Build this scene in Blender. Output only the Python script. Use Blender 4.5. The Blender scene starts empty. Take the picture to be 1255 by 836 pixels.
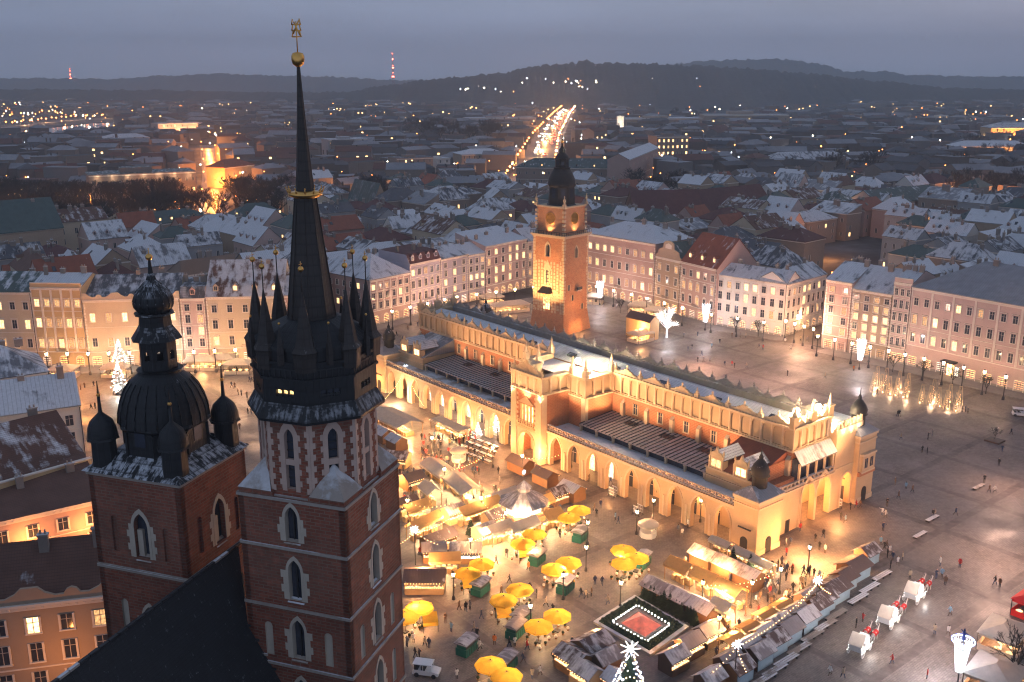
SKY_STRENGTH, HAZE_D, EXPOSURE, LK = 1.45, 0.00019, 0.9, 2.1
import bpy, math, random
from mathutils import Matrix, Vector
random.seed(7)
R = math.radians
scene = bpy.context.scene
COL = scene.collection

# ------------------------------------------------------------------ camera calibration (metres, z up, camera over the church)
CF, CU, CV, CTH, CH = 1200.0, 627.5, 418.0, R(15), 78.0
_s, _c = math.sin(CTH), math.cos(CTH)
def at(u, v, z=0.0):
    """world point on the level z that the photograph shows at (u, v): used to survey the place"""
    x = (u-CU)/CF; y = -(v-CV)/CF
    dz = -_s+_c*y; t = (z-CH)/dz
    return Vector((x*t, (_c+_s*y)*t, z))
def px(p):
    z = p[2]-CH; fw = p[1]*_c-z*_s; up = p[1]*_s+z*_c
    return CU+CF*p[0]/fw, CV-CF*up/fw
def hz(p, v):
    """height over the ground point p that the photograph shows at row v"""
    lo, hi = 0.0, 96.0
    for _ in range(44):
        m = (lo+hi)/2
        if px((p[0], p[1], m))[1] > v: lo = m
        else: hi = m
    return lo
cd = bpy.data.cameras.new('camera'); cam = bpy.data.objects.new('camera', cd); COL.objects.link(cam)
cam.location = (0, 0, CH); cam.rotation_euler = (R(75), 0, 0)
cd.sensor_width = 36; cd.lens = 36*CF/1255; cd.clip_start = 1; cd.clip_end = 40000
scene.camera = cam

# ------------------------------------------------------------------ objects
def tag(o, label=None, cat=None, group=None, kind=None):
    if label: o['label'] = label
    if cat: o['category'] = cat
    if group: o['group'] = group
    if kind: o['kind'] = kind
    return o
def thing(name, label, cat, loc=(0,0,0), rotz=0.0, group=None):
    o = bpy.data.objects.new(name, None); COL.objects.link(o)
    o.empty_display_size = .5
    o.location = loc; o.rotation_euler = (0, 0, rotz)
    return tag(o, label, cat, group)
KIDS = {}
def kids(o): return KIDS.get(o.name, [])
def adopt(c, p):
    c.parent = p; KIDS.setdefault(p.name, []).append(c)
def inst(name, me, parent=None, loc=(0,0,0), rotz=0.0, scale=None, label=None):
    o = bpy.data.objects.new(name, me); COL.objects.link(o)
    o.location = loc; o.rotation_euler = (0, 0, rotz)
    if scale: o.scale = scale if not isinstance(scale, (int, float)) else (scale,)*3
    if parent: adopt(o, parent)
    if label: o['label'] = label
    return o
def dup(o, loc, rotz, label=None, group=None, scale=None):
    c = o.copy(); COL.objects.link(c); c.location = loc; c.rotation_euler = (0, 0, rotz)
    if scale: c.scale = (scale,)*3 if isinstance(scale, (int, float)) else scale
    if label: c['label'] = label
    if group: c['group'] = group
    for k in kids(o):
        d = k.copy(); COL.objects.link(d); adopt(d, c)
        for q in kids(k):
            e = q.copy(); COL.objects.link(e); adopt(e, d)
    return c

# ------------------------------------------------------------------ mesh builder
class MB:
    def __init__(s): s.v = []; s.f = []; s.m = []; s.sm = []; s.M = Matrix.Identity(4)
    def add(s, vs, fs, mi=0, smooth=False):
        b = len(s.v)
        s.v += [s.M @ Vector(p) for p in vs]
        for f in fs: s.f.append([i+b for i in f]); s.m.append(mi); s.sm.append(smooth)
    def quad(s, *p, mi=0): s.add(p, [tuple(range(len(p)))], mi)
    def box(s, x0, x1, y0, y1, z0, z1, mi=0, top=None, bottom=True):
        vs = [(x0,y0,z0),(x1,y0,z0),(x1,y1,z0),(x0,y1,z0),(x0,y0,z1),(x1,y0,z1),(x1,y1,z1),(x0,y1,z1)]
        s.add(vs, [(0,1,5,4),(1,2,6,5),(2,3,7,6),(3,0,4,7)] + ([(3,2,1,0)] if bottom else []), mi)
        s.add(vs, [(4,5,6,7)], mi if top is None else top)
    def bx(s, cx, cy, z0, sx, sy, h, mi=0, top=None): s.box(cx-sx/2, cx+sx/2, cy-sy/2, cy+sy/2, z0, z0+h, mi, top)
    def prism(s, pts, z0, z1, mi=0, top=None):
        n = len(pts); vs = [(x,y,z0) for x,y in pts]+[(x,y,z1) for x,y in pts]
        s.add(vs, [(i,(i+1)%n,(i+1)%n+n,i+n) for i in range(n)]+[tuple(range(n-1,-1,-1))], mi)
        s.add(vs, [tuple(range(n,2*n))], mi if top is None else top)
    def plate(s, pts, y0, y1, mi=0):
        """outline in x,z given its thickness from y0 to y1 (y0 in front, outline anticlockwise seen from -y)"""
        n = len(pts); vs = [(x,y0,z) for x,z in pts]+[(x,y1,z) for x,z in pts]
        s.add(vs, [tuple(range(n)), tuple(range(2*n-1,n-1,-1))]+[(i,i+n,(i+1)%n+n,(i+1)%n) for i in range(n)], mi)
    def lathe(s, prof, n=16, cx=0, cy=0, mi=0, ph=0, smooth=True, caps=True, squash=1):
        vs = []
        for r,z in prof:
            for k in range(n):
                a = ph+2*math.pi*k/n; vs.append((cx+r*math.cos(a), cy+r*squash*math.sin(a), z))
        fs = []
        for j in range(len(prof)-1):
            for k in range(n):
                fs.append((j*n+k, j*n+(k+1)%n, (j+1)*n+(k+1)%n, (j+1)*n+k))
        s.add(vs, fs, mi, smooth)
        if caps:
            s.add(vs, [tuple(range(n-1,-1,-1)), tuple(range((len(prof)-1)*n, len(prof)*n))], mi)
    def tube(s, p, q, r0, r1=None, n=6, mi=0, smooth=True, caps=True):
        r1 = r0 if r1 is None else r1
        p, q = Vector(p), Vector(q); d = (q-p)
        if d.length < 1e-6: return
        d.normalize(); a = d.orthogonal().normalized(); b = d.cross(a)
        vs = [p+(a*math.cos(t)+b*math.sin(t))*r0 for t in [2*math.pi*k/n for k in range(n)]]
        vs += [q+(a*math.cos(t)+b*math.sin(t))*r1 for t in [2*math.pi*k/n for k in range(n)]]
        fs = [(k,(k+1)%n,(k+1)%n+n,k+n) for k in range(n)]
        if caps: fs += [tuple(range(n-1,-1,-1)), tuple(range(n,2*n))]
        s.add(vs, fs, mi, smooth)
    def ball(s, c, r, n=8, mi=0, sz=1.0):
        m = max(4, n//2+1); prof = [(max(1e-3, r*math.sin(math.pi*j/m)), c[2]-r*sz*math.cos(math.pi*j/m)) for j in range(m+1)]
        s.lathe(prof, n, c[0], c[1], mi, caps=False)
    def gable(s, x0, x1, y0, y1, z, h, mi=0, wall=None, over=.4, t=.25, axis='x'):
        """pitched roof over a rectangle, ridge along axis; wall = material of the two gable triangles"""
        if axis == 'y':
            M0 = s.M; s.M = M0 @ Matrix(((0,-1,0,0),(1,0,0,0),(0,0,1,0),(0,0,0,1)))
            s.gable(y0, y1, -x1, -x0, z, h, mi, wall, over, t, 'x'); s.M = M0; return
        ym = (y0+y1)/2; k = h/(ym-y0); o = over
        A = [(x0-o*.5,y0-o,z-k*o),(x1+o*.5,y0-o,z-k*o),(x1+o*.5,ym,z+h),(x0-o*.5,ym,z+h),(x1+o*.5,y1+o,z-k*o),(x0-o*.5,y1+o,z-k*o)]
        B = [(x,y,zz+t) for x,y,zz in A]
        s.add(A+B, [(6,7,8,9),(9,8,10,11),(0,1,7,6),(4,5,11,10),(1,2,8,7),(2,4,10,8),(3,0,6,9),(5,3,9,11),(1,0,3,2),(2,3,5,4)], mi)
        if wall is not None:
            s.add([(x0,y0,z),(x0,y1,z),(x0,ym,z+h),(x1,y0,z),(x1,y1,z),(x1,ym,z+h)], [(0,2,1),(3,4,5)], wall)
    def hip(s, x0, x1, y0, y1, z, h, mi=0, over=.4, t=.25, inset=None, flat=0.0):
        o = over; w, d = x1-x0, y1-y0; i = min(w,d)/2 if inset is None else inset
        i0 = i if flat == 0 else i*(1-flat)
        a, b = (i0, d/2) if w >= d and flat == 0 else ((w/2, i0) if flat == 0 else (i0, i0))
        lo = [(x0-o,y0-o,z),(x1+o,y0-o,z),(x1+o,y1+o,z),(x0-o,y1+o,z)]
        hi = [(x0+a,y0+b,z+t+h),(x1-a,y0+b,z+t+h),(x1-a,y1-b,z+t+h),(x0+a,y1-b,z+t+h)]
        lo2 = [(x,y,z+t) for x,y,z in lo]
        s.add(lo+lo2+hi, [(3,2,1,0),(0,1,5,4),(1,2,6,5),(2,3,7,6),(3,0,4,7),(4,5,9,8),(5,6,10,9),(6,7,11,10),(7,4,8,11),(8,9,10,11)], mi)
    def arch_wall(s, x0, x1, z0, z1, openings, th, mi=0, soff=None, back=True, y=0.0):
        """wall in the x,z plane (front at y, thickness th towards +y) with arched openings (xc, width, sill, spring, kind); kind r=round p=pointed s=square"""
        soff = mi if soff is None else soff
        ops = sorted(openings); x = x0
        def rect(a, b, c, d):
            if b-a > 1e-4 and d-c > 1e-4:
                s.quad((a,y,c),(b,y,c),(b,y,d),(a,y,d), mi=mi)
                if back: s.quad((b,y+th,c),(a,y+th,c),(a,y+th,d),(b,y+th,d), mi=mi)
        for xc, w, sill, spr, kind in ops:
            a, b = xc-w/2, xc+w/2
            rect(x, a, z0, z1); rect(a, b, z0, sill)
            cur = arch_curve(xc, w, spr, kind)
            for (xa,za),(xb,zb) in zip(cur[:-1], cur[1:]):
                s.quad((xa,y,za),(xb,y,zb),(xb,y,z1),(xa,y,z1), mi=mi)
                if back: s.quad((xb,y+th,zb),(xa,y+th,za),(xa,y+th,z1),(xb,y+th,z1), mi=mi)
            loop = [(a,sill)]+cur+[(b,sill)]
            for (xa,za),(xb,zb) in zip(loop[:-1], loop[1:]):
                s.quad((xa,y,za),(xa,y+th,za),(xb,y+th,zb),(xb,y,zb), mi=soff)
            if sill > z0+1e-3: s.quad((a,y,sill),(b,y,sill),(b,y+th,sill),(a,y+th,sill), mi=soff)
            x = b
        rect(x, x1, z0, z1)
        s.quad((x0,y,z1),(x1,y,z1),(x1,y+th,z1),(x0,y+th,z1), mi=mi)
        s.quad((x0,y,z0),(x0,y,z1),(x0,y+th,z1),(x0,y+th,z0), mi=mi)
        s.quad((x1,y,z0),(x1,y+th,z0),(x1,y+th,z1),(x1,y,z1), mi=mi)
    def arch_face(s, xc, w, sill, spr, kind, y, mi=0, th=None):
        cur = arch_curve(xc, w, spr, kind)
        pts = [(xc-w/2,sill),(xc+w/2,sill)]+cur[::-1]
        if cur[0][1] <= sill+1e-6: pts = pts[:1]+pts[1:]
        if th: s.plate(dedupe(pts), y, y+th, mi)
        else: s.add([(x,y,z) for x,z in dedupe(pts)], [tuple(range(len(dedupe(pts))))], mi)
    def arch_ring(s, xc, w, sill, spr, kind, bw, y, th, mi=0, jag=False):
        """moulding round an opening, standing proud from y-th to y"""
        inn = [(xc-w/2,sill)]+arch_curve(xc, w, spr, kind)+[(xc+w/2,sill)]
        k = (w+2*bw)/w; H = max(p[1] for p in inn)
        out = []
        for i,(x,z) in enumerate(inn):
            if z <= spr: out.append((xc+(x-xc)*k, z))
            else: out.append((xc+(x-xc)*k, spr+(z-spr)*k))
        for i in range(len(inn)-1):
            a,b,c,d = inn[i],inn[i+1],out[i+1],out[i]
            vs = [(a[0],y-th,a[1]),(b[0],y-th,b[1]),(c[0],y-th,c[1]),(d[0],y-th,d[1]),(a[0],y,a[1]),(b[0],y,b[1]),(c[0],y,c[1]),(d[0],y,d[1])]
            s.add(vs, [(3,2,1,0),(2,3,7,6),(0,1,5,4)], mi)
    def build(s, name, mats, parent=None, loc=(0,0,0), rotz=0.0):
        me = s.mesh(name, mats); return inst(name, me, parent, loc, rotz)
    def mesh(s, name, mats):
        me = bpy.data.meshes.new(name)
        me.from_pydata([tuple(p) for p in s.v], [], s.f)
        if not isinstance(mats, (list, tuple)): mats = [mats]
        for m in mats: me.materials.append(m)
        me.polygons.foreach_set('material_index', s.m)
        me.polygons.foreach_set('use_smooth', s.sm)
        uv = me.uv_layers.new(name='UVMap'); out = []
        V = s.v
        for p in me.polygons:
            n = p.normal
            if abs(n.z) > .97: t = Vector((1,0,0)); b = Vector((0,1,0))
            else:
                t = Vector((-n.y, n.x, 0)).normalized(); b = n.cross(t)
            for i in p.vertices: out += [V[i].dot(t), V[i].dot(b)]
        uv.data.foreach_set('uv', out)
        me.update(); return me
def dedupe(p):
    o = []
    for q in p:
        if not o or abs(q[0]-o[-1][0])+abs(q[1]-o[-1][1]) > 1e-5: o.append(q)
    if abs(o[0][0]-o[-1][0])+abs(o[0][1]-o[-1][1]) < 1e-5: o.pop()
    return o
def arch_curve(xc, w, spr, kind, n=8):
    r = w/2
    if kind == 's': return [(xc-r,spr),(xc+r,spr)]
    if kind == 'r': return [(xc-r*math.cos(math.pi*k/n), spr+r*math.sin(math.pi*k/n)) for k in range(n+1)]
    if kind == 'g': return [(xc-r*math.cos(math.pi*k/n), spr+.35*r*math.sin(math.pi*k/n)) for k in range(n+1)]
    out = []; Rr = w*1.0
    for k in range(5):
        a = R(60)*k/4; out.append((xc+r-Rr*math.cos(a), spr+Rr*math.sin(a)))
    return out+[(2*xc-x, z) for x,z in out[-2::-1]]
def frame(o, rotz):
    return Matrix.Translation(Vector((o[0],o[1],o[2] if len(o)>2 else 0))) @ Matrix.Rotation(rotz, 4, 'Z')

# ------------------------------------------------------------------ materials
class NT:
    def __init__(s, name):
        s.m = bpy.data.materials.new(name); s.m.use_nodes = True; s.t = s.m.node_tree
        s.b = s.t.nodes['Principled BSDF']; s.out = s.t.nodes['Material Output']
    def n(s, ty, **kw):
        x = s.t.nodes.new(ty)
        for k,v in kw.items():
            if k in x.inputs.keys() if isinstance(k,str) else False: x.inputs[k].default_value = v
            else: setattr(x, k, v)
        return x
    def l(s, a, b): s.t.links.new(a, b)
    def coord(s, kind='UV'): return s.n('ShaderNodeTexCoord').outputs[kind]
    def noise(s, vec, scale, detail=3, rough=.55):
        x = s.n('ShaderNodeTexNoise'); x.inputs['Scale'].default_value = scale; x.inputs['Detail'].default_value = detail; x.inputs['Roughness'].default_value = rough
        s.l(vec, x.inputs['Vector']); return x.outputs['Fac']
    def ramp(s, fac, stops):
        x = s.n('ShaderNodeValToRGB'); e = x.color_ramp.elements
        while len(e) < len(stops): e.new(.5)
        for el,(p,c) in zip(e, stops): el.position = p; el.color = (c,c,c,1) if isinstance(c,(int,float)) else (*c,1)
        s.l(fac, x.inputs['Fac']); return x.outputs['Color']
    def mix(s, fac, a, b, mode='MIX'):
        x = s.n('ShaderNodeMix'); x.data_type = 'RGBA'; x.blend_type = mode
        for sock,val in ((x.inputs[0],fac),(x.inputs[6],a),(x.inputs[7],b)):
            if hasattr(val,'links') or hasattr(val,'is_linked'): s.l(val, sock)
            elif isinstance(val,(int,float)): sock.default_value = val
            else: sock.default_value = (*val,1)
        return x.outputs[2]
    def math(s, op, a, b=0.0, c=None):
        x = s.n('ShaderNodeMath'); x.operation = op
        for i,val in enumerate((a,b) if c is None else (a,b,c)):
            if hasattr(val,'is_linked'): s.l(val, x.inputs[i])
            else: x.inputs[i].default_value = val
        return x.outputs[0]
    def rand(s): return s.n('ShaderNodeObjectInfo').outputs['Random']
    def pos(s): return s.n('ShaderNodeNewGeometry').outputs['Position']
    def nz(s):
        g = s.n('ShaderNodeNewGeometry'); x = s.n('ShaderNodeSeparateXYZ'); s.l(g.outputs['Normal'], x.inputs[0]); return x.outputs[2]
    def bump(s, h, strength=.3, dist=.05):
        x = s.n('ShaderNodeBump'); x.inputs['Strength'].default_value = strength; x.inputs['Distance'].default_value = dist
        s.l(h, x.inputs['Height']); s.l(x.outputs[0], s.b.inputs['Normal'])
    def fin(s, col, rough=.8, spec=.3, metal=0.0):
        if hasattr(col,'is_linked'): s.l(col, s.b.inputs['Base Color'])
        else: s.b.inputs['Base Color'].default_value = (*col,1)
        if hasattr(rough,'is_linked'): s.l(rough, s.b.inputs['Roughness'])
        else: s.b.inputs['Roughness'].default_value = rough
        s.b.inputs['Specular IOR Level'].default_value = spec; s.b.inputs['Metallic'].default_value = metal
        return s.m
def mul(c, k): return tuple(min(1, x*k) for x in c)
def snow_on(t, col, amount, snow=(.60,.61,.64), scale=.25, uv=None):
    """snow lying in patches and slides on faces that look up"""
    p = t.pos(); a = t.noise(p, scale, 5, .65)
    if uv is not None:
        m = t.n('ShaderNodeMapping'); m.inputs['Scale'].default_value = (.55,.13,1); cx = t.n('ShaderNodeCombineXYZ'); t.l(t.math('MULTIPLY', t.rand(), 90.0), cx.inputs[0]); t.l(t.math('MULTIPLY', t.rand(), 57.0), cx.inputs[1])
        ad = t.n('ShaderNodeVectorMath'); ad.operation = 'ADD'; t.l(uv, ad.inputs[0]); t.l(cx.outputs[0], ad.inputs[1]); t.l(ad.outputs[0], m.inputs[0])
        s = t.noise(m.outputs[0], scale*4.2, 4, .6); a = t.math('ADD', t.math('MULTIPLY', a, .5), t.math('MULTIPLY', s, .5))
    up = t.ramp(t.nz(), [(.3,0.0),(.7,1.0)])
    r = t.math('MULTIPLY_ADD', t.rand(), .26, amount-.13)
    f = t.math('ADD', a, r); f = t.ramp(f, [(.90,0.0),(1.0,1.0)])
    v = t.noise(p, scale*7, 3); sn = t.mix(v, mul(snow,.72), mul(snow,1.12))
    return t.mix(t.math('MULTIPLY', f, up), col, sn)
def plain(name, col, rough=.8, var=.18, scale=.6, spec=.3, metal=0.0, snow=None, tint=0.0, bump=0.0):
    t = NT(name); p = t.coord('Object'); a = t.noise(p, scale, 5, .6); f = t.noise(p, scale*9, 3)
    c = t.mix(a, mul(col,1-var*1.6), mul(col,1+var*.8)); c = t.mix(t.math('MULTIPLY', f, .3), c, mul(col,1-var*2))
    if tint: c = t.mix(t.math('MULTIPLY', t.rand(), tint), c, mul(col,.45))
    if snow is not None: c = snow_on(t, c, snow)
    if bump: t.bump(f, bump)
    return t.fin(c, rough, spec, metal)
def brick(name, c1, c2, mortar, size=1.0, var=.4, snow=None):
    t = NT(name); uv = t.coord('UV'); b = t.n('ShaderNodeTexBrick'); t.l(uv, b.inputs['Vector'])
    b.inputs['Scale'].default_value = 1.0/size; b.inputs['Mortar Size'].default_value = .035; b.inputs['Brick Width'].default_value = .9; b.inputs['Row Height'].default_value = .3
    b.inputs['Color1'].default_value = (*c1,1); b.inputs['Color2'].default_value = (*c2,1); b.inputs['Mortar'].default_value = (*mortar,1); b.inputs['Bias'].default_value = -.1
    a = t.noise(t.coord('Object'), .35, 6, .65); c = t.mix(t.ramp(a, [(.35,0.0),(.7,var)]), b.outputs['Color'], mul(c1,.3)); q = t.noise(t.coord('Object'), .09, 3); c = t.mix(t.ramp(q, [(.42,0.0),(.6,.35)]), c, mul(mortar,.8)); w = t.noise(t.coord('UV'), 1.4, 4); c = t.mix(t.ramp(w, [(.5,0.0),(.75,.4)]), c, mul(c2,1.35))
    if snow is not None: c = snow_on(t, c, snow)
    t.bump(b.outputs['Fac'], -.25, .03)
    return t.fin(c, .85, .2)
def roofing(name, col, pitch=.6, snow=.42, seam=.75, rough=.6, cross=None, metal=0.0, tint=.5, snowcol=(.60,.61,.64), sscale=.25):
    """standing seams or courses of tiles by the roof's own UV, with snow lying in patches"""
    t = NT(name); uv = t.coord('UV'); x = t.n('ShaderNodeSeparateXYZ'); t.l(uv, x.inputs[0])
    w = t.math('FRACT', t.math('MULTIPLY', x.outputs[0], 1/pitch)); w = t.ramp(w, [(.0,0.0),(.1,1.0),(.88,1.0),(1.0,0.0)])
    a = t.noise(t.coord('Object'), .5, 5); c = t.mix(a, mul(col,.6), mul(col,1.35))
    if tint: c = t.mix(t.math('MULTIPLY', t.rand(), tint), c, mul(col,.5))
    if snow is not None: c = snow_on(t, c, snow, snowcol, sscale, uv)
    c = t.mix(t.math('MULTIPLY_ADD', w, seam, 1-seam), mul(col,.45), c)
    h = w
    if cross:
        y = t.math('FRACT', t.math('MULTIPLY', x.outputs[1], 1/cross)); y = t.ramp(y, [(.0,.25),(.25,1.0),(1.0,1.0)])
        c = t.mix(y, mul(col,.5), c); h = t.math('MULTIPLY', w, y)
    t.bump(h, .4, .06)
    return t.fin(c, rough, .35, metal)
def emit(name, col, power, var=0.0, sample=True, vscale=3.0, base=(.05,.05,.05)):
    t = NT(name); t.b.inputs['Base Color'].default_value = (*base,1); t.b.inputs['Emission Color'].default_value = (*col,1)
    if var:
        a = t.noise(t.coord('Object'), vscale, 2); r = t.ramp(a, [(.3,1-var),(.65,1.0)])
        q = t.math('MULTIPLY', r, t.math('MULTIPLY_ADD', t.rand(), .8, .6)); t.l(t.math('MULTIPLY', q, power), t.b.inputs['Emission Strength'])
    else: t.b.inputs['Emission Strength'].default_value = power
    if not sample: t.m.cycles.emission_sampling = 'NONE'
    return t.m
def glass(name, col=(.03,.035,.05), rough=.12):
    t = NT(name); a = t.noise(t.coord('Object'), 2.0, 2)
    return t.fin(t.mix(a, mul(col,.5), mul(col,1.8)), rough, .6)

M = {}
M['brick_tower'] = brick('old red brick', (.19,.052,.03), (.28,.085,.05), (.21,.14,.105), 1.0, .55)
M['brick_dark'] = brick('weathered dark brick', (.15,.05,.034), (.22,.08,.05), (.2,.14,.11), 1.0, .5)
M['brick_hall'] = brick('orange red brick', (.32,.115,.055), (.40,.15,.07), (.4,.22,.13), 1.1, .25)
M['brick_town'] = brick('town hall brick', (.36,.14,.07), (.46,.2,.1), (.44,.28,.18), 1.2, .35)
M['stone'] = plain('pale limestone', (.5,.43,.35), .85, .22, .5, bump=.1)
M['stone_warm_light'] = plain('stone tinted as warm light', (.54,.39,.32), .85, .22, .5, bump=.1)  # rosy tint puts warm light into the octagon's stone colour
M['stone_grey'] = plain('grey weathered stone', (.33,.29,.26), .85, .25, .6, snow=.34)
M['stone_snow'] = plain('stone ledge with snow', (.36,.31,.27), .85, .25, .6, snow=.46)
M['hall_plaster'] = plain('ochre plaster', (.50,.36,.22), .8, .14, .35)
M['hall_stone'] = plain('honey stone', (.56,.43,.29), .8, .16, .8, bump=.1)
M['hall_crest'] = plain('carved stone crest', (.55,.42,.27), .8, .25, 1.2, bump=.2)
M['copper'] = roofing('dark lead sheet', (.011,.012,.014), .45, .35, .35, .55, 1.1, tint=0, snowcol=(.5,.52,.56), sscale=1.2)
M['copper_fine'] = roofing('dark patched spire sheet', (.032,.025,.022), .42, .24, .45, .55, .85, tint=0, sscale=1.5)
M['church_roof'] = roofing('black slate', (.013,.014,.017), .5, .25, .3, .75, .3, tint=0, sscale=2.2, snowcol=(.3,.32,.36))
M['gold'] = plain('gilded metal', (.75,.42,.12), .3, .15, 2.0, .5, 1.0)
M['iron'] = plain('black iron', (.03,.03,.033), .5, .2, 2.0)
M['steel_roof'] = roofing('grey sheet roof', (.24,.245,.265), .62, .38, .55, .6)
M['hall_roof'] = roofing('hall sheet roof', (.2,.2,.225), .7, .50, .45, .5, tint=0, sscale=.12)
M['hall_shed'] = roofing('striped shed roof', (.40,.33,.30), 1.05, .48, .93, .55, tint=0, snowcol=(.5,.46,.45), sscale=.12)
M['roof_slate'] = roofing('slate roof', (.085,.09,.105), .4, .44, .45, .7, .5)
M['roof_snow'] = roofing('snowy sheet roof', (.14,.145,.16), .7, .58, .4, .6)
M['roof_red'] = roofing('red tile roof', (.27,.085,.05), .3, .22, .4, .8, .4, tint=.3)
M['roof_brown'] = roofing('brown tile roof', (.125,.062,.045), .3, .35, .4, .8, .4, tint=.3)
M['roof_green'] = roofing('patina green roof', (.055,.09,.085), .6, .28, .5, .6, tint=.3)
M['roof_maroon'] = roofing('dark maroon tile roof', (.11,.045,.045), .3, .18, .3, .85, .4, tint=.2)
WALLC = {'cream':(.56,.46,.34),'ochre':(.56,.40,.22),'pink':(.55,.40,.36),'lilac':(.44,.40,.46),'white':(.66,.62,.58),'grey':(.34,.34,.35),'tan':(.40,.30,.22),'rose':(.47,.32,.28),'umber':(.30,.23,.19)}
for k,c in WALLC.items(): M['wall_'+k] = plain(k+' render', c, .85, .13, .3, tint=.15)
M['trim'] = plain('pale stucco trim', (.68,.61,.54), .8, .12, .6)
M['chimney'] = plain('sooty plaster', (.32,.27,.24), .9, .25, 1.0, tint=.6, snow=.36)
M['win_dark'] = glass('dark window glass')
M['win_blue'] = emit('blue lit window', (.45,.5,1.0), 2.2, .4, False)
M['win_lit'] = emit('warm lit window', (1.0,.58,.22), 2.6, .75, False, 2.2)
M['win_dim'] = emit('dim lit window', (1.0,.52,.2), .9, .8, False, 2.2)
M['win_white'] = emit('white lit shop window', (1.0,.82,.64), 3.2, .7, False, 1.5)
M['win_shop'] = emit('warm shop window', (1.0,.52,.18), 4.6, .85, False, 1.2)
M['frame_white'] = plain('window joinery', (.45,.40,.36), .6, .1, 1.0)
M['lamp_warm'] = emit('warm lamp', (1.0,.62,.28), 60.0, 0, False)
M['lamp_white'] = emit('white lamp', (1.0,.82,.62), 160.0, 0, False)
M['lamp_cold'] = emit('cold white lights', (.8,.86,1.0), 6.0, 0, False)
M['lamp_led'] = emit('white led string', (1.0,.93,.86), 5.0, 0, False)
M['bulb'] = emit('string light bulbs', (1.0,.52,.2), 7.0, 0, False)
M['flood'] = emit('floodlight lens', (1.0,.72,.4), 400.0, 0, False)
LIGHTS = {}
def lamp(loc, power, col=(1.0,.56,.26), r=.25, name='lamp_light'):
    k = (round(power), col, r)
    if k not in LIGHTS:
        d = bpy.data.lights.new(name, 'POINT'); d.energy = power*LK; d.color = col; d.shadow_soft_size = r; LIGHTS[k] = d
    o = bpy.data.objects.new(name, LIGHTS[k]); COL.objects.link(o); o.location = loc; return o
WARM, PINK, WHITE, AMBER = (1.0,.43,.145), (1.0,.52,.34), (1.0,.76,.55), (1.0,.36,.09)
LABELS = []      # (object, base label) whose labels are made unique at the end
# ------------------------------------------------------------------ bodies grown from a skeleton: people and horses
def skinned(name, pts, edges, radii, root=0, sub=1):
    me = bpy.data.meshes.new(name+'_base'); me.from_pydata(pts, edges, []); o = bpy.data.objects.new(name+'_base', me); COL.objects.link(o)
    md_ = o.modifiers.new('skin', 'SKIN'); md_.use_smooth_shade = True
    for i,s in enumerate(me.skin_vertices[0].data): s.radius = (radii[i],radii[i]) if isinstance(radii[i],(int,float)) else radii[i]; s.use_root = (i == root)
    sb = o.modifiers.new('sub', 'SUBSURF'); sb.levels = sub; sb.render_levels = sub
    dg = bpy.context.evaluated_depsgraph_get(); dg.update(); m2 = bpy.data.meshes.new_from_object(o.evaluated_get(dg)); bpy.data.objects.remove(o); m2.name = name; return m2
def horse_mesh():
    P_ = [(0,0,1.25),(.55,0,1.22),(-.6,0,1.28),(.85,0,1.45),(1.15,0,1.85),(1.3,0,1.98),(1.62,0,1.72),(-.85,0,1.15),(-.95,0,.6),
          (.55,.16,1.0),(.56,.16,.6),(.54,.16,.1),(.60,.16,.03),(.55,-.16,1.0),(.62,-.16,.62),(.56,-.16,.1),(.62,-.16,.03),
          (-.6,.17,1.0),(-.52,.17,.78),(-.72,.17,.48),(-.66,.17,.1),(-.6,.17,.03),(-.6,-.17,1.0),(-.5,-.17,.78),(-.68,-.17,.48),(-.6,-.17,.1),(-.54,-.17,.03),(1.22,.08,2.12),(1.22,-.08,2.12)]
    E_ = [(0,1),(0,2),(1,3),(3,4),(4,5),(5,6),(2,7),(7,8),(1,9),(9,10),(10,11),(11,12),(1,13),(13,14),(14,15),(15,16),(2,17),(17,18),(18,19),(19,20),(20,21),(2,22),(22,23),(23,24),(24,25),(25,26),(5,27),(5,28)]
    Rr = [.31,.27,.29,.21,.14,.13,.08,.07,.03,.12,.08,.055,.07,.12,.08,.055,.07,.15,.12,.07,.05,.07,.15,.12,.07,.05,.07,.03,.03]
    return skinned('body', P_, E_, Rr)
HORSE_ME = horse_mesh()
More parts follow.
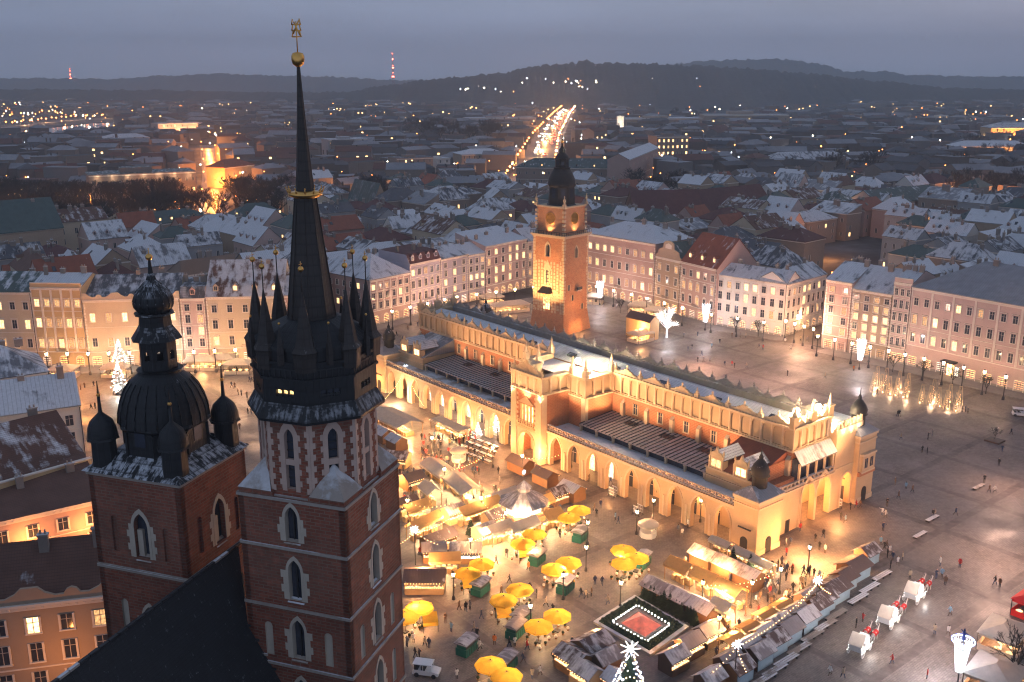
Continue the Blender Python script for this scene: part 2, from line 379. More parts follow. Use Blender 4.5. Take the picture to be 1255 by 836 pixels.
def pose_mesh(pose):
    k = pose; sw = {'standing':0,'walking':.26,'striding':.36,'holding cup':0,'pointing':.05}[pose]
    hipz = .92-.04*sw; P_ = [(0,0,hipz),(0,0,1.12),(0,.0,1.34),(0,.01,1.47),(0,-.01,1.56),(0,-.02,1.70)]
    E_ = [(0,1),(1,2),(2,3),(3,4),(4,5)]; Rr = [(.155,.115),(.15,.115),(.165,.11),.06,.085,.085]
    for s in (-1,1):
        b = len(P_); f = -s*sw; P_ += [(s*.095,0,hipz-.06),(s*.1,f*.55-.03,.50),(s*.1,f+(.06 if f > 0 else 0),.09+(.07 if f > .1 else 0)),(s*.1,f-.13,.05+(.03 if f > .1 else 0))]; E_ += [(0,b),(b,b+1),(b+1,b+2),(b+2,b+3)]; Rr += [.10,.068,.05,.045]
    for s in (-1,1):
        b = len(P_); a = s*sw*.8
        el, ha = (s*.25, a*.4+.02, 1.13), (s*.24, a-.06, .90)
        if pose == 'holding cup' : el, ha = (s*.24,.02,1.13), (s*.10,-.26,1.22)
        if pose == 'pointing' and s == 1: el, ha = (s*.33,-.14,1.32), (s*.42,-.42,1.40)
        P_ += [(s*.19,0,1.39),el,ha,tuple(ha[i]+(ha[i]-el[i])*.38 for i in range(3))]; E_ += [(2,b),(b,b+1),(b+1,b+2),(b+2,b+3)]; Rr += [.075,.058,.045,.036]
    return skinned('person', P_, E_, Rr), [P_[i] for i in (17,21)]
POSES = {p: pose_mesh(p) for p in ('standing','walking','striding','holding cup','pointing')}
# ================================================================== sky, air, ground
def spot(loc, target, power, col=WARM, ang=100, r=.2, name='floodlight_beam', blend=.8):
    d = bpy.data.lights.new(name, 'SPOT'); d.energy = power*LK; d.color = col; d.spot_size = R(ang); d.spot_blend = blend; d.shadow_soft_size = r
    o = bpy.data.objects.new(name, d); COL.objects.link(o); o.location = loc
    o.rotation_euler = (Vector(target)-Vector(loc)).to_track_quat('-Z', 'Y').to_euler(); return o
W = bpy.data.worlds.new('World'); scene.world = W; W.use_nodes = True
wt = W.node_tree; bg = wt.nodes['Background']
tc = wt.nodes.new('ShaderNodeTexCoord'); sx = wt.nodes.new('ShaderNodeSeparateXYZ'); wt.links.new(tc.outputs['Generated'], sx.inputs[0])
rp = wt.nodes.new('ShaderNodeValToRGB'); el = rp.color_ramp.elements
SKY = [(0.0,(.140,.168,.242)),(.02,(.156,.185,.276)),(.05,(.124,.160,.250)),(.085,(.096,.130,.206)),(.3,(.090,.110,.162)),(1.0,(.090,.110,.162))]
while len(el) < len(SKY): el.new(.5)
for e,(p,c) in zip(el, SKY): e.position = p; e.color = (*c,1)
wt.links.new(sx.outputs[2], rp.inputs[0])
mp = wt.nodes.new('ShaderNodeMapping'); mp.inputs['Scale'].default_value = (2.2,2.2,14); wt.links.new(tc.outputs['Generated'], mp.inputs[0])
nz_ = wt.nodes.new('ShaderNodeTexNoise'); nz_.inputs['Scale'].default_value = 1.6; nz_.inputs['Detail'].default_value = 5; wt.links.new(mp.outputs[0], nz_.inputs[0])
cr = wt.nodes.new('ShaderNodeMapRange'); cr.inputs[1].default_value = .3; cr.inputs[2].default_value = .7; cr.inputs[3].default_value = .84; cr.inputs[4].default_value = 1.13; wt.links.new(nz_.outputs[0], cr.inputs[0])
mx = wt.nodes.new('ShaderNodeMix'); mx.data_type = 'RGBA'; mx.blend_type = 'MULTIPLY'; mx.inputs[0].default_value = 1
wt.links.new(rp.outputs[0], mx.inputs[6]); wt.links.new(cr.outputs[0], mx.inputs[7])
sky = wt.nodes.new('ShaderNodeTexSky'); sky.sky_type = 'NISHITA'; sky.sun_disc = False; sky.sun_elevation = R(1.0); sky.sun_rotation = R(60); sky.altitude = 220; sky.dust_density = 3
ad = wt.nodes.new('ShaderNodeMix'); ad.data_type = 'RGBA'; ad.blend_type = 'ADD'; ad.inputs[0].default_value = .04
wt.links.new(mx.outputs[2], ad.inputs[6]); wt.links.new(sky.outputs[0], ad.inputs[7]); wt.links.new(ad.outputs[2], bg.inputs[0]); bg.inputs[1].default_value = SKY_STRENGTH
sd = bpy.data.lights.new('sun', 'SUN'); sd.energy = .03; sd.angle = R(25); sd.color = (1,.9,.85)
so = bpy.data.objects.new('sun', sd); COL.objects.link(so); so.rotation_euler = (R(60), 0, R(180-60))

HALL_R = math.atan2(.635, .7725)
HA = at(914, 676)                                   # corner of the cloth hall
HM = frame(HA, HALL_R)
def hall(x, y, z=0): return HM @ Vector((x, y, z))

# air
hb = MB(); hb.box(-6500, 6500, -60, 9000, -1.6, 420); HAZE = None
hm = bpy.data.materials.new('evening haze'); hm.use_nodes = True; ht = hm.node_tree; ht.nodes.remove(ht.nodes['Principled BSDF'])
pv = ht.nodes.new('ShaderNodeVolumePrincipled'); pv.inputs['Color'].default_value = (.78,.90,1.0,1); pv.inputs['Density'].default_value = HAZE_D; pv.inputs['Anisotropy'].default_value = .0
ht.links.new(pv.outputs[0], ht.nodes['Material Output'].inputs['Volume'])
if HAZE_D > 0: tag(hb.build('haze', hm), 'thin bluish evening haze over the whole town', 'haze', kind='stuff')

# plain of the town, out to the horizon
t = NT('town ground with thin snow'); p = t.pos(); a = t.noise(p, .02, 6, .65); b = t.noise(p, .15, 4)
c = t.mix(t.ramp(a, [(.42,0.0),(.62,1.0)]), (.035,.035,.038), (.16,.165,.18)); c = t.mix(t.math('MULTIPLY', b, .6), c, (.03,.03,.032))
g = MB(); g.quad((-9000,-60,-.05),(9000,-60,-.05),(9000,9800,-.05),(-9000,9800,-.05))
tag(g.build('ground', t.fin(c, .9, .2)), 'dark town ground with thin snow', None, kind='structure')
# paving of the square, laid out along the cloth hall
t = NT('square paving'); p = t.coord('Object'); uv = p
br = t.n('ShaderNodeTexBrick'); t.l(uv, br.inputs['Vector']); br.inputs['Scale'].default_value = 1/1.3; br.inputs['Mortar Size'].default_value = .02
br.inputs['Color1'].default_value = (.105,.085,.072,1); br.inputs['Color2'].default_value = (.175,.145,.125,1); br.inputs['Mortar'].default_value = (.05,.042,.038,1)
big = t.n('ShaderNodeTexBrick'); big.offset = 0; t.l(uv, big.inputs['Vector']); big.inputs['Scale'].default_value = 1/17.0; big.inputs['Brick Width'].default_value = 1; big.inputs['Row Height'].default_value = 1; big.inputs['Mortar Size'].default_value = .045; big.inputs['Mortar Smooth'].default_value = .0
a = t.noise(p, .06, 5, .6); b = t.noise(p, .8, 4, .6)
c = t.mix(t.math('MULTIPLY', big.outputs['Fac'], .9), br.outputs['Color'], (.055,.038,.034))
c = t.mix(t.ramp(a, [(.4,0.0),(.65,.5)]), c, (.10,.095,.095)); c = t.mix(t.ramp(b, [(.4,.0),(.75,.4)]), c, (.22,.19,.175))
rg = t.ramp(t.noise(p, .11, 4, .6), [(.35,.40),(.62,.7)]); t.bump(br.outputs['Fac'], -.15, .02)
PAV = t.fin(c, rg, .5)
SQ = [at(-200,470), at(60,452), at(240,449), at(330,445), at(450,402), at(540,381), at(650,366), at(722,360), at(802,379), at(876,400), at(965,414), at(1010,428), at(1112,450), at(1262,485), at(1500,545), at(1500,900), at(900,1250), at(200,1250), at(-300,900)]
g = MB(); inv = HM.inverted(); g.prism([tuple((inv @ q)[:2]) for q in SQ][::-1], -.03, .012)
tag(g.build('square_paving', PAV, None, HA, HALL_R), 'paved market square with dark bands round pale panels', None, kind='structure')
# pavement kerb before the houses round the square
t = plain('kerb stone', (.24,.22,.21), .7, .25, .5)
g = MB()
for (a,b) in ((1,3),(4,6),(6,7),(7,10),(11,13),(13,14)):
    for i in range(a, b):
        P, Q = SQ[i], SQ[i+1]; d = (Q-P).normalized(); nn = Vector((d.y, -d.x, 0))
        if (nn.dot(Vector((0,200,0))-P)) < 0: nn = -nn
        a4 = [P+nn*-1, Q+nn*-1, Q+nn*5.0, P+nn*5.0]
        if (a4[1]-a4[0]).cross(a4[2]-a4[1]).z < 0: a4 = a4[::-1]
        g.prism([tuple(q[:2]) for q in a4], 0, .12+.002*i)
tag(g.build('pavement', t), 'stone pavement along the house fronts', None, kind='structure')

# wooded hills on the horizon
def hillmat(name, c1, c2):
    t = NT(name); p = t.pos(); a = t.noise(p, .012, 4, .7); b = t.noise(p, .07, 4, .7); return t.fin(t.mix(t.math('MULTIPLY_ADD', t.ramp(b, [(.38,0.0),(.62,1.0)]), .6, t.math('MULTIPLY', t.ramp(a, [(.4,0.0),(.6,1.0)]), .4)), c1, c2), .95, .1)
def ridge(name, label, D, prof, depth, m, rough):
    pts = []; rnd = random.Random(3); n = 1100; us = [-700+k*(2700/n) for k in range(n+1)]
    def hv(u):
        for (u0,v0),(u1,v1) in zip(prof[:-1], prof[1:]):
            if u0 <= u <= u1: f = (u-u0)/(u1-u0); f = f*f*(3-2*f)*.5+f*.5; return v0+(v1-v0)*f
        return prof[-1][1]
    vs, fs = [], []; rows = [(-.9,0),(-.7,.2),(-.5,.42),(-.35,.63),(-.2,.83),(-.1,.93),(0,1),(.35,.75),(1,.0)]
    for u in us:
        X = (u-CU)/CF*D*.966; el = math.atan((CV-hv(u))/CF)-CTH; H = max(0, CH+math.tan(el)*D)
        for k,(dy,f) in enumerate(rows):
            j = rnd.uniform(-rough, rough)*(f > .2)
            vs.append((X*(1+dy*depth/D*.5), D+dy*depth+rnd.uniform(-8,8), max(-2, H*f+j)))
    k = len(rows)
    for i in range(n):
        for j in range(k-1): fs.append((i*k+j, (i+1)*k+j, (i+1)*k+j+1, i*k+j+1))
    b = MB(); b.add(vs, fs, 0, True); tag(b.build(name, m), label, None, kind='structure')
ridge('hills', 'far pale wooded hills under the sky', 5600, [(-700,99),(0,96),(140,97),(200,93),(270,90),(330,93),(400,94),(470,98),(560,99),(700,90),(800,80),(850,76),(900,73),(960,72.5),(1000,78),(1040,88),(1080,87),(1110,92),(1200,94),(2000,95)], 900, hillmat('far wooded hill', (.035,.045,.055), (.075,.085,.095)), 7)
ridge('hill', 'long dark wooded hill with lights along its crest', 3300, [(-700,112),(0,110),(200,111),(330,114),(430,113),(470,105),(520,99),(560,94),(620,89),(650,82),(680,79),(705,77),(718,73.5),(728,77),(800,78),(900,83),(990,90),(1060,98),(1160,108),(1300,112),(2000,113)], 700, hillmat('dark wooded hill', (.010,.015,.018), (.05,.06,.064)), 5)
b = MB(); 
GOLD = (1.0,.54,.25)
# ================================================================== the cloth hall
hallT = thing('cloth_hall', 'long floodlit market hall with carved attic crest, brick upper walls and arcades', 'market hall', HA, HALL_R)
HL, AX0, AX1, AY0, AY1, AZ0, AZ1 = 120.0, 14.0, 25.3, 1.6, 118.6, 14.0, 18.5
PY0, PY1 = 51.3, 61.0         # portal
def P(name, mb, mats, label=None):
    o = mb.build(name, mats, hallT)
    if label: o['label'] = label
    return o
def face_w(y):  return frame((0, y, 0), -math.pi/2)      # a wall that faces -x: a runs towards -y
# --- arcades towards the stalls
def arcade(y0, y1, nb):
    b = MB(); b.M = face_w(y1); L = y1-y0; st = L/nb
    b.arch_wall(0, L, 0, 7.5, [(st*(i+.5), 3.3, 0, 3.7, 'p') for i in range(nb)], .9, 0)
    for i in range(nb): b.arch_ring(st*(i+.5), 3.3, 0.0, 3.7, 'p', .32, 0, .07, 1)
    b.box(0, L, -.22, .0, 6.9, 7.25, 1); b.box(0, L, -.3, 0, 7.25, 7.5, 1)
    for i in range(nb+1): b.box(max(0,st*i-.22), min(L,st*i+.22), -.16, 0, 0, 4.1, 1)
    P('arcade', b, [M['hall_plaster'], M['hall_stone']])
    c = MB(); c.M = face_w(y1)                              # inner wall, floor of the terrace
    c.box(0, L, 5.0, 5.4, 0, 7.0, 0)
    for i in range(nb):
        x = st*(i+.5)
        c.arch_ring(x, 2.2, 0, 2.6, 'r', .25, 5.0, .08, 0)
    c.box(0, L, .02, 5.3, 6.4, 6.7, 0)
    P('arcade_vault', c, [M['hall_plaster'], M['hall_stone']])
    for i in range(nb):
        d = MB(); d.M = face_w(y1); x = st*(i+.5); d.arch_face(x, 2.0, 0.02, 2.5, 'r', 4.93, 0, .05); d.box(x-.06, x+.06, 4.88, 4.93, 0, 2.5, 1); d.box(x-1, x+1, 4.88, 4.93, 2.2, 2.3, 1)
        P('shop_door', d, [random.choice([M['win_dark'], M['win_shop'], M['win_dark'], M['win_white']]), M['frame_white']])
    t_ = MB(); t_.M = face_w(y1); t_.box(0, L, .05, 6.2, 7.5, 7.66, 0); P('terrace', t_, [M['stone_snow']])
    r = MB(); r.M = face_w(y1); r.box(0, L, 0, .35, 7.66, 7.8, 0); r.box(0, L, -.05, .4, 8.55, 8.72, 0)
    k = int(L/1.5)
    for i in range(k+1):
        a = L*i/k; r.box(max(0,a-.14), min(L,a+.14), .04, .31, 7.8, 8.55, 0)
        if i < k:
            m = a+L/k/2; r.lathe([(.28,0),(.42,.0)], 8) if False else None
            r.tube((a+.1,.17,7.85),(a+L/k-.1,.17,8.5), .06, n=4, mi=1); r.tube((a+.1,.17,8.5),(a+L/k-.1,.17,7.85), .06, n=4, mi=1); r.box(m-.2, m+.2, .1, .25, 8.0, 8.36, 1)
    P('terrace_parapet', r, [M['stone_snow'], M['hall_stone']])
arcade(2.6, PY0, 9); arcade(PY1, 113.5, 10)
# --- loggias with striped shed roofs on the terrace
def loggia(y0, y1):
    r = MB(); x0, x1, z0, z1 = 4.4, AX0, 9.0, 9.75
    r.add([(x0,y0,z0),(x0,y1,z0),(x1,y1,z1),(x1,y0,z1),(x0,y0,z0+.2),(x0,y1,z0+.2),(x1,y1,z1+.2),(x1,y0,z1+.2)], [(0,1,2,3),(7,6,5,4),(0,4,5,1),(3,7,4,0),(1,5,6,2)], 0)
    n = int((y1-y0)/1.05)
    for i in range(n+1):
        y = y0+(y1-y0)*i/n; r.add([(x0,y-.06,z0+.2),(x0,y+.06,z0+.2),(x1,y+.06,z1+.2),(x1,y-.06,z1+.2),(x0,y-.05,z0+.36),(x0,y+.05,z0+.36),(x1,y+.05,z1+.36),(x1,y-.05,z1+.36)], [(4,7,6,5),(0,4,5,1),(0,3,7,4),(1,5,6,2)], 1)
    for i in range(3):
        y = y0+(y1-y0)*(i+.6)/3.4; r.add([(x1-3.4,y-1.5,z1-.27+.24),(x1-3.4,y+1.5,z1-.27+.24),(x1-1.4,y+1.5,z1-.1+.24),(x1-1.4,y-1.5,z1-.1+.24)], [(3,2,1,0)], 2)
    P('loggia_roof', r, [M['hall_shed'], M['iron'], M['win_dark']])
    w = MB(); w.box(5.2, 5.3, y0+.1, y1-.1, 7.66, 9.0, 0); P('loggia_glazing', w, [M['win_dark']])
    n = max(2, int((y1-y0)/4.3))
    for i in range(n+1):
        y = y0+.2+(y1-y0-.4)*i/n; q = MB(); q.bx(4.65, y, 7.66, .4, .4, 1.34, 0); q.bx(4.65, y, 8.75, .55, .55, .2, 0); P('pillar', q, [M['hall_stone']])
    e = MB(); e.box(5.3, AX0, y0+.1, y0+.3, 7.66, 9.0, 0); e.box(5.3, AX0, y1-.3, y1-.1, 7.66, 9.0, 0); P('loggia_end_wall', e, [M['hall_plaster']])
loggia(13.2, 46.3); loggia(66.2, 102.5)
# --- ornate gabled ends of the wings
def ornate(y0, y1, x0=4.2):
    b = MB(); b.box(x0, AX0, y0, y1, 7.66, 10.6, 0); b.box(x0-.18, x0, y0-.1, y1+.1, 10.35, 10.75, 1); b.box(x0-.12, x0, y0, y1, 9.0, 9.15, 1)
    P('wing_wall', b, [M['hall_plaster'], M['hall_stone']])
    L = y1-y0
    for c in (y0+L*.23, y0+L*.77):
        d = MB(); d.M = face_w(c+1.5); d.box(0, 3, 0+x0-.1, x0+1.4, 10.7, 12.9, 0)
        d.plate([(-.15,12.9),(3.15,12.9),(2.6,13.7),(1.9,13.9),(1.5,14.9),(1.1,13.9),(.4,13.7)], x0-.15, x0+.3, 1)
        for s in (-.1, 2.75): d.box(s, s+.35, x0-.25, x0-.1, 10.7, 12.9, 1)
        for a in (.45, 1.6): d.box(a, a+.95, x0-.12, x0-.1, 11.1, 12.5, 2)
        for a in (0.05, 2.95): d.lathe([(.01,13.0),(.2,13.1),(.12,13.5),(.24,13.8),(.02,14.5)], 6, a, x0+.1, 1)
        o = P('dormer', d, [M['hall_plaster'], M['hall_crest'], M['win_lit']])
        r = MB(); r.M = face_w(c+1.5); r.gable(0, 3, x0, 10.0, 12.7, 1.4, 0, None, .2, .15, axis='y'); inst('dormer_roof', r.mesh('dormer_roof', [M['roof_slate']]), o)
    r = MB(); z0, z1 = 10.75, 13.9
    r.add([(x0+.1,y0,z0),(x0+.1,y1,z0),(AX0,y1,z1),(AX0,y0,z1),(AX0,y0,z0),(AX0,y1,z0)], [(3,2,1,0),(0,4,3),(1,2,5)], 0); P('wing_roof', r, [M['roof_red'] if y0 < 50 else M['steel_roof']])
ornate(2.8, 12.9); ornate(103.0, 113.6)
# --- upper walls
b = MB(); b.box(AX0, AX1, AY0, AY1, 7.6, AZ0, 0)
n = 17
for i in range(n+1):
    y = AY0+.6+(AY1-AY0-1.2)*i/n
    for xx in (AX0-.7, AX1-.05):
        b.box(xx, xx+.75, y-.42, y+.42, 7.7, 12.6, 1); b.add([(xx,y-.42,12.6),(xx,y+.42,12.6),(xx+.75,y+.42,13.3),(xx+.75,y-.42,13.3)], [(3,2,1,0)], 1)
P('upper_wall', b, [M['brick_hall'], M['hall_stone']])
WINM = None
for i in range(n):
    y = AY0+.6+(AY1-AY0-1.2)*(i+.5)/n
    if 45 < y < 68: continue
    w = MB(); w.arch_ring(0, 1.0, 0, 2.2, 's', .28, 0, .12, 0); w.box(-.78, .78, -.16, .0, -.25, 0, 0); w.box(-.05, .05, -.05, .0, 0, 2.2, 0); w.box(-.5, .5, -.05, 0, 1.4, 1.48, 0)
    w.quad((-.5,-.012,0),(.5,-.012,0),(.5,-.012,2.2),(-.5,-.012,2.2), mi=1)
    if WINM is None: WINM = w.mesh('window', [M['hall_stone'], M['win_dark']])
    inst('window', WINM, hallT, (AX0, y, 10.9), -math.pi/2)
# --- attic: blind arcade and crest
ATT = [M['hall_plaster'], M['hall_stone'], M['hall_crest']]
def attic(b, L, z0=AZ0, z1=AZ1, th=.9):
    """blind-arcaded parapet in the local x,z plane"""
    k = max(1, round(L/2.35)); s_ = L/k
    b.box(0, L, .34, th, z0, z1, 0)
    b.arch_wall(0, L, z0+.35, z1-.35, [(s_*(i+.5), s_*.74, z0+.6, z1-1.35, 'r') for i in range(k)], .335, 0, back=False)
    b.box(-.08, L+.08, -.22, th+.1, z0, z0+.35, 1); b.box(-.1, L+.1, -.28, th+.2, z1-.35, z1-.1, 1); b.box(-.16, L+.16, -.4, th+.3, z1-.1, z1+.12, 1)
    for i in range(k+1): b.box(s_*i-.15, s_*i+.15, -.1, 0, z0+.35, z1-.35, 1)
def crest(b, L, z, step=6.9):
    k = max(1, round(L/step)); s_ = L/k
    for i in range(k):
        c = s_*(i+.5); w = s_*.40
        pts = [(c-w,z),(c+w,z),(c+w*.92,z+.35),(c+w*.6,z+.5),(c+w*.45,z+.85),(c+w*.25,z+.95),(c+w*.18,z+1.25),(c-w*.18,z+1.25),(c-w*.25,z+.95),(c-w*.45,z+.85),(c-w*.6,z+.5),(c-w*.92,z+.35)]
        b.plate(pts, .05, .55, 2); b.lathe([(.02,z+1.25),(.28,z+1.35),(.14,z+1.6),(.26,z+1.85),(.03,z+2.2)], 6, c, .3, 1)
    for i in range(k+1):
        x = min(max(s_*i, .5), L-.5)
        b.box(x-.5, x+.5, .0, .6, z, z+.75, 2); b.ball((x,.3,z+1.05), .34, 8, 2); b.lathe([(.3,z+.7),(.05,z+2.0)], 6, x, .3, 1)
b = MB()
for (yy0, yy1) in ((AY0, 46.4), (66.1, AY1)):
    b.M = face_w(yy1); b.M = Matrix.Translation((AX0,0,0)) @ b.M; attic(b, yy1-yy0); crest(b, yy1-yy0, AZ1+.12)
P('attic', b, ATT)
b = MB(); b.M = Matrix.Translation((AX1,AY0,0)) @ Matrix.Rotation(math.pi/2,4,'Z'); attic(b, AY1-AY0); crest(b, AY1-AY0, AZ1+.12); P('attic', b, [M['stone_grey']]*3)
for y, rz in ((AY0, 0), (AY1, math.pi)):
    b = MB(); b.M = frame((AX0 if rz == 0 else AX1, y, 0), rz); attic(b, AX1-AX0); crest(b, AX1-AX0, AZ1+.12, 3.7)
    for x in (.3, AX1-AX0-.3, (AX1-AX0)/2): b.box(x-.75, x+.75, -.15, .85, AZ1, AZ1+1.9, 0); b.box(x-.9, x+.9, -.3, 1.0, AZ1+1.9, AZ1+2.15, 1); b.lathe([(.5,AZ1+2.1),(.3,AZ1+2.8),(.05,AZ1+4.3)], 6, x, .35, 1)
    P('attic', b, ATT)
# --- sunken roof behind the attic
r = MB(); xa, xb, xm = AX0+.95, AX1-.95, (AX0+AX1)/2
r.add([(xa,AY0+1,17.2),(xb,AY0+1,17.2),(xb,AY1-1,17.2),(xa,AY1-1,17.2),(xm,AY0+2,18.8),(xm,AY1-2,18.8)], [(0,4,5,3),(2,5,4,1),(0,1,4),(2,3,5)], 0)
roofo = P('hall_roof', r, [M['hall_roof']])
for i in range(8):
    y = 8+i*13.6; s_ = MB(); s_.M = Matrix.Translation((xm-2.6, y, 18.02)) @ Matrix.Rotation(-R(19),4,'Y'); s_.box(-.6,.6,-1.1,1.1,.05,.4,0); s_.box(-.48,.48,-.95,.95,.4,.44,1)
    inst('skylight', s_.mesh('skylight', [M['iron'], M['win_dark']]), roofo)
# --- central transept and portal towards the stalls
b = MB(); wy0, wy1, wx = 46.4, 66.1, 6.0
b.box(wx, AX0, wy0, wy1, 7.66, AZ0, 0); 
for y in (wy0+.45, wy1-.45): b.box(wx-.12, wx+.75, y-.62, y+.62, 7.66, AZ0, 1)
P('transept_wall', b, [M['brick_hall'], M['hall_stone']])
b = MB()
b.M = Matrix.Translation((wx,0,0)) @ face_w(PY0-.0); attic(b, PY0-wy0)
b.M = Matrix.Translation((wx,0,0)) @ face_w(wy1); attic(b, wy1-PY1)
b.M = frame((wx, wy0, 0), 0); attic(b, AX0-wx-.3)
b.M = frame((AX0-.3, wy1, 0), math.pi); attic(b, AX0-wx-.3)
b.M = Matrix.Identity(4)
for x,y in ((wx+.4,wy0+.4),(wx+.4,wy1-.4),(AX0-.2,wy0+.4),(AX0-.2,wy1-.4),(wx+.4,PY0-.6),(wx+.4,PY1+.6)):
    b.bx(x, y, AZ1+.1, 1.1, 1.1, 1.5, 1); b.lathe([(.45,AZ1+1.6),(.5,AZ1+1.9),(.2,AZ1+2.6),(.28,AZ1+3.0),(.03,AZ1+4.0)], 8, x, y, 1)
b.box(wx+.8, AX0, wy0+.8, wy1-.8, 17.0, 17.3, 2)
P('transept_attic', b, [M['hall_plaster'], M['hall_stone'], M['hall_roof']])
b = MB(); b.M = Matrix.Translation((-1.6,0,0)) @ face_w(PY1); L = PY1-PY0       # portal front
b.arch_wall(0, L, 0, 6.6, [(L/2, 4.6, 0, 3.6, 'r')], 1.2, 0); b.arch_ring(L/2, 4.6, 0, 3.6, 'r', .5, 0, .15, 1)
b.box(0, L, -.2, 1.2, 6.6, 7.1, 1)
b.arch_wall(0, L, 7.1, 15.0, [(L/2, 4.4, 8.0, 12.0, 's')], .9, 2, 0)
b.box(L/2-2.3, L/2+2.3, .85, .95, 7.9, 12.1, 3)
for i in range(5): b.box(L/2-2.2+i*1.1-.13, L/2-2.2+i*1.1+.13, .1, .5, 8.0, 12.0, 1)
b.box(L/2-2.6, L/2+2.6, -.45, .1, 7.3, 7.75, 1)
for i in range(9): b.box(L/2-2.5+i*.6, L/2-2.3+i*.6, -.4, -.25, 7.75, 8.5, 1)
b.box(L/2-2.6, L/2+2.6, -.45, -.2, 8.5, 8.65, 1)
b.plate([(L/2-2.6,12.3),(L/2+2.6,12.3),(L/2+1.5,13.0),(L/2,13.9),(L/2-1.5,13.0)], -.2, 0, 1)
for a in (0, L-1.7): b.box(a, a+1.7, -.25, 0, 0, 14.9, 0)
for a in (1.7, L-2.3):
    for k in range(7): b.box(a, a+.55, -.06, 0, 7.4+k*1.05, 7.95+k*1.05, 0)
P('portal_front', b, [M['hall_stone'], M['hall_plaster'], M['brick_hall'], M['win_shop']])
b = MB(); b.box(-1.5, wx, PY0, PY0+.9, 0, 15.0, 0); b.box(-1.5, wx, PY1-.9, PY1, 0, 15.0, 0); b.box(-1.55,-.2,PY0-.03,PY0,0,15.0,1); b.box(-.4, wx, PY0+.9, PY1-.9, 13.5, 13.8, 1); b.box(3,3.3,PY0+.9,PY1-.9,0,13.5,1)
P('portal_side_wall', b, [M['brick_hall'], M['hall_stone']])
b = MB(); b.M = Matrix.Translation((-1.6,0,0)) @ face_w(PY1); attic(b, L, 15.0, 19.0)
b.M = frame((-1.6, PY0, 0), 0); attic(b, wx+1.5, 15.0, 19.0); b.M = frame((wx, PY1, 0), math.pi); attic(b, wx+1.5, 15.0, 19.0)
b.M = Matrix.Translation((-1.6,0,0)) @ face_w(PY1); crest(b, L, 19.1, 4.8); b.plate([(1.5,19.1),(L-1.5,19.1),(L-2.6,20.6),(L/2+.9,21.0),(L/2,22.0),(L/2-.9,21.0),(2.6,20.6)], .1, .6, 2)
P('portal_attic', b, ATT)
# --- corner pavilions with domes
def pavilion(x0, x1, y0, y1, h, dome=True, lit=True):
    b = MB(); b.box(x0, x1, y0, y1, 0, h, 0); b.box(x0-.12, x1+.12, y0-.12, y1+.12, 0, 1.0, 1); b.box(x0-.25, x1+.25, y0-.25, y1+.25, h-.5, h, 1); b.box(x0-.12, x1+.12, y0-.12, y1+.12, h-1.5, h-1.2, 1)
    b.M = frame(((x0+x1)/2, y0, 0), 0); b.arch_face(0, 1.5, .0, 2.2, 'r', -.14, 2, .1)
    b.M = Matrix.Translation((x0,0,0)) @ face_w((y0+y1)/2); b.arch_face(0, 1.5, .0, 2.2, 'r', -.14, 2, .1); b.box(-1.3,1.3,-.25,0,4.4,4.55,2)
    o = P('corner_pavilion', b, [M['hall_plaster'], M['hall_stone'], M['iron']])
    r = MB(); cx, cy = (x0+x1)/2, (y0+y1)/2
    r.hip(x0, x1, y0, y1, h, 1.5, 0, .3, .15, inset=(min(x1-x0,y1-y0))/2-1.2)
    r.lathe([(1.3,h+1.2),(1.3,h+3.2),(1.7,h+3.3),(1.5,h+3.6),(1.62,h+4.2),(1.2,h+5.2),(.6,h+6.0),(.35,h+6.2),(.4,h+6.6),(.1,h+7.2),(.05,h+8.4)], 12, cx, cy, 1)
    inst('pavilion_roof', r.mesh('pavilion_roof', [M['steel_roof'], M['copper']]), o)
pavilion(-.6, 6.0, -2.4, 2.6, 10.0); pavilion(-.6, 6.0, 113.4, 118.6, 10.0); pavilion(31.5, 37.2, -1.0, 4.0, 13.6); pavilion(31.5, 37.2, 113.4, 118.6, 12.0)
# --- short end
b = MB(); b.arch_wall(6.0, 31.5, 0, 8.2, [(17.3,4.3,0,4.9,'p'),(22.2,4.3,0,4.9,'p'),(29.5,3.0,0,5.2,'r')], 1.1, 0)
for c,w,sp,k in ((17.3,4.3,4.9,'p'),(22.2,4.3,4.9,'p'),(29.5,3.0,5.2,'r')): b.arch_ring(c, w, 0, sp, k, .4, 0, .1, 1)
b.box(6.0, 25.2, -.2, 0, 7.7, 8.0, 1); b.box(14.9,15.1,-.3,0,0,7,1); b.box(7.5, 9, -.05, 0, 0, 2.6, 2); b.box(11, 12.2, -.05, 0, 0, 2.4, 2)
P('end_arcade', b, [M['hall_plaster'], M['hall_stone'], M['iron']])
b = MB(); b.box(6.0, 31.5, 5.5, 5.9, 0, 8.0, 0); b.box(6.0, 31.5, 1.1, 5.5, 7.6, 8.0, 0); b.box(14.2,14.6,1.1,5.5,0,7.6,0); P('end_vault', b, [M['hall_plaster']])
b = MB(); b.box(25.2, 31.5, 0, 1.2, 8.2, 15.2, 0); b.box(25.0, 31.6, -.15, 0, 14.6, 15.2, 1); b.box(25.2,31.5,-.1,0,8.1,8.4,1)
b.box(25.0, 33.6, -.1, .8, 15.2, 16.1, 1)
for i in range(8): c = 25.6+i*1.08; b.plate([(c-.42,16.1),(c+.42,16.1),(c+.3,16.6),(c+.12,16.8),(c,17.4),(c-.12,16.8),(c-.3,16.6)], 0, .5, 1)
b.box(25.2, 25.9, 1.2, 9, 8.2, 15.2, 0); b.box(25.2,36,8.4,9.0,7.6,15.2,0)
P('end_risalit', b, [M['hall_plaster'], M['hall_crest']])
b = MB(); b.box(25.9, 36.5, 1.2, 8.4, 14.9, 15.1, 0); P('risalit_roof', b, [M['roof_snow']])
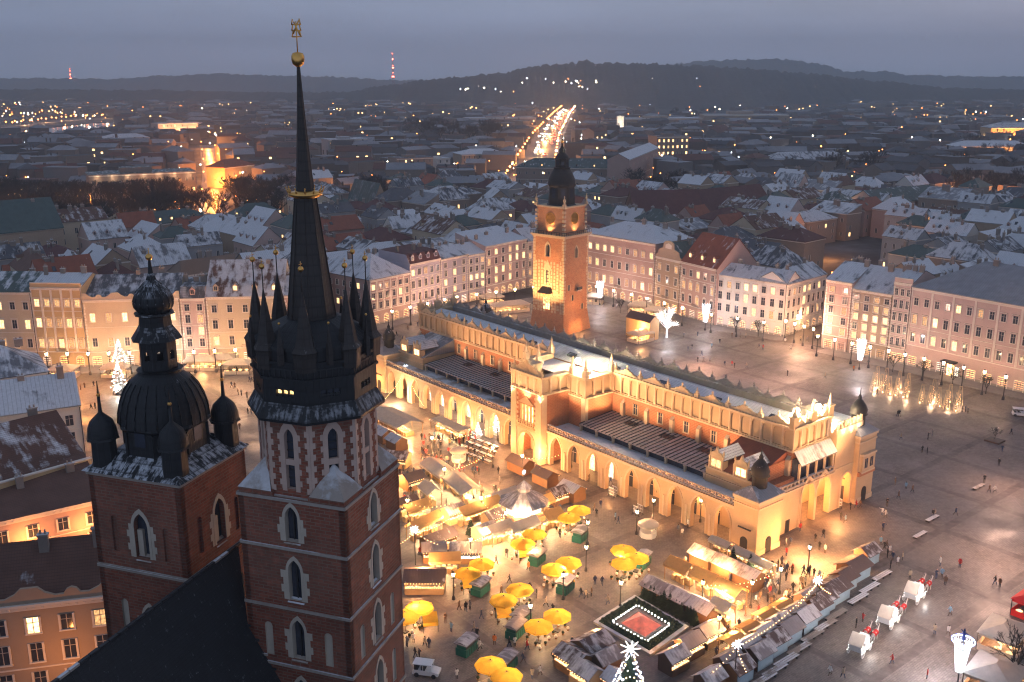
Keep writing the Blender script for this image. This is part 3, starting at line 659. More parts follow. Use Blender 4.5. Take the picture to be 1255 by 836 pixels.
b = MB(); b.box(31.6, 36.9, -1.5, -1.0, 5.6, 6.4, 2); b.box(32.2, 36.4, -1.6, -1.0, 6.4, 9.6, 0); b.box(32.0, 36.6, -1.75, -1.0, 9.6, 9.95, 1); b.box(32.1,36.5,-1.7,-1.0,6.2,6.5,1)
for x in (32.9, 34.7):
    for k in range(2): b.box(x+k*.55, x+k*.55+.42, -1.63, -1.6, 7.1, 9.0, 3)
P('bay_window', b, [M['hall_plaster'], M['hall_stone'], M['brick_hall'], M['win_dark']])
b = MB(); b.box(6.0, 25.2, 0.2, 5.5, 8.0, 8.2, 0); b.box(6.0, 25.2, 0, .35, 8.2, 8.45, 1); b.box(6.0, 25.2, -.05, .4, 9.05, 9.25, 1)
for i in range(17): x = 6.2+i*1.18; b.box(x-.14, x+.14, .05, .3, 8.45, 9.05, 1)
P('end_gallery', b, [M['stone_snow'], M['stone_snow']])
b = MB(); b.add([(14.0,-.4,11.9),(25.2,-.4,11.9),(25.2,AY0-.3,14.0),(14.0,AY0-.3,14.0),(14,-.4,12.1),(25.2,-.4,12.1),(25.2,AY0-.3,14.2),(14,AY0-.3,14.2)], [(3,2,1,0),(4,5,6,7),(0,1,5,4),(0,4,7,3),(1,2,6,5)], 0); P('gallery_roof', b, [M['roof_snow']])
for i in range(5): q = MB(); q.bx(14.3+i*2.6, .2, 9.25, .35, .35, 2.9); P('pillar', q, [M['hall_stone']])
b = MB(); b.box(14.0, 25.2, AY0-.25, AY0-.02, 8.2, 12.8, 0); P('gallery_glazing', b, [M['win_dark']])
b = MB(); b.add([(6,2.6,8.3),(14,2.6,8.3),(14,2.6,12.5),(6,2.6,12.5)],[(0,1,2,3)],0); b.box(6.0, 14, 0.9, 2.7, 8.2, 9.6, 0); P('wing_end_wall', b, [M['brick_hall']])
# --- right-hand wing, mostly behind the hall
b = MB(); b.box(AX1, 36.6, 9.0, 113, 0, 8.6, 0); b.box(AX1, 37, 9.0, 113, 8.6, 8.9, 1); P('far_wing', b, [M['hall_plaster'], M['roof_snow']])
b = MB(); b.box(6, 36, 113.5, 118.6, 0, 8.6, 0); b.box(6,36,113.4,118.7,8.6,8.8,1); b.box(25.5,33,117.6,118.6,8.6,15.2,0); P('far_end', b, [M['hall_plaster'], M['stone_snow']])
b = MB(); b.box(5.3, AX0, 2.6, 113.5, 0, 7.55, 0); P('ground_floor', b, [M['hall_plaster']])
# --- light: floodlights on the terrace, lamps in the arcades
for y in list(range(8, 46, 9))+list(range(71, 112, 9)):
    spot(hall(7.6, y, 9.75), hall(14.0, y, 16.9), 1450, GOLD, 105)
for y in (48.5, 51, 56, 61.5, 64): spot(hall(-3.0, y, 13.5) if 50 < y < 62 else hall(2.5, y, 12.5), hall(-1.2 if 50 < y < 62 else 6.5, y, 17.5), 900, (1,.6,.32), 125)
for x in (8, 12): spot(hall(x-1, 43.5, 11), hall(x, 47, 16.5), 600, GOLD, 120)
for x in (15, 20, 25): spot(hall(x, -5.0, 12.6), hall(x, 2, 16.8), 950, GOLD, 120)
for y in list(range(5, 51, 10))+list(range(64, 112, 10)): lamp(hall(2.9, y, 4.6), 330, (1,.45,.17))
for y in list(range(7, 51, 11))+list(range(66, 112, 12)): lamp(hall(-4.0, y, 1.5), 120, WARM, .2)
for x in (17.3, 22.2, 29.5): lamp(hall(x, 3.2, 4.2), 650, AMBER)
lamp(hall(0.8, 56, 4), 700, WARM); lamp(hall(-.5, 56, 9.6), 250, (1,.62,.3)); lamp(hall(-4, 50, 3), 500, WARM); lamp(hall(-4, 62, 3), 500, WARM)
lamp(hall(2, -5, 1.5), 130, WARM); lamp(hall(8, -4.5, 1.5), 90, WARM); lamp(hall(-3.8, 0.5, 1.5), 130, WARM); lamp(hall(-3, 116, 3), 500, WARM);
for x in (27, 29.5, 32): lamp(hall(x, -.6, 15.6), 60, (1,.7,.45))
# floodlight masts whose lenses glare towards the camera
def glare(p, n, what):
    t_ = thing('floodlight', what, 'floodlight', p, HALL_R)
    b = MB(); b.tube((0,0,0),(0,0,1.7),.07); b.box(-.7,.7,-.05,.05,1.5,1.6,0); t_m = b.build('post', M['iron'], t_)
    for k in range(n):
        c = MB(); c.bx(-.45+k*.9 if n == 2 else 0, -.2, 1.6, .62, .36, .52, 0); c.ball((-.45+k*.9 if n == 2 else 0, -.42, 1.86), .55, 8, 1); c.build('lamp_head', [M['iron'], M['flood']], t_)
    lamp(p+Vector((0,-.9,2.0)), 800, (1,.62,.36), .3)
glare(hall(12.5, 56, 17.3), 1, 'glaring floodlight on the transept roof of the cloth hall'); glare(hall(8.5, 47.6, 18.6), 1, 'glaring floodlight on the near corner of the transept attic')
glare(hall(AX1+3, 26.0, 8.9), 2, 'twin glaring floodlight behind the long attic of the cloth hall')
glare(hall(15.6, 3.0, 19.4), 1, 'glaring floodlight on the near corner of the long attic'); glare(hall(21.5, 2.4, 19.0), 1, 'glaring floodlight on the middle of the short attic'); glare(hall(28.5, 4.5, 15.1), 1, 'glaring floodlight on the flat roof behind the cresting')
glare(hall(AX1+3.5, 61, 8.9), 1, 'glaring floodlight beyond the hall roof near the tower')
# ================================================================== town hall tower
TH_O = at(690, 411); TH_R = R(49); TS = 12.3
tt = thing('town_hall_tower', 'tall brick town hall tower with clocks and dark baroque helm behind the long hall', 'tower', TH_O, TH_R)
def PT(name, b, mats, label=None):
    o = b.build(name, mats, tt)
    if label: o['label'] = label
    return o
zg = hz(TH_O, 291.5); zb = hz(TH_O+Vector((0,1,0)), 255.0)
b = MB(); S = TS
fl = face_w(S)     # left face, a from 0 (far) to S (front corner)
b.arch_wall(0, S, 0, zg, [(S/2,1.3,zg-7.0,zg-4.6,'p')], .9, 0, 1, back=False, y=0)
b.M = fl; b.arch_wall(0, S, 0, zg, [(S/2-.3,1.6,zg-6.6,zg-3.8,'p')], .9, 0, 1, back=False)
b.M = Matrix.Identity(4); b.quad((S,0,0),(S,S,0),(S,S,zg),(S,0,zg)); b.quad((S,S,0),(0,S,0),(0,S,zg),(S,S,zg))
b.quad((1,1,zg-8),(S-1,1,zg-8),(S-1,1,zg-2),(1,1,zg-2), mi=2); b.quad((1,S-1,zg-8),(1,1,zg-8),(1,1,zg-2),(1,S-1,zg-2), mi=2)
PT('shaft', b, [M['brick_town'], M['stone'], M['win_dark']])
b = MB()          # sloped plinth and pale tracery, quoins
b.add([(-.9,-.9,0),(S+.9,-.9,0),(S+.9,S+.9,0),(-.9,S+.9,0),(-.02,-.02,7),(S,-.02,7),(S,S,7),(-.02,S,7)], [(0,1,5,4),(1,2,6,5),(2,3,7,6),(3,0,4,7)], 0)
PT('plinth', b, [M['brick_town']])
b = MB(); rnd = random.Random(5)
k = int(zg/1.0)
for i in range(k):
    for (x,y) in ((0,0),(S,0),(0,S)):
        w = rnd.choice((.55,.9)); z = i*zg/k; h = zg/k*.8
        b.box(x-(.06 if x == 0 else w), x+(w if x == 0 else .06), y-(.06 if y == 0 else w), y+(w if y == 0 else .06), z, z+h, 0)
b.M = fl
for i in range(9):
    a = 1.2+i*(S-2.4)/8; z0 = zg-20+rnd.uniform(-1,1) if abs(i-4) > 1 else zg-21
    z1 = zg-7.2 if abs(i-4) > 0 else zg-8.5
    for j in range(int((z1-z0)/1.1)): b.box(a-.24-rnd.choice((0,.15)), a+.24+rnd.choice((0,.15)), -.1, 0, z0+j*1.1, z0+j*1.1+.85, 0)
for j in range(14):
    for i in range(10):
        if rnd.random() < .75 and not (3 < i < 6 and j < 9): b.box(.7+i*1.13, .7+i*1.13+rnd.uniform(.6,1.1), -.07, 0, .8+j*.95, .8+j*.95+.8, 0)
b.arch_ring(S/2-.3, 1.6, zg-6.6, zg-3.8, 'p', .4, 0, .14, 0)
b.arch_ring(S/2-.3, 1.5, zg-15.0, zg-11.8, 'p', .45, 0, .16, 0); b.plate([(S/2-2.2,zg-10.8),(S/2+1.6,zg-10.8),(S/2-.3,zg-7.6)], -.12, 0, 0)
b.box(S/2-2.2,S/2+1.6,-.15,0,zg-16.2,zg-15.6,0)
b.M = frame((0,0,0),0); b.arch_ring(S/2, 1.3, zg-7.0, zg-4.6, 'p', .3, 0, .12, 0)
for (a,z) in ((2.6,zg-17),(4.6,zg-20.5),(9.6,zg-24)): b.arch_ring(a, .9, z, z+1.8, 's', .25, 0, .12, 0)
PT('stone_dressing', b, [M['hall_stone']])
b = MB(); b.M = fl
b.arch_face(S/2-.3, 1.5, zg-15.0, zg-11.8, 'p', -.02, 0); PT('window', b, [M['win_dark']])
for (a,z) in ((2.6,zg-17),(4.6,zg-20.5),(9.6,zg-24)): b = MB(); b.box(a-.45,a+.45,-.03,-.01,z,z+1.8,0); PT('window', b, [M['win_dark']])
b = MB(); b.M = fl; c = S/2-.5; b.arch_ring(c, 2.6, 7.5, 11.6, 's', .3, 0, .2, 1); b.box(c-1.3, c+1.3, -.06, 0, 7.5, 11.6, 0)
for x in (-.45,.45): b.box(c+x-.08, c+x+.08, -.12, 0, 7.5, 11.6, 1)
b.box(c-1.3,c+1.3,-.12,0,9.9,10.05,1); PT('window', b, [M['win_lit'], M['hall_stone']], 'large warmly lit window low in the tower')
b = MB(); b.M = fl; b.add([(c-2.4,-2.2,12.9),(c+2.4,-2.2,12.9),(c+1.7,0,14.9),(c-1.7,0,14.9),(c-2.4,0,12.9),(c+2.4,0,12.9)], [(0,1,2,3),(0,3,4),(1,5,2),(0,4,5,1)], 0); PT('canopy_roof', b, [M['copper']])
b = MB(); b.M = frame((0,0,0),0); b.box(5.6,8.2,-1.1,0,zg-17.6,zg-17.2,0); b.box(5.6,8.2,-1.1,-1.0,zg-17.2,zg-16.3,1); PT('balcony', b, [M['hall_stone'], M['iron']])
b = MB(); o = .75
b.box(-o*.5, S+o*.5, -o*.5, S+o*.5, zg-.5, zg, 0); b.box(-o, S+o, -o, S+o, zg, zg+.4, 0); PT('cornice', b, [M['hall_stone']])
b = MB()
for i in range(14):
    for (x,y) in ((-.6+i*1.04,-.6),(-.6,-.6+i*1.04)): b.bx(x, y, zg+.4, .12, .12, 1.0)
b.box(-.66,S+.6,-.66,-.54,zg+1.35,zg+1.5); b.box(-.66,-.54,-.54,S+.6,zg+1.35,zg+1.5); PT('gallery_railing', b, [M['iron']])
i_ = .8; b = MB(); b.box(i_, S-i_, i_, S-i_, zg+.4, zb, 0); b.box(i_-.3, S-i_+.3, i_-.3, S-i_+.3, zb-.35, zb+.15, 1)
for (x,y) in ((i_,i_),(S-i_,i_),(i_,S-i_)):
    for k in range(6): b.bx(x, y, zg+.6+k*1.3, .9, .9, .8, 1)
PT('clock_stage', b, [M['brick_town'], M['hall_stone']])
for Mx in (frame((S/2, i_, zg+5.3), 0), Matrix.Translation((i_, S/2, zg+5.3)) @ Matrix.Rotation(-math.pi/2,4,'Z')):
    b = MB(); b.M = Mx @ Matrix.Rotation(R(90),4,'X')
    b.lathe([(1.9,0),(1.9,.12),(1.6,.16),(1.6,.1)], 24, mi=1); b.lathe([(1.6,.02),(.01,.10)], 24, mi=0, caps=False)
    for k in range(12): a = 2*math.pi*k/12; b.tube((1.2*math.cos(a),1.2*math.sin(a),.15),(1.5*math.cos(a),1.5*math.sin(a),.15), .07, n=4, mi=1)
    b.tube((0,0,.18),(.55,.6,.18), .08, n=4, mi=1); b.tube((0,0,.2),(-1.2,.3,.2), .06, n=4, mi=1)
    PT('clock_face', b, [plain('clock dial', (.3,.2,.1), .6), M['gold']])
for (x,y) in ((.6,.6),(S-.6,.6),(.6,S-.6),(S-.6,S-.6),(S/2,.5),(.5,S/2)):
    if x != S/2 and y != S/2: 
        b = MB(); b.bx(x, y, zb+.1, .9, .9, .9, 0); b.lathe([(.35,zb+1.0),(.25,zb+1.6),(.5,zb+2.1),(.3,zb+2.6),(.12,zb+3.0),(.22,zb+3.3),(.03,zb+3.7)], 8, x, y, 0); PT('pinnacle', b, [M['hall_stone']])
b = MB(); q = lambda v: hz(TH_O+Vector((0,8,0)), v); ph = math.pi/8; c = S/2
b.lathe([(5.1,zb),(4.3,zb+.6),(4.15,q(229)),(4.5,q(227)),(4.5,q(225))], 8, c, c, 0, ph, False)
b.lathe([(4.35,q(225)),(4.1,q(219)),(3.3,q(212)),(2.6,q(208)),(2.55,q(206)),(2.8,q(205))], 16, c, c, 0)
b.lathe([(2.2,q(206)),(2.15,q(196)),(2.6,q(195)),(2.4,q(194))], 8, c, c, 0, ph, False)
b.lathe([(2.2,q(194)),(1.9,q(191)),(1.1,q(188)),(.9,q(187)),(1.0,q(184)),(.55,q(181)),(.3,q(179)),(.16,q(172)),(.05,q(164))], 12, c, c, 0)
b.ball((c,c,q(174)), .45, 8, 1)
for k in range(8):
    a = 2*math.pi*k/8; b.M = Matrix.Translation((c,c,0)) @ Matrix.Rotation(a,4,'Z'); b.box(2.02,2.05,-.4,.4,q(205)+.8,q(196)-.5,2); b.box(3.88,3.92,-.7,.7,zb+2.2,q(231),2)
PT('helm', b, [M['copper'], M['gold'], M['win_dark']])
def tw(x, y, z): return frame(TH_O, TH_R) @ Vector((x,y,z))
for (p,qq,pw) in ((tw(S/2,-.4,zg+1.0),tw(S/2,1.5,zg+6),420),(tw(-.4,S/2,zg+1.0),tw(1.5,S/2,zg+6),420)): spot(p, qq, pw, (1,.6,.26), 110)
for x in (2.5, 9): spot(tw(x,-9,1.0), tw(x,0,17), 1500, WARM, 80)
for y in (3, 9.5): spot(tw(-10,y,8.0), tw(0,y,20), 8000, (1,.52,.19), 85)
lamp(tw(4,-2.8,2.0), 150, WARM); lamp(tw(7,-2.8,2.0), 150, WARM); lamp(tw(-1.5,S/2,10), 120, WARM)
# ================================================================== the two church towers and the nave roof
CR = R(-19.0)
TC = Vector((-16.6, 79.0, 0)); LC = Vector((-31.6, 84.2, 0))
tall = thing('tall_church_tower', 'tall brick church tower with octagonal top and needle spire ringed by spirelets', 'church tower', TC, CR)
low = thing('lower_church_tower', 'lower square brick church tower under dark onion domes', 'church tower', LC, CR)
nave = thing('church_nave', 'steep black slate nave roof close below between the two church towers', 'church', TC, CR)
def PP(par): 
    def f(name, b, mats, label=None):
        o = b.build(name, mats, par)
        if label: o['label'] = label
        return o
    return f
def sqface(s, k): return Matrix.Rotation(k*math.pi/2,4,'Z') @ Matrix.Translation((-s/2,-s/2,0))   # k=0 faces -y, 1 faces +x
def jag(b, x0, z0, z1, side, y=0, mi=1, w=(.32,.55), st=.55):
    n = max(1, int((z1-z0)/st)); h = (z1-z0)/n
    for i in range(n):
        ww = w[i%2]; b.box(min(x0, x0+side*ww), max(x0, x0+side*ww), y-.03, y+.02, z0+i*h, z0+(i+1)*h, mi)
T_ = PP(tall); L_ = PP(low); N_ = PP(nave)
S = 10.0
stages = [(8.0,17.0),(17.0,23.0),(23.0,29.0),(29.0,34.6),(34.6,40.2),(40.2,44.6)]
def tower_stage(par, s, z0, z1, win, niche, mats, cent, ww=1.15, faces=(0,1), name='wall_stage', pane=True, topcourse=True, wh=.62):
    b = MB(); p = MB()
    for k in range(4):
        b.M = p.M = sqface(s, k); c = s/2; h = z1-z0; ops = []
        if k in faces:
            if win: ops.append((c+cent, ww, z0+h*.14, z0+h*wh, 'p'))
            if niche: ops += [(c+cent+d, .75, z0+h*.12, z0+h*.62, 'r') for d in niche]
        b.arch_wall(0, s, z0, z1, ops, .55, 0, 1, back=False)
        if k in faces:
            if win:
                p = MB(); p.M = b.M
                b.arch_ring(c+cent, ww, z0+h*.14, z0+h*wh, 'p', .24, 0, .05, 1); jag(b, c+cent-ww/2-.2, z0+h*.14, z0+h*wh, -1); jag(b, c+cent+ww/2+.2, z0+h*.14, z0+h*wh, 1)
                b.add([(c+cent-.8,-.12,z0+h*.10),(c+cent+.8,-.12,z0+h*.10),(c+cent+.8,.35,z0+h*.14+.12),(c+cent-.8,.35,z0+h*.14+.12)], [(0,1,2,3)], 2)
                p.box(c+cent-ww, c+cent+ww, .5, .56, z0+h*.1, z0+h*.95, 0); p.box(c+cent-.06,c+cent+.06,.3,.5,z0+h*.14,z0+h*wh+.8,1)
                PP(par)('window', p, [M['win_dark'], M['iron']])
            for d in (niche or ()): b.box(c+cent+d-.5, c+cent+d+.5, .16, .22, z0+h*.1, z0+h*.8, 1)
        if topcourse: b.box(-.08, s+.08, -.14, 0, z1-.2, z1+.04, 2)
    PP(par)(name, b, mats); 
BT = [M['brick_tower'], M['stone'], M['stone_snow']]
for i,(z0,z1) in enumerate(stages):
    tower_stage(tall, S, z0, z1, True, (-2.9, 2.9) if i in (0,1,2,3) else None, BT, 0.0, 1.2)
b = MB()          # corner shoulders where the square turns into an octagon
r8 = 4.62/math.cos(math.pi/8)
z0, z1 = 44.64, 46.9
for k in range(4):
    b.M = Matrix.Rotation(k*math.pi/2,4,'Z'); e = 5.0; t_ = e-4.62*.4142-.45
    b.box(e-t_-.7, e-.05, -e+.05, -e+t_+.7, z0-.05, z0+.5, 1)
    b.add([(e-t_-.6,-e,z0+.45),(e,-e,z0+.45),(e,-e+t_+.6,z0+.45),(e-t_*.5-.55,-e+t_*.5+.55,z1+.6)], [(0,1,3),(1,2,3)], 0)
T_('shoulder', b, [M['stone_snow'], M['brick_tower']])
def octface(k, d): return Matrix.Rotation(k*math.pi/4,4,'Z') @ Matrix.Translation((-d*.41421,-d,0))
d8 = 4.62; L8 = 2*d8*.41421
zt = 51.6
b = MB(); p = MB()
for k in range(8):
    p = MB(); b.M = p.M = octface(k, d8); c = L8/2
    b.arch_wall(0, L8, 44.6, zt, [(c,.85,45.4,49.9 if k%2 == 0 else 49.9,'p')], .5, 0, 1, back=False)
    jag(b, 0.0, 44.6, zt, 1, 0, 1, (.24,.46), .5); jag(b, L8, 44.6, zt, -1, 0, 1, (.24,.46), .5)
    jag(b, c-.42, 45.2, 50.2, -1, 0, 1, (.40,.62), .5); jag(b, c+.42, 45.2, 50.2, 1, 0, 1, (.40,.62), .5); b.arch_ring(c, .85, 45.4, 49.9, 'p', .42, 0, .045, 1)
    b.box(-.1, L8+.1, -.13, 0, 44.5, 44.75, 2); b.box(c-.42, c+.42, .0, .3, 47.5, 48.0, 1)
    p.box(c-.6, c+.6, .42, .5, 45.2, 51.2, 0)
    for z in (46.2,46.9,48.6,49.3): p.box(c-.45, c+.45, .36, .42, z, z+.1, 1)
    if k in (7,0,1,2): T_('window', p, [M['win_dark'], M['iron']])
T_('octagon_wall', b, [M['brick_tower'], M['stone_warm_light'], M['stone_snow']])
ph = math.pi/8; q = lambda v: hz(TC, v)
b = MB(); b.lathe([(5.75,zt-.25),(5.8,zt),(5.1,zt+1.2),(5.0,zt+2.0)], 8, 0, 0, 0, ph, False)
for k in range(8):
    b.M = octface(k, 5.33); n = 9
    for i in range(n): b.box(.1+i*.48, .16+i*.48, -.0, 1.0, zt-.1, zt-.04, 0)
T_('skirt_roof', b, [M['copper']])
zc0, zc1 = zt+1.2, zt+5.6
b = MB(); dg = 4.75; LG = 2*dg*.41421
for k in range(8):
    b.M = octface(k, dg); b.arch_wall(0, LG, zc0, zc1, [(LG/2-.55,.5,zc0+.6,zc0+1.1,'g'),(LG/2,.5,zc0+.6,zc0+1.1,'g'),(LG/2+.55,.5,zc0+.6,zc0+1.1,'g')], .3, 0, 0, back=False)
    b.box(-.1, LG+.1, -.16, 0, zc0+2.0, zc0+2.2, 0); b.box(-.14, LG+.14, -.22, 0, zc0+3.3, zc0+3.55, 0)
    for i in range(8): b.box(.15+i*.5, .2+i*.5, -.1, -.05, zc0+2.2, zc0+2.9, 1)
    b.box(0, LG, -.11, -.05, zc0+2.85, zc0+2.95, 1)
    b.box(LG/2-.9, LG/2+.9, .3, .35, zc0+.4, zc0+1.5, 2 if k in (7,0) else 3)
b.M = Matrix.Identity(4); b.lathe([(5.25,zc1),(5.2,zc1+.25),(3.6,zc1+1.2),(2.3,zc1+1.8)], 8, 0, 0, 0, ph, False)
T_('wooden_gallery', b, [M['copper'], M['iron'], M['win_lit'], M['win_dark']])
for k in range(8):
    a = k*math.pi/4+ph; x, y = 4.55*math.cos(a), 4.55*math.sin(a); z = zc1-.2
    b = MB(); b.lathe([(.95,z-1.4),(1.05,z),(1.15,z+.2),(.80,z+.7),(.05,z+5.0)], 6, x, y, 0, a, False); b.tube((x,y,z+4.8),(x,y,z+6.6), .045); b.ball((x,y,z+6.8), .24, 8, 1); b.tube((x,y,z+7.0),(x,y,z+7.4), .03, mi=1)
    b.box(x-.03,x+.03,y-.2,y+.2,z+7.15,z+7.2,1)
    a2 = k*math.pi/4; x2, y2 = 5.0*math.cos(a2), 5.0*math.sin(a2); b.lathe([(.28,z-.9),(.3,z+.3),(.02,z+2.4)], 5, x2, y2, 0, 0, False); b.ball((x2,y2,z+2.5), .12, 6, 1)
    T_('spirelet', b, [M['copper_fine'], M['gold']])
b = MB(); zr = q(238)
b.lathe([(2.15,zc1+1.0),(1.95,zc1+1.9),(.82,zr)], 8, 0, 0, 0, ph, False)
for k in range(8):
    a = k*math.pi/4+ph; b.tube((2.0*math.cos(a),2.0*math.sin(a),zc1+1.7),(.84*math.cos(a),.84*math.sin(a),zr), .06, .05, 4, 0, False)
b.lathe([(.80,zr),(.60,q(205)),(.36,q(150)),(.2,q(105)),(.12,q(78))], 8, 0, 0, 0, ph, False)
T_('spire', b, [M['copper_fine']])
b = MB(); b.lathe([(.7,zr-.35),(1.35,zr-.1),(1.4,zr+.15),(.7,zr+.3)], 16)
for k in range(12): a = k*math.pi/6; b.tube((1.3*math.cos(a),1.3*math.sin(a),zr+.1),(1.5*math.cos(a),1.5*math.sin(a),zr+.5), .08, .03, 4); b.ball((1.5*math.cos(a),1.5*math.sin(a),zr+.55), .07, 6)
T_('gilded_crown', b, [M['gold']])
b = MB(); zb_ = q(72); b.lathe([(.15,zb_-.62),(.42,zb_-.42),(.5,zb_-.1),(.5,zb_+.2),(.40,zb_+.42),(.1,zb_+.5)], 12); T_('gilded_ball', b, [M['gold']])
b = MB(); zz = q(45); b.tube((0,0,zb_+.4),(0,0,q(26)), .045)
for z_ in (zz+.0, zz+.45, zz+.9): b.tube((-.42,0,z_),(.42,0,z_), .05); b.tube((-.4,0,z_),(-.3,0,z_+.4), .05); b.tube((.38,0,z_),(.28,0,z_+.42), .05)
b.tube((-.3,.0,zz+.2),(.25,0,zz+1.2), .06); b.tube((.3,.0,zz+.1),(-.2,0,zz+1.1), .06)
T_('weather_vane', b, [M['gold']])
# --- lower tower
SL = 9.7; zl = 44.4
BD = [M['brick_tower'], M['stone'], M['stone_snow']]
for z0,z1,w,nch in ((8,26,False,None),(26.0,35.2,True,(-2.7,2.5)),):
    tower_stage(low, SL, z0, z1, w, nch, BD, 0.3, 1.3, wh=.5)
b = MB()
for k in range(4):
    p = MB(); b.M = p.M = sqface(SL, k); c = SL/2+.3
    b.arch_wall(0, SL, 35.24, zl, [(c,1.5,36.6,39.6,'p'),(c-2.9,.6,36.8,40.0,'r'),(c+2.6,.6,36.6,39.6,'r')], .55, 0, 0, back=False)
    b.arch_ring(c, 1.5, 36.6, 39.6, 'p', .28, 0, .06, 1); jag(b, c-1.0, 36.6, 39.8, -1); jag(b, c+1.0, 36.6, 39.8, 1)
    b.add([(c-.8,-.1,36.3),(c+.8,-.1,36.3),(c+.8,.5,36.8),(c-.8,.5,36.8)], [(0,1,2,3)], 2)
    b.box(c-3.3,c-2.5,.2,.3,36.6,40.6,0); b.box(c+2.2,c+3.0,.2,.3,36.4,40.2,0); p.box(c-.9,c+.9,.5,.56,36.4,41.5,0); p.box(c-.6,c-.05,.2,.5,36.7,39.2,1)
    if k < 2: L_('window', p, [M['win_dark'], M['stone']])
    b.box(-.1,SL+.1,-.18,0,zl-.35,zl,2); b.box(-.05,SL+.05,-.08,0,35.1,35.36,2)
L_('belfry_wall', b, BD)
ql = lambda v: hz(LC, v)
b = MB(); b.hip(-SL/2, SL/2, -SL/2, SL/2, zl, 1.4, 0, .35, .12, inset=1.6, flat=.0) if False else b.add([(-SL/2-.4,-SL/2-.4,zl),(SL/2+.4,-SL/2-.4,zl),(SL/2+.4,SL/2+.4,zl),(-SL/2-.4,SL/2+.4,zl),(-2.6,-2.6,zl+1.9),(2.6,-2.6,zl+1.9),(2.6,2.6,zl+1.9),(-2.6,2.6,zl+1.9)], [(0,1,5,4),(1,2,6,5),(2,3,7,6),(3,0,4,7),(4,5,6,7),(3,2,1,0)], 0)
L_('tower_roof', b, [M['copper']])
b = MB()
b.lathe([(3.75,zl+.6),(3.7,ql(517)),(3.9,ql(515)),(4.2,ql(512)),(4.1,ql(510))], 8, 0, 0, 0, ph, False)
for k in range(8):
    b.M = octface(k, 3.45); b.box(.9, 2.0, -.03, 0, zl+2.2, zl+4.2, 1); b.box(-.12,.12,-.12,.1,zl+.8,ql(517),0)
b.M = Matrix.Identity(4); L_('drum', b, [M['copper'], M['win_dark']])
b = MB(); zz0 = ql(511); b.lathe([(3.95,zz0),(3.88,ql(500)),(3.62,ql(487)),(3.2,ql(474)),(2.6,ql(463)),(2.0,ql(457)),(1.75,ql(453)),(2.0,ql(451))], 24)
for k in range(24): a = 2*math.pi*k/24; pr = [(3.98,zz0),(3.91,ql(500)),(3.65,ql(487)),(3.23,ql(474)),(2.63,ql(463))]; [b.tube((r0*math.cos(a),r0*math.sin(a),za),(r1*math.cos(a),r1*math.sin(a),zb2), .055, n=4) for (r0,za),(r1,zb2) in zip(pr[:-1],pr[1:])]
L_('dome', b, [M['copper']])
b = MB(); zc, zd = ql(450), ql(414)
for k in range(8):
    b.M = octface(k, 1.5); l8 = 2*1.5*.41421; b.arch_wall(0, l8, zc, zd, [(l8/2,.55,zc+.9,zd-1.2,'r')], .25, 0, 0)
b.M = Matrix.Identity(4); b.lathe([(1.5,zd),(2.25,zd),(1.7,zd+.8),(1.45,zd+1.2),(1.4,ql(386)),(1.8,ql(384)),(1.7,ql(382))], 8, 0, 0, 0, ph, False)
L_('lantern', b, [M['copper']])
b = MB(); pr = [(1.25,ql(382)),(1.65,ql(375)),(1.72,ql(368)),(1.45,ql(358)),(.85,ql(349)),(.4,ql(343)),(.22,ql(335)),(.1,ql(318))]
b.lathe(pr, 16); 
for k in range(16): a = 2*math.pi*k/16; [b.tube((r0*1.01*math.cos(a),r0*1.01*math.sin(a),za),(r1*1.01*math.cos(a),r1*1.01*math.sin(a),zb2), .04, n=4) for (r0,za),(r1,zb2) in zip(pr[:-2],pr[1:-1])]
b.ball((0,0,ql(315)), .32, 8, 1); b.tube((0,0,ql(315)),(0,0,ql(304)), .04, mi=1); L_('onion_dome', b, [M['copper'], M['gold']])
for sx_,sy_ in ((-1,-1),(1,-1),(1,1),(-1,1)):
    x, y = sx_*3.75, sy_*3.75; z = zl+.45; b = MB(); b.lathe([(1.15,z-.3),(1.1,z+2.2),(1.45,z+2.3),(1.4,z+2.5)], 8, x, y, 0, ph, False)
    b.lathe([(1.3,z+2.5),(1.25,z+3.2),(1.0,z+3.9),(.5,z+4.4),(.18,z+4.7),(.12,z+6.2),(.03,z+7.6)], 12, x, y, 0); b.ball((x,y,z+6.3), .2, 6, 1); L_('corner_turret', b, [M['copper'], M['gold']])
# --- nave
b = MB(); xr, zr_ = -7.9, 37.6; L = 95
pts = [(-19.5,16.0),(4.6,16.0)]
yb = -5.02
def nv(x, y, z): return (x, y, z)
b.add([(xr,yb+3.5,zr_),(xr,yb-L,zr_),(4.9,yb,15.5),(4.9,yb-L,15.5),(-20.4,yb,15.5),(-20.4,yb-L,15.5),(xr+2.9,yb,zr_-5.6),(xr-2.9,yb,zr_-5.6),(xr,yb+3.5,zr_-12)], [(0,6,2,3,1),(1,5,4,7,0),(0,8,6),(0,7,8),(2,6,8,7,4)], 0)
N_('nave_roof', b, [M['church_roof']])
b = MB(); rnd = random.Random(2)
for i in range(60): y = yb+3.4-i*1.0; b.box(xr-.14, xr+.14, y-.46, y+.46, zr_-.05, zr_+.14, 1 if rnd.random() < .10 else 0)
N_('ridge_cap', b, [M['iron'], M['stone_snow']])
b = MB()
for i in range(14): t_ = i/13; x = xr+2.9+(4.9-xr-2.9)*t_; z = zr_-5.6+(15.5-zr_+5.6)*t_; b.M = Matrix.Identity(4); b.bx(x, yb+.02, z-.02, .55, .22, .2, 1 if i in (2,5,9,12) else 0)
N_('flashing', b, [M['iron'], M['stone_snow']])
b = MB(); b.box(-20, 4.6, yb-L, yb-.3, 0, 15.4); N_('nave_wall', b, [M['brick_dark']])
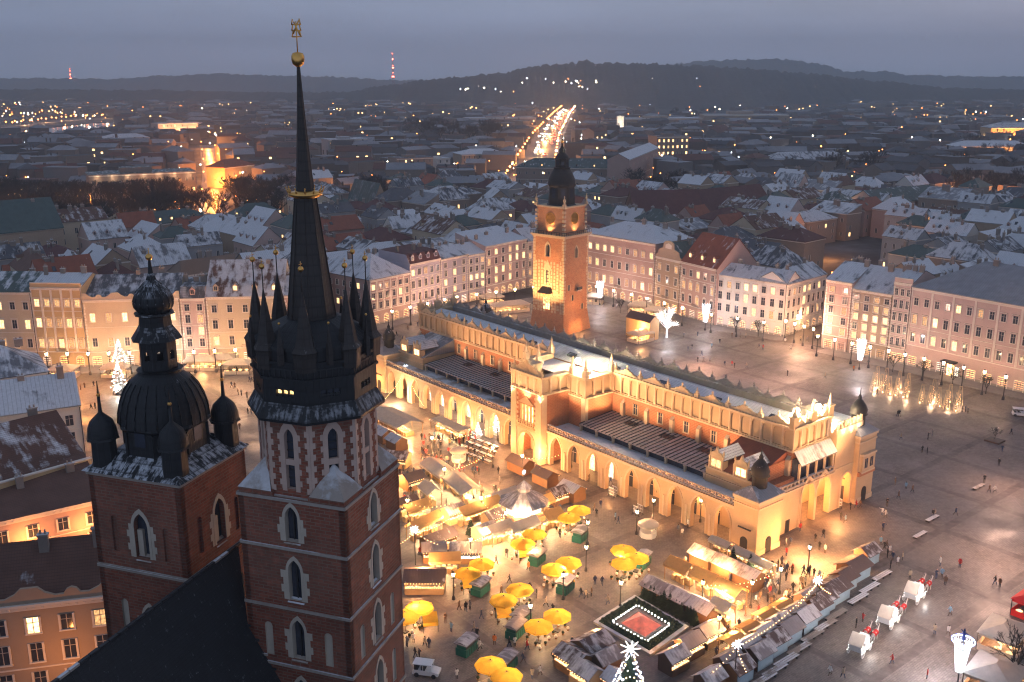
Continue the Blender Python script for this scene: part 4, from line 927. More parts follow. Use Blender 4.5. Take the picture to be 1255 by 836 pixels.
# ================================================================== houses round the square
WINDOWS = {}
def window_mesh(w, h, kind, trim, hood):
    k = (w, h, kind, trim, hood)
    if k not in WINDOWS:
        a = MB(); a.arch_ring(0, w, 0, h if kind == 's' else h-w/2, kind, .22, 0, .14, 0); a.box(-w/2-.25, w/2+.25, -.2, 0, -.18, 0, 0)
        a.box(-.045, .045, -.05, 0, 0, h, 1); a.box(-w/2, w/2, -.05, 0, h*.64, h*.64+.07, 1); a.box(-w/2,-w/2+.06,-.04,0,0,h if kind=='s' else h-w/2,1); a.box(w/2-.06,w/2,-.04,0,0,h if kind=='s' else h-w/2,1)
        if hood == 1: a.box(-w/2-.3, w/2+.3, -.26, 0, h+.25, h+.42, 0)
        if hood == 2: a.plate([(-w/2-.35,h+.25),(w/2+.35,h+.25),(0,h+.85)], -.24, 0, 0)
        if hood == 3: a.arch_ring(0, w+.2, h+.15, h+.2, 'g', .2, 0, .2, 0)
        p = MB(); p.arch_face(0, w, 0, h if kind == 's' else h-w/2, kind, -.015, 0)
        WINDOWS[k] = (a.mesh('window', [M[trim], M['frame_white']]), {m: p.mesh('pane', [M[m]]) for m in ('win_dark','win_lit','win_dim','win_blue','win_white','win_shop')})
    return WINDOWS[k]
def put_window(root, x, z, w, h, kind='s', pane='win_dark', trim='trim', hood=0, y=0.0, rz=0.0, name='window', px_=None):
    me, ps = window_mesh(w, h, kind, trim, hood)
    o = inst(name, me, root, (x, y, z) if px_ is None else px_, rz); inst('pane', ps[pane], o)
    return o
SHOPM = {}
def shop_mesh(w, h, kind):
    k = (w, h, kind)
    if k not in SHOPM:
        a = MB(); hh = h if kind == 's' else h-w/2; a.arch_ring(0, w, 0, hh, kind, .22, 0, .12, 0); 
        for x in (-w/6, w/6): a.box(x-.05, x+.05, -.06, 0, 0, h*.8, 1)
        a.box(-w/2, w/2, -.06, 0, h*.66, h*.66+.09, 1); a.box(-w/2, w/2, -.09, 0, 0, .45, 1)
        p = MB(); p.arch_face(0, w, .1, hh, kind, -.02, 0)
        SHOPM[k] = (a.mesh('shop_window', [M['trim'], M['iron']]), {m: p.mesh('pane', [M[m]]) for m in ('win_dark','win_shop','win_white','win_dim')})
    return SHOPM[k]
CHIM = None
def chimney(parent, x, y, z, h=1.6, sx=.9, sy=.6):
    global CHIM
    if CHIM is None:
        b = MB(); b.bx(0, 0, 0, 1, 1, 1, 0); b.bx(0, 0, 1.0, 1.15, 1.15, .1, 1)
        for a in (-.25, .25): b.lathe([(.13,1.1),(.1,1.35)], 6, a, 0, 1)
        CHIM = b.mesh('chimney', [M['chimney'], M['stone_snow']])
    return inst('chimney', CHIM, parent, (x, y, z), 0, (sx, sy, h))
DORM = {}
def dormer(parent, x, y, z, roofm, wallm, lit=False, s=1.0, rz=0.0):
    k = (roofm, wallm, lit)
    if k not in DORM:
        b = MB(); b.box(-.7, .7, 0, 2.6, -.6, 1.3, 0); b.gable(-.7, .7, 0, 2.6, 1.3, .7, 1, 0, .15, .1, axis='y'); b.box(-.42, .42, -.03, 0, .1, 1.2, 2); b.box(-.04,.04,-.06,-.03,.1,1.2,0)
        DORM[k] = b.mesh('dormer', [M[wallm], M[roofm], M['win_lit' if lit else 'win_dark']])
    return inst('dormer', DORM[k], parent, (x, y, z), rz, s)
def baroque(L, z, h):
    return [(0,z),(L,z),(L,z+h*.12),(L*.93,z+h*.2),(L*.90,z+h*.42),(L*.80,z+h*.5),(L*.72,z+h*.56),(L*.70,z+h*.86),(L*.62,z+h*.95),(L*.5,z+h),(L*.38,z+h*.95),(L*.30,z+h*.86),(L*.28,z+h*.56),(L*.20,z+h*.5),(L*.10,z+h*.42),(L*.07,z+h*.2),(0,z+h*.12)]
def front(label, p0, p1, eave, wall, cols, floors, roof='roof_slate', rtype='pitch', depth=13, rh=4.5, lit=.3, hood=0, shops=.7, dorm=0, chim=3, groundh=4.2, kind='s', ww=1.35, shopk='s', extra=None, side=None, name='town_house', group='tenement houses round the square', pil=False, seed=0, topwin=False, z=None, lit_top=None):
    """a house whose front runs from pixel p0 to pixel p1 of the ground, eaves at the height seen at pixel row eave over its left end"""
    rnd = random.Random(seed*7+len(label)); P0 = p0 if isinstance(p0, Vector) else at(*p0); P1 = p1 if isinstance(p1, Vector) else at(*p1)
    d = P1-P0; L = d.length; rz = math.atan2(d.y, d.x); H = z or hz(P0, eave)
    root = thing(name, label, 'house', P0, rz, group)
    b = MB(); b.box(0, L, 0, depth, 0, H, 0)
    b.box(-.03, L+.03, -.35, 0, H-.3, H, 1); b.box(0, L, -.2, 0, H-.75, H-.3, 1); b.box(0, L, -.22, 0, groundh, groundh+.28, 1); b.box(0, L, -.1, 0, 0, .7, 2)
    fh_ = (H-.9-groundh)/floors
    for f in range(1, floors):
        if rnd.random() < .75: b.box(0, L, -.1, 0, groundh+fh_*f+.02, groundh+fh_*f+.18, 1)
    if pil:
        for i in range(0, cols+1, 2 if cols > 6 else 1): x = L*i/cols; b.box(max(0,x-.3), min(L,x+.3), -.14, 0, groundh+.3, H-.75, 1)
    for i in range(int(L/.9)): b.box(.3+i*.9, .55+i*.9, -.3, -.2, H-.62, H-.36, 1) if rnd.random() < 2 and L < 40 else None
    if rtype == 'baroque':
        b.plate(baroque(L, H, rh), -.02, .4, 0); b.plate([(L*.38,H+rh*.55),(L*.62,H+rh*.55),(L*.62,H+rh*.75),(L*.5,H+rh*.85),(L*.38,H+rh*.75)], -.1, -.02, 1)
    if rtype == 'wavy':
        n = max(2, round(L/8)); 
        for i in range(n):
            a, w = L*i/n, L/n; b.plate([(a,H),(a+w,H),(a+w,H+1.9),(a+w*.9,H+1.9),(a+w*.82,H+1.2),(a+w*.7,H+.7),(a+w*.6,H+.75),(a+w*.56,H+1.3),(a+w*.5,H+1.5),(a+w*.44,H+1.3),(a+w*.4,H+.75),(a+w*.3,H+.7),(a+w*.18,H+1.2),(a+w*.1,H+1.9),(a,H+1.9)], 0, .4, 0)
    if rtype == 'parapet': b.box(0, L, 0, .4, H, H+1.1, 0); b.box(0,L,-.1,.5,H+1.1,H+1.3,1)
    for k in range(int(groundh/.55)): b.box(.02, L-.02, -.045, 0, .75+k*.55, .75+k*.55+.46, 3) if .75+k*.55+.46 < groundh else None
    for k in range(int((H-groundh)/.8)):
        for x in (.02, L-.57): b.box(x, x+(.55 if k % 2 else .38), -.05, 0, groundh+.35+k*.8, groundh+.35+k*.8+.62, 1) if groundh+k*.8+.97 < H-.8 and not pil else None
    b_o = b.build('wall', [M[wall], M['trim'], M['stone_grey'], M[wall]], root)
    q = MB(); q.tube((L-.12,-.2,.2),(L-.12,-.2,H-.3),.075,n=5); q.build('downpipe', [M['iron']], root)
    if cols >= 3 and cols % 2 and not z:
        q = MB(); q.box(L/2-1.5,L/2+1.5,-1.0,0,groundh+.3,groundh+.45,0); q.box(L/2-1.5,L/2+1.5,-1.0,-.94,groundh+1.25,groundh+1.33,1)
        for k in range(11): q.box(L/2-1.5+k*.295,L/2-1.46+k*.295,-1.0,-.95,groundh+.45,groundh+1.25,1)
        q.build('balcony', [M['trim'], M['iron']], root)
    r = MB(); zr = H+.02
    if rtype in ('pitch','wavy','parapet'): r.gable(0, L, 0 if rtype == 'pitch' else .5, depth, zr, rh if rtype != 'baroque' else rh*.8, 0, 1, .35 if rtype == 'pitch' else .02, .2); ridge = rh
    elif rtype == 'hip': r.hip(0, L, 0, depth, zr, rh, 0, .4, .2); ridge = rh
    elif rtype == 'baroque': r.gable(0, L, .4, depth, zr, rh*.85, 0, 1, .02, .2, axis='y'); ridge = rh*.8
    elif rtype == 'mansard':
        r.add([(0,-.2,zr),(L,-.2,zr),(L,1.6,zr+3.0),(0,1.6,zr+3.0),(0,depth,zr+3.4),(L,depth,zr+3.4),(0,depth,zr),(L,depth,zr)], [(0,1,2,3),(3,2,5,4)], 0); r.add([(0,-.2,zr),(0,1.6,zr+3.0),(0,depth,zr+3.4),(0,depth,zr),(L,-.2,zr),(L,1.6,zr+3.0),(L,depth,zr+3.4),(L,depth,zr)], [(0,1,2,3),(7,6,5,4),(3,2,6,7)], 1); ridge = 3.2
    elif rtype == 'shed':
        r.add([(-.1,-.4,zr),(L+.1,-.4,zr),(L+.1,depth,zr+rh),(-.1,depth,zr+rh),(-.1,depth,zr),(L+.1,depth,zr)], [(0,1,2,3)], 0); r.add([(0,0,zr),(0,depth,zr),(0,depth,zr+rh),(L,0,zr),(L,depth,zr),(L,depth,zr+rh)], [(0,2,1),(3,4,5),(1,2,5,4)], 1); ridge = rh*.5
    ro = r.build('roof', [M[roof], M[wall]], root)
    for i in range(chim):
        x = L*(i+.5+rnd.uniform(-.3,.3))/chim; y = depth*rnd.uniform(.42,.62); chimney(ro, x, y, H+ridge*.8, rnd.uniform(1.4,2.6), rnd.uniform(.8,1.8), rnd.uniform(.6,.9))
    for i in range(dorm):
        x = L*(i+.5)/dorm; fy = 1.3; zz = H+rh*fy/(depth/2)+.35 if rtype in ('pitch','hip') else H+1.1
        if rtype == 'mansard': fy = .35
        dormer(ro, x, fy, zz, roof, wall, rnd.random() < .3)
    st = L/cols
    for f in range(floors):
        z = groundh+fh_*f+fh_*.24; h = min(2.5, fh_*.62) if f < floors-1 or floors < 3 else min(1.9, fh_*.52)
        h = round(h*5)/5
        for c in range(cols):
            pl = lit if lit_top is None or f < floors-1 else lit_top
            q = rnd.random(); pane = 'win_lit' if q < pl*.55 else ('win_dim' if q < pl else 'win_dark')
            put_window(root, st*(c+.5), z, ww, h, kind if f != 1 else kind, pane, 'trim', hood if f < floors-1 else min(hood,1))
    n = max(2, int(L/3.9)); st = L/n
    for i in range(n):
        q = rnd.random(); w, h = (2.3, 2.9) if shopk == 's' else (2.0, 3.1)
        me, ps = shop_mesh(w, h, shopk)
        o = inst('shop_window', me, root, (st*(i+.5), 0, .12)); inst('pane', ps['win_shop' if q < shops*.75 else ('win_white' if q < shops else ('win_dim' if q < .9 else 'win_dark'))], o)
    if side:
        for f in range(floors):
            z = groundh+fh_*f+fh_*.24; h = round(min(2.2, fh_*.58)*5)/5
            for c in range(side[1]):
                y = depth*(c+.6)/side[1]; pane = 'win_lit' if rnd.random() < lit*.5 else 'win_dark'
                if side[0] == 'l': put_window(root, 0, z, ww, h, kind, pane, 'trim', 0, 0, -math.pi/2, px_=(0, y, z))
                else: put_window(root, 0, z, ww, h, kind, pane, 'trim', 0, 0, math.pi/2, px_=(L, y, z))
    return root, L, H, rz
# left of the towers
front('cream house with arcaded frieze under its eaves at the far edge of the square', (-62,448), (49,449), 357, 'wall_cream', 7, 3, 'roof_green', 'pitch', 16, 4, .45, 1, .9, seed=1)
front('ornate five-bay ochre house with heavy hooded windows and red lit arches', (49,449), (110,450), 352, 'wall_ochre', 5, 3, 'roof_snow', 'parapet', 15, 2.5, .95, 3, 1, shopk='r', pil=True, seed=2)
front('cream house with two scrolled wavy gables before a dark slate roof', (110.5,450), (227,446), 368, 'wall_cream', 6, 2, 'roof_slate', 'wavy', 17, 5.2, .8, 0, .9, seed=3, ww=1.3)
front('narrow pinkish house with stone window hoods beside the house with the dormer roof', (227.5,446), (258,445), 366, 'wall_pink', 2, 4, 'roof_slate', 'mansard', 14, 3, .4, 2, .9, seed=4, dorm=1)
front('cream house under a tall brown roof with round dormers beside the spire', (258.5,445), (352,443), 364, 'wall_cream', 5, 3, 'roof_brown', 'pitch', 20, 8.5, .35, 3, .8, dorm=4, seed=5)
front('plain rose house half hidden behind the needle spire', (353,443), (404,438), 362, 'wall_rose', 3, 3, 'roof_slate', 'pitch', 14, 4, .3, 1, .8, seed=6)
# beyond the hall, left of the town hall tower
front('big corner palace with pilasters and grey hipped roof beyond the cloth hall', (455,400), (503.5,388), 344, 'wall_rose', 6, 3, 'roof_snow', 'hip', 28, 6.5, .35, 1, 1, pil=True, side=('l', 8), seed=7, shopk='r', groundh=4.6)
front('lilac house with dormered mansard roof beside the big corner palace', (503.7,388), (541,378.5), 324, 'wall_lilac', 5, 3, 'roof_maroon', 'mansard', 15, 3.4, .25, 2, 1, dorm=4, seed=8)
front('pale lilac three-bay house with low snowy roof and one skylight', (541.2,378.5), (574,370), 318, 'wall_lilac', 3, 4, 'roof_snow', 'pitch', 15, 3, .4, 1, 1, seed=9)
front('narrow lilac house with a blue lit top window beyond the hall', (574.2,370), (595,365.5), 313, 'wall_lilac', 3, 4, 'roof_snow', 'pitch', 15, 3, .3, 1, .9, seed=10)
front('tall bright rose house with snowy shed roof and skylights left of the tower', (595.2,365.5), (645.5,353), 302, 'wall_pink', 6, 4, 'roof_snow', 'shed', 15, 3.6, .6, 1, 1, seed=11, shopk='r')
front('slim pale house squeezed against the town hall tower', (645.8,353), (668,349), 296, 'wall_pink', 3, 4, 'roof_slate', 'pitch', 14, 4, .3, 1, .9, seed=12)
front('pale house mostly hidden behind the town hall tower', (668.4,349), (717.5,358), 290, 'wall_rose', 5, 4, 'roof_snow', 'pitch', 16, 4, .3, 1, .9, seed=13)
# right of the town hall tower
front('long rose palace with snowy hipped roof right of the town hall tower', (718,358.5), (801,377), 286, 'wall_rose', 9, 3, 'roof_snow', 'hip', 20, 4.6, .65, 3, .9, pil=False, seed=14, shopk='r')
front('narrow grey house with rounded baroque gable between the long palace and the red roof', (801.5,377), (831.5,386), 313.5, 'wall_tan', 3, 3, 'roof_green', 'baroque', 16, 6.2, .3, 1, .8, seed=15)
front('rose house under a steep red tiled roof with three scrolled dormers', (832,386), (875,399), 320, 'wall_rose', 5, 3, 'roof_red', 'pitch', 18, 9.0, .6, 2, .9, dorm=3, seed=16)
fa = front('white corner house with grey sheet roof turning into the side street', (875.5,398), (960,413), 336, 'wall_white', 8, 3, 'roof_slate', 'pitch', 9.5, 3.2, .3, 1, 1, seed=17, shopk='r')
wing = front('white street wing of the corner house with a lit arcade below', (960.3,413), (1008,397), 352.5, 'wall_white', 8, 3, 'roof_snow', 'pitch', 11, 3.2, .3, 1, 1, seed=18, shopk='r', z=fa[2]-.15)
front('umber house with four lit bays at the mouth of the side street', (1006,426), (1038,432.5), 342.5, 'wall_rose', 2, 5, 'roof_snow', 'pitch', 22, 4, .55, 0, .8, seed=19, ww=1.4)
front('tan house of many lit windows with grey gabled roof', (1038.3,432.5), (1086,442.5), 353.5, 'wall_tan', 4, 5, 'roof_slate', 'pitch', 20, 5.5, .75, 1, .8, seed=20)
front('slim pink house with small square attic windows beside the grand palace', (1086.4,442.5), (1108,447), 345, 'wall_pink', 3, 5, 'roof_slate', 'parapet', 15, 2.6, .12, 1, .8, seed=21, ww=.95)
big = front('grand pale palace under a vast grey sheet roof at the edge of the square', (1108.5,447), (1300,493.5), 352, 'wall_pink', 14, 3, 'steel_roof', 'hip', 26, 7.5, .16, 1, .85, pil=True, seed=22, groundh=6.0, chim=4, ww=1.25)
# entrance canopy and bright sign of the palace
b = MB(); b.box(11.4, 15.2, -2.2, 0, 3.9, 4.3, 0); b.box(11.6, 11.8, -2.0, -1.8, 0, 3.9, 0); b.box(14.8,15.0,-2.0,-1.8,0,3.9,0); b.box(12.4,14.2,-.2,-.12,.1,3.2,1); b.build('entrance_canopy', [M['iron'], M['win_shop']], big[0])
b = MB(); b.box(15.3, 16.5, -1.6, -1.4, .6, 3.4, 0); b.box(15.4, 16.4, -1.62, -1.6, .8, 3.2, 1); b.build('display_case', [M['iron'], M['win_white']], big[0])

# ------------------------------------------------------------------ close houses at the left edge, between the church and the square
def fz(u, v, z): return at(u, v, z)
def lefthouse(label, e0, e1, z, depth, rh, wall, roof, rtype='pitch', cols=3, floors=4, lit=.2, **kw):
    a, b_ = fz(*e0, z), fz(*e1, z); a.z = b_.z = 0
    return front(label, a, b_, None, wall, cols, floors, roof, rtype, depth, rh, lit, 0, .8, z=z, group='houses beside the church', **kw)
lefthouse('orange lit house with scrolled gable windows at the bottom corner below the church roof', (-70,752), (140,728), 20.0, 11, 5.0, 'wall_tan', 'roof_brown', 'wavy', 5, 4, .06, seed=31, chim=3)
lefthouse('low house with rusty snow-streaked courtyard roof between the lit parapet and the scrolled gable', (-60,652), (128,610), 18.5, 14, 3.2, 'wall_rose', 'roof_brown', 'shed', 5, 4, .1, seed=32)
lefthouse('house with yellow lit stepped parapet and brown snow-patched roof', (-70,622), (113,570), 20.0, 22, 6.2, 'wall_ochre', 'roof_brown', 'parapet', 6, 4, .05, seed=33)
lefthouse('white-walled house with smooth snowy pitched roof beside the lower church tower', (-60,518), (98,496), 20.0, 15, 4.2, 'wall_white', 'roof_snow', 'pitch', 5, 4, .05, seed=34)
lefthouse('house with grey snowy hip roof nearest the lit square front', (-60,473), (58,456), 20.0, 15, 5.0, 'wall_white', 'roof_snow', 'hip', 5, 4, .1, seed=35)
# ================================================================== the town beyond the square
def inside(poly, p):
    r = False; j = len(poly)-1
    for i in range(len(poly)):
        a, b = poly[i], poly[j]
        if (a.y > p.y) != (b.y > p.y) and p.x < (b.x-a.x)*(p.y-a.y)/(b.y-a.y)+a.x: r = not r
        j = i
    return r
def segd(p, a, b):
    ab = b-a; t_ = max(0, min(1, (p-a).dot(ab)/ab.length_squared)); return (p-(a+ab*t_)).length
def edge_dist(p): return min(segd(p, SQ[i], SQ[i+1]) for i in range(len(SQ)-1))
FWIN = {}
def far_window(parent, x, y, z, rz, pane, s=1.0):
    if pane not in FWIN:
        b = MB(); b.arch_ring(0, 1.2, 0, 2.0, 's', .15, 0, .08, 0); b.box(-.05,.05,-.05,0,0,2.0,0); b.quad((-.6,-.012,0),(.6,-.012,0),(.6,-.012,2.0),(-.6,-.012,2.0), mi=1); FWIN[pane] = b.mesh('window', [M['trim'], M[pane]])
    return inst('window', FWIN[pane], parent, (x, y, z), rz, s)
BLK = []
def block(label, cat, p0, p1, eave, depth, rtype, wall, roof, rh, rows, cols, lit, name='building', side=None, dorm=0, chim=0, shop=False):
    P0, P1 = at(*p0), at(*p1); d = P1-P0; L = d.length; rz = math.atan2(d.y, d.x); H = hz(P0, eave); rnd = random.Random(len(BLK)+50)
    root = thing(name, label, cat, P0, rz); k = max(1.0, P0.y/700)
    b = MB(); b.box(0, L, 0, depth, 0, H, 0); b.box(-.05, L+.05, -.35*k, 0, H-.6*k, H, 1); b.box(0, L, -.2*k, 0, H*.3, H*.3+.3*k, 1); b.build('wall', [M[wall], M['trim']], root)
    r = MB(); zr = H+.02
    if rtype == 'pitch': r.gable(0, L, 0, depth, zr, rh, 0, 1, .5, .3)
    elif rtype == 'across': r.gable(0, L, 0, depth, zr, rh, 0, 1, .5, .3, axis='y')
    elif rtype == 'flat': r.box(-.4, L+.4, -.4, depth+.4, zr, zr+.6, 1, 0); r.box(L*.3, L*.6, depth*.3, depth*.7, zr+.6, zr+.6+rh, 1, 0)
    else: r.hip(0, L, 0, depth, zr, rh, 0, .5, .3)
    ro = r.build('roof', [M[roof], M[wall]], root)
    for i in range(chim): chimney(ro, L*(i+.5)/chim, depth*.45, H+rh*.8, 2.0, 1.4, .9)
    for i in range(dorm): dormer(ro, L*(i+.5)/dorm, 1.6, H+rh*1.6/(depth/2)+.3, roof, wall, rnd.random() < .4)
    for f in range(rows):
        for c in range(cols):
            q = rnd.random(); pane = 'win_lit' if q < lit*.7 else ('win_shop' if q < lit else 'win_dark')
            if pane == 'win_dark' and P0.y > 900 and rnd.random() < .5: continue
            far_window(root, L*(c+.5)/cols, 0, H*(f+.28)/(rows+.1), 0, pane, min(1.6, k*.9) if k > 1 else 1)
    if side:
        for f in range(rows):
            for c in range(side[1]):
                far_window(root, 0 if side[0] == 'l' else L, depth*(c+.5)/side[1], H*(f+.28)/(rows+.1), (-1 if side[0] == 'l' else 1)*math.pi/2, 'win_lit' if rnd.random() < lit else 'win_dark')
    BLK.append((P0, P1, depth, rz, L, H)); return root, P0, rz, L, H
def bl(B, x, y, z): return frame(B[1], B[2]) @ Vector((x, y, z))
A_ = block('long dark flat-topped block with a lit cornice beside the glowing orange street', 'building', (113,256), (243,249), 216, 26, 'flat', 'wall_umber', 'roof_green', 3, 3, 16, .12)
for i in range(7): lamp(bl(A_, A_[3]*(i+.5)/7, -2.0, A_[4]-1.6), 110, (1,.7,.42))
lamp(bl(A_, A_[3]*.92, -5, 3), 1500, AMBER); lamp(bl(A_, A_[3]+5, 12, 5), 3500, AMBER)
B_ = block('low house glowing orange on the right side of the lit street', 'house', (277,231), (313,226), 206, 18, 'hip', 'wall_ochre', 'roof_red', 5, 2, 5, .5)
lamp(bl(B_, 8, -6, 4), 2600, AMBER); lamp(bl(B_, -6, 6, 5), 3500, AMBER)
block('big house with broad green roof above a snowy lower roof at the left edge', 'building', (-60,352), (84,334), 292, 24, 'pitch', 'wall_tan', 'roof_green', 11, 2, 6, .05, chim=3)
D_ = block('old church with a steep green roof and pale triangular gable beyond the corner palace', 'church', (457,277), (478,275), 253, 30, 'across', 'wall_tan', 'roof_green', 12, 0, 0, 0, name='church')
block('pale gabled house turning its blank gable to the square in the snowy roofs', 'house', (592,273), (634,272), 252, 22, 'across', 'wall_tan', 'roof_snow', 8, 1, 3, .3)
block('dark modern block with a grid of yellow windows left of the long lit avenue', 'building', (487,219), (531,217), 195, 22, 'flat', 'wall_umber', 'roof_slate', 2, 4, 6, .55)
block('low pale block beside the dark modern block', 'building', (536,213), (552,212), 195, 18, 'flat', 'wall_white', 'roof_snow', 1, 3, 2, .5)
block('large maroon-roofed monastery church behind the red tiled house', 'church', (778,288), (862,286), 266, 24, 'pitch', 'brick_dark', 'roof_maroon', 12, 1, 6, .1, name='church')
block('second maroon roof with pale stepped gable beside the monastery church', 'church', (863,284), (947,273), 262, 22, 'pitch', 'wall_umber', 'roof_maroon', 11, 1, 6, .1, name='church')
H1 = block('white floodlit church wing with dark roof among the snowy roofs', 'church', (998,270), (1072,281), 244, 18, 'pitch', 'wall_white', 'roof_slate', 6, 1, 4, 0, name='church')
for x in (3, 12, 22): spot(bl(H1, x, -9, 2), bl(H1, x, 0, 8), 2600, (1,.78,.55), 110)
spot(bl(H1, -10, 5, 2), bl(H1, 0, 6, 8), 3000, (1,.78,.55), 110)
H2 = block('dim church transept with a green roof and small pediment beside the white wing', 'church', (1073,281.5), (1152,272), 250, 20, 'pitch', 'wall_rose', 'roof_green', 6, 1, 5, .3, name='church')
block('grand long house with one row of warm windows above the maroon roofs', 'building', (945,216), (1045,213), 199, 24, 'hip', 'wall_tan', 'roof_slate', 7, 2, 12, .35)
block('long low building with a bright unbroken row of lit windows', 'building', (870,168.5), (925,168.5), 155, 20, 'flat', 'wall_umber', 'roof_snow', 1, 2, 14, .85)
block('office block with every window glowing beside the tall white tower', 'building', (804,207), (843,206), 168, 20, 'flat', 'wall_umber', 'roof_slate', 2, 5, 7, .9)
Lt = block('slim white floodlit tower block standing alone above the roofs', 'tower block', (756,166), (764,166), 143, 10, 'flat', 'wall_white', 'roof_snow', 1, 6, 2, .3)
spot(bl(Lt, 5, -22, 2), bl(Lt, 5, 0, 18), 26000, (1,.85,.65), 90)
block('broad brownish museum block with a flat snowy roof, left wing', 'museum', (764,161), (860,160), 146, 40, 'flat', 'wall_tan', 'roof_snow', 3, 2, 14, .05)
block('broad brownish museum block with a raised attic, right wing', 'museum', (862,157), (966,157), 141, 40, 'flat', 'wall_tan', 'roof_slate', 5, 2, 14, .08)
N1 = block('long palace glowing orange near the right edge of the town', 'palace', (1170,199), (1264,199), 180, 24, 'hip', 'wall_ochre', 'roof_snow', 5, 3, 16, .7)
for i in range(5): lamp(bl(N1, N1[3]*(i+.5)/5, -7, 4), 6000, AMBER)
N2 = block('amber floodlit hall farther off at the right edge of the town', 'palace', (1213,174), (1276,174), 157, 30, 'hip', 'wall_ochre', 'roof_slate', 6, 2, 12, .5)
for i in range(4): lamp(bl(N2, N2[3]*(i+.5)/4, -9, 5), 12000, AMBER)
block('long pale institute with a softly lit front left of the avenue', 'building', (572,159), (657,158), 145, 30, 'flat', 'wall_rose', 'roof_snow', 2, 2, 14, .25)
block('pale high block standing among dark trees far off on the right', 'tower block', (1149,156), (1161,156), 142, 18, 'flat', 'wall_white', 'roof_snow', 1, 5, 3, .2)
Q1 = block('low glasshouse glowing yellow near the far left edge', 'building', (28,124), (62,124), 116.5, 30, 'flat', 'wall_white', 'roof_snow', 1, 1, 12, 1)
R1 = block('stadium hall glowing deep orange below the wooded hill', 'hall', (467,145), (496,145), 137, 30, 'hip', 'wall_ochre', 'roof_red', 6, 1, 10, .4)
for i in range(3): lamp(bl(R1, R1[3]*(i+.5)/3, -12, 8), 26000, (1,.3,.1))
S1 = block('hotel with a floodlit upper storey by the river road', 'hotel', (195,168), (249,166), 152, 26, 'flat', 'wall_pink', 'roof_snow', 3, 3, 12, .35)
for i in range(3): lamp(bl(S1, S1[3]*(i+.5)/3, -9, 5), 9000, (1,.5,.22))
block('long dark institute with a snowy roof under the hotel', 'building', (128,186), (185,184), 170, 24, 'hip', 'wall_umber', 'roof_slate', 4, 2, 12, .08)
block('grey school block behind the needle spire', 'building', (404,196), (452,194), 172, 22, 'flat', 'wall_grey', 'roof_snow', 2, 3, 9, .1)
block('pale corner block with a snowy hip roof at the near end of the avenue', 'building', (566,208), (622,206), 190, 24, 'hip', 'wall_tan', 'roof_snow', 4, 3, 9, .06)
block('long dark green-roofed block right behind the helm of the town hall tower', 'building', (632,226), (760,228), 205, 26, 'hip', 'wall_umber', 'roof_green', 6, 2, 14, .06, dorm=6)
block('terrace of tall pinkish houses stepping along a street left of the glowing office block', 'building', (770,232), (806,212), 196, 16, 'pitch', 'wall_rose', 'roof_snow', 4, 3, 8, .15)
block('pale school with dormers on its green roof behind the lower church tower', 'building', (180,303), (262,292), 277, 16, 'hip', 'wall_tan', 'roof_green', 5, 1, 10, .05, dorm=6, chim=2)
block('low brown house with rows of dormers left of the needle spire', 'building', (286,292), (352,288), 268, 18, 'hip', 'wall_umber', 'roof_green', 6, 1, 9, .05, dorm=5, chim=2)

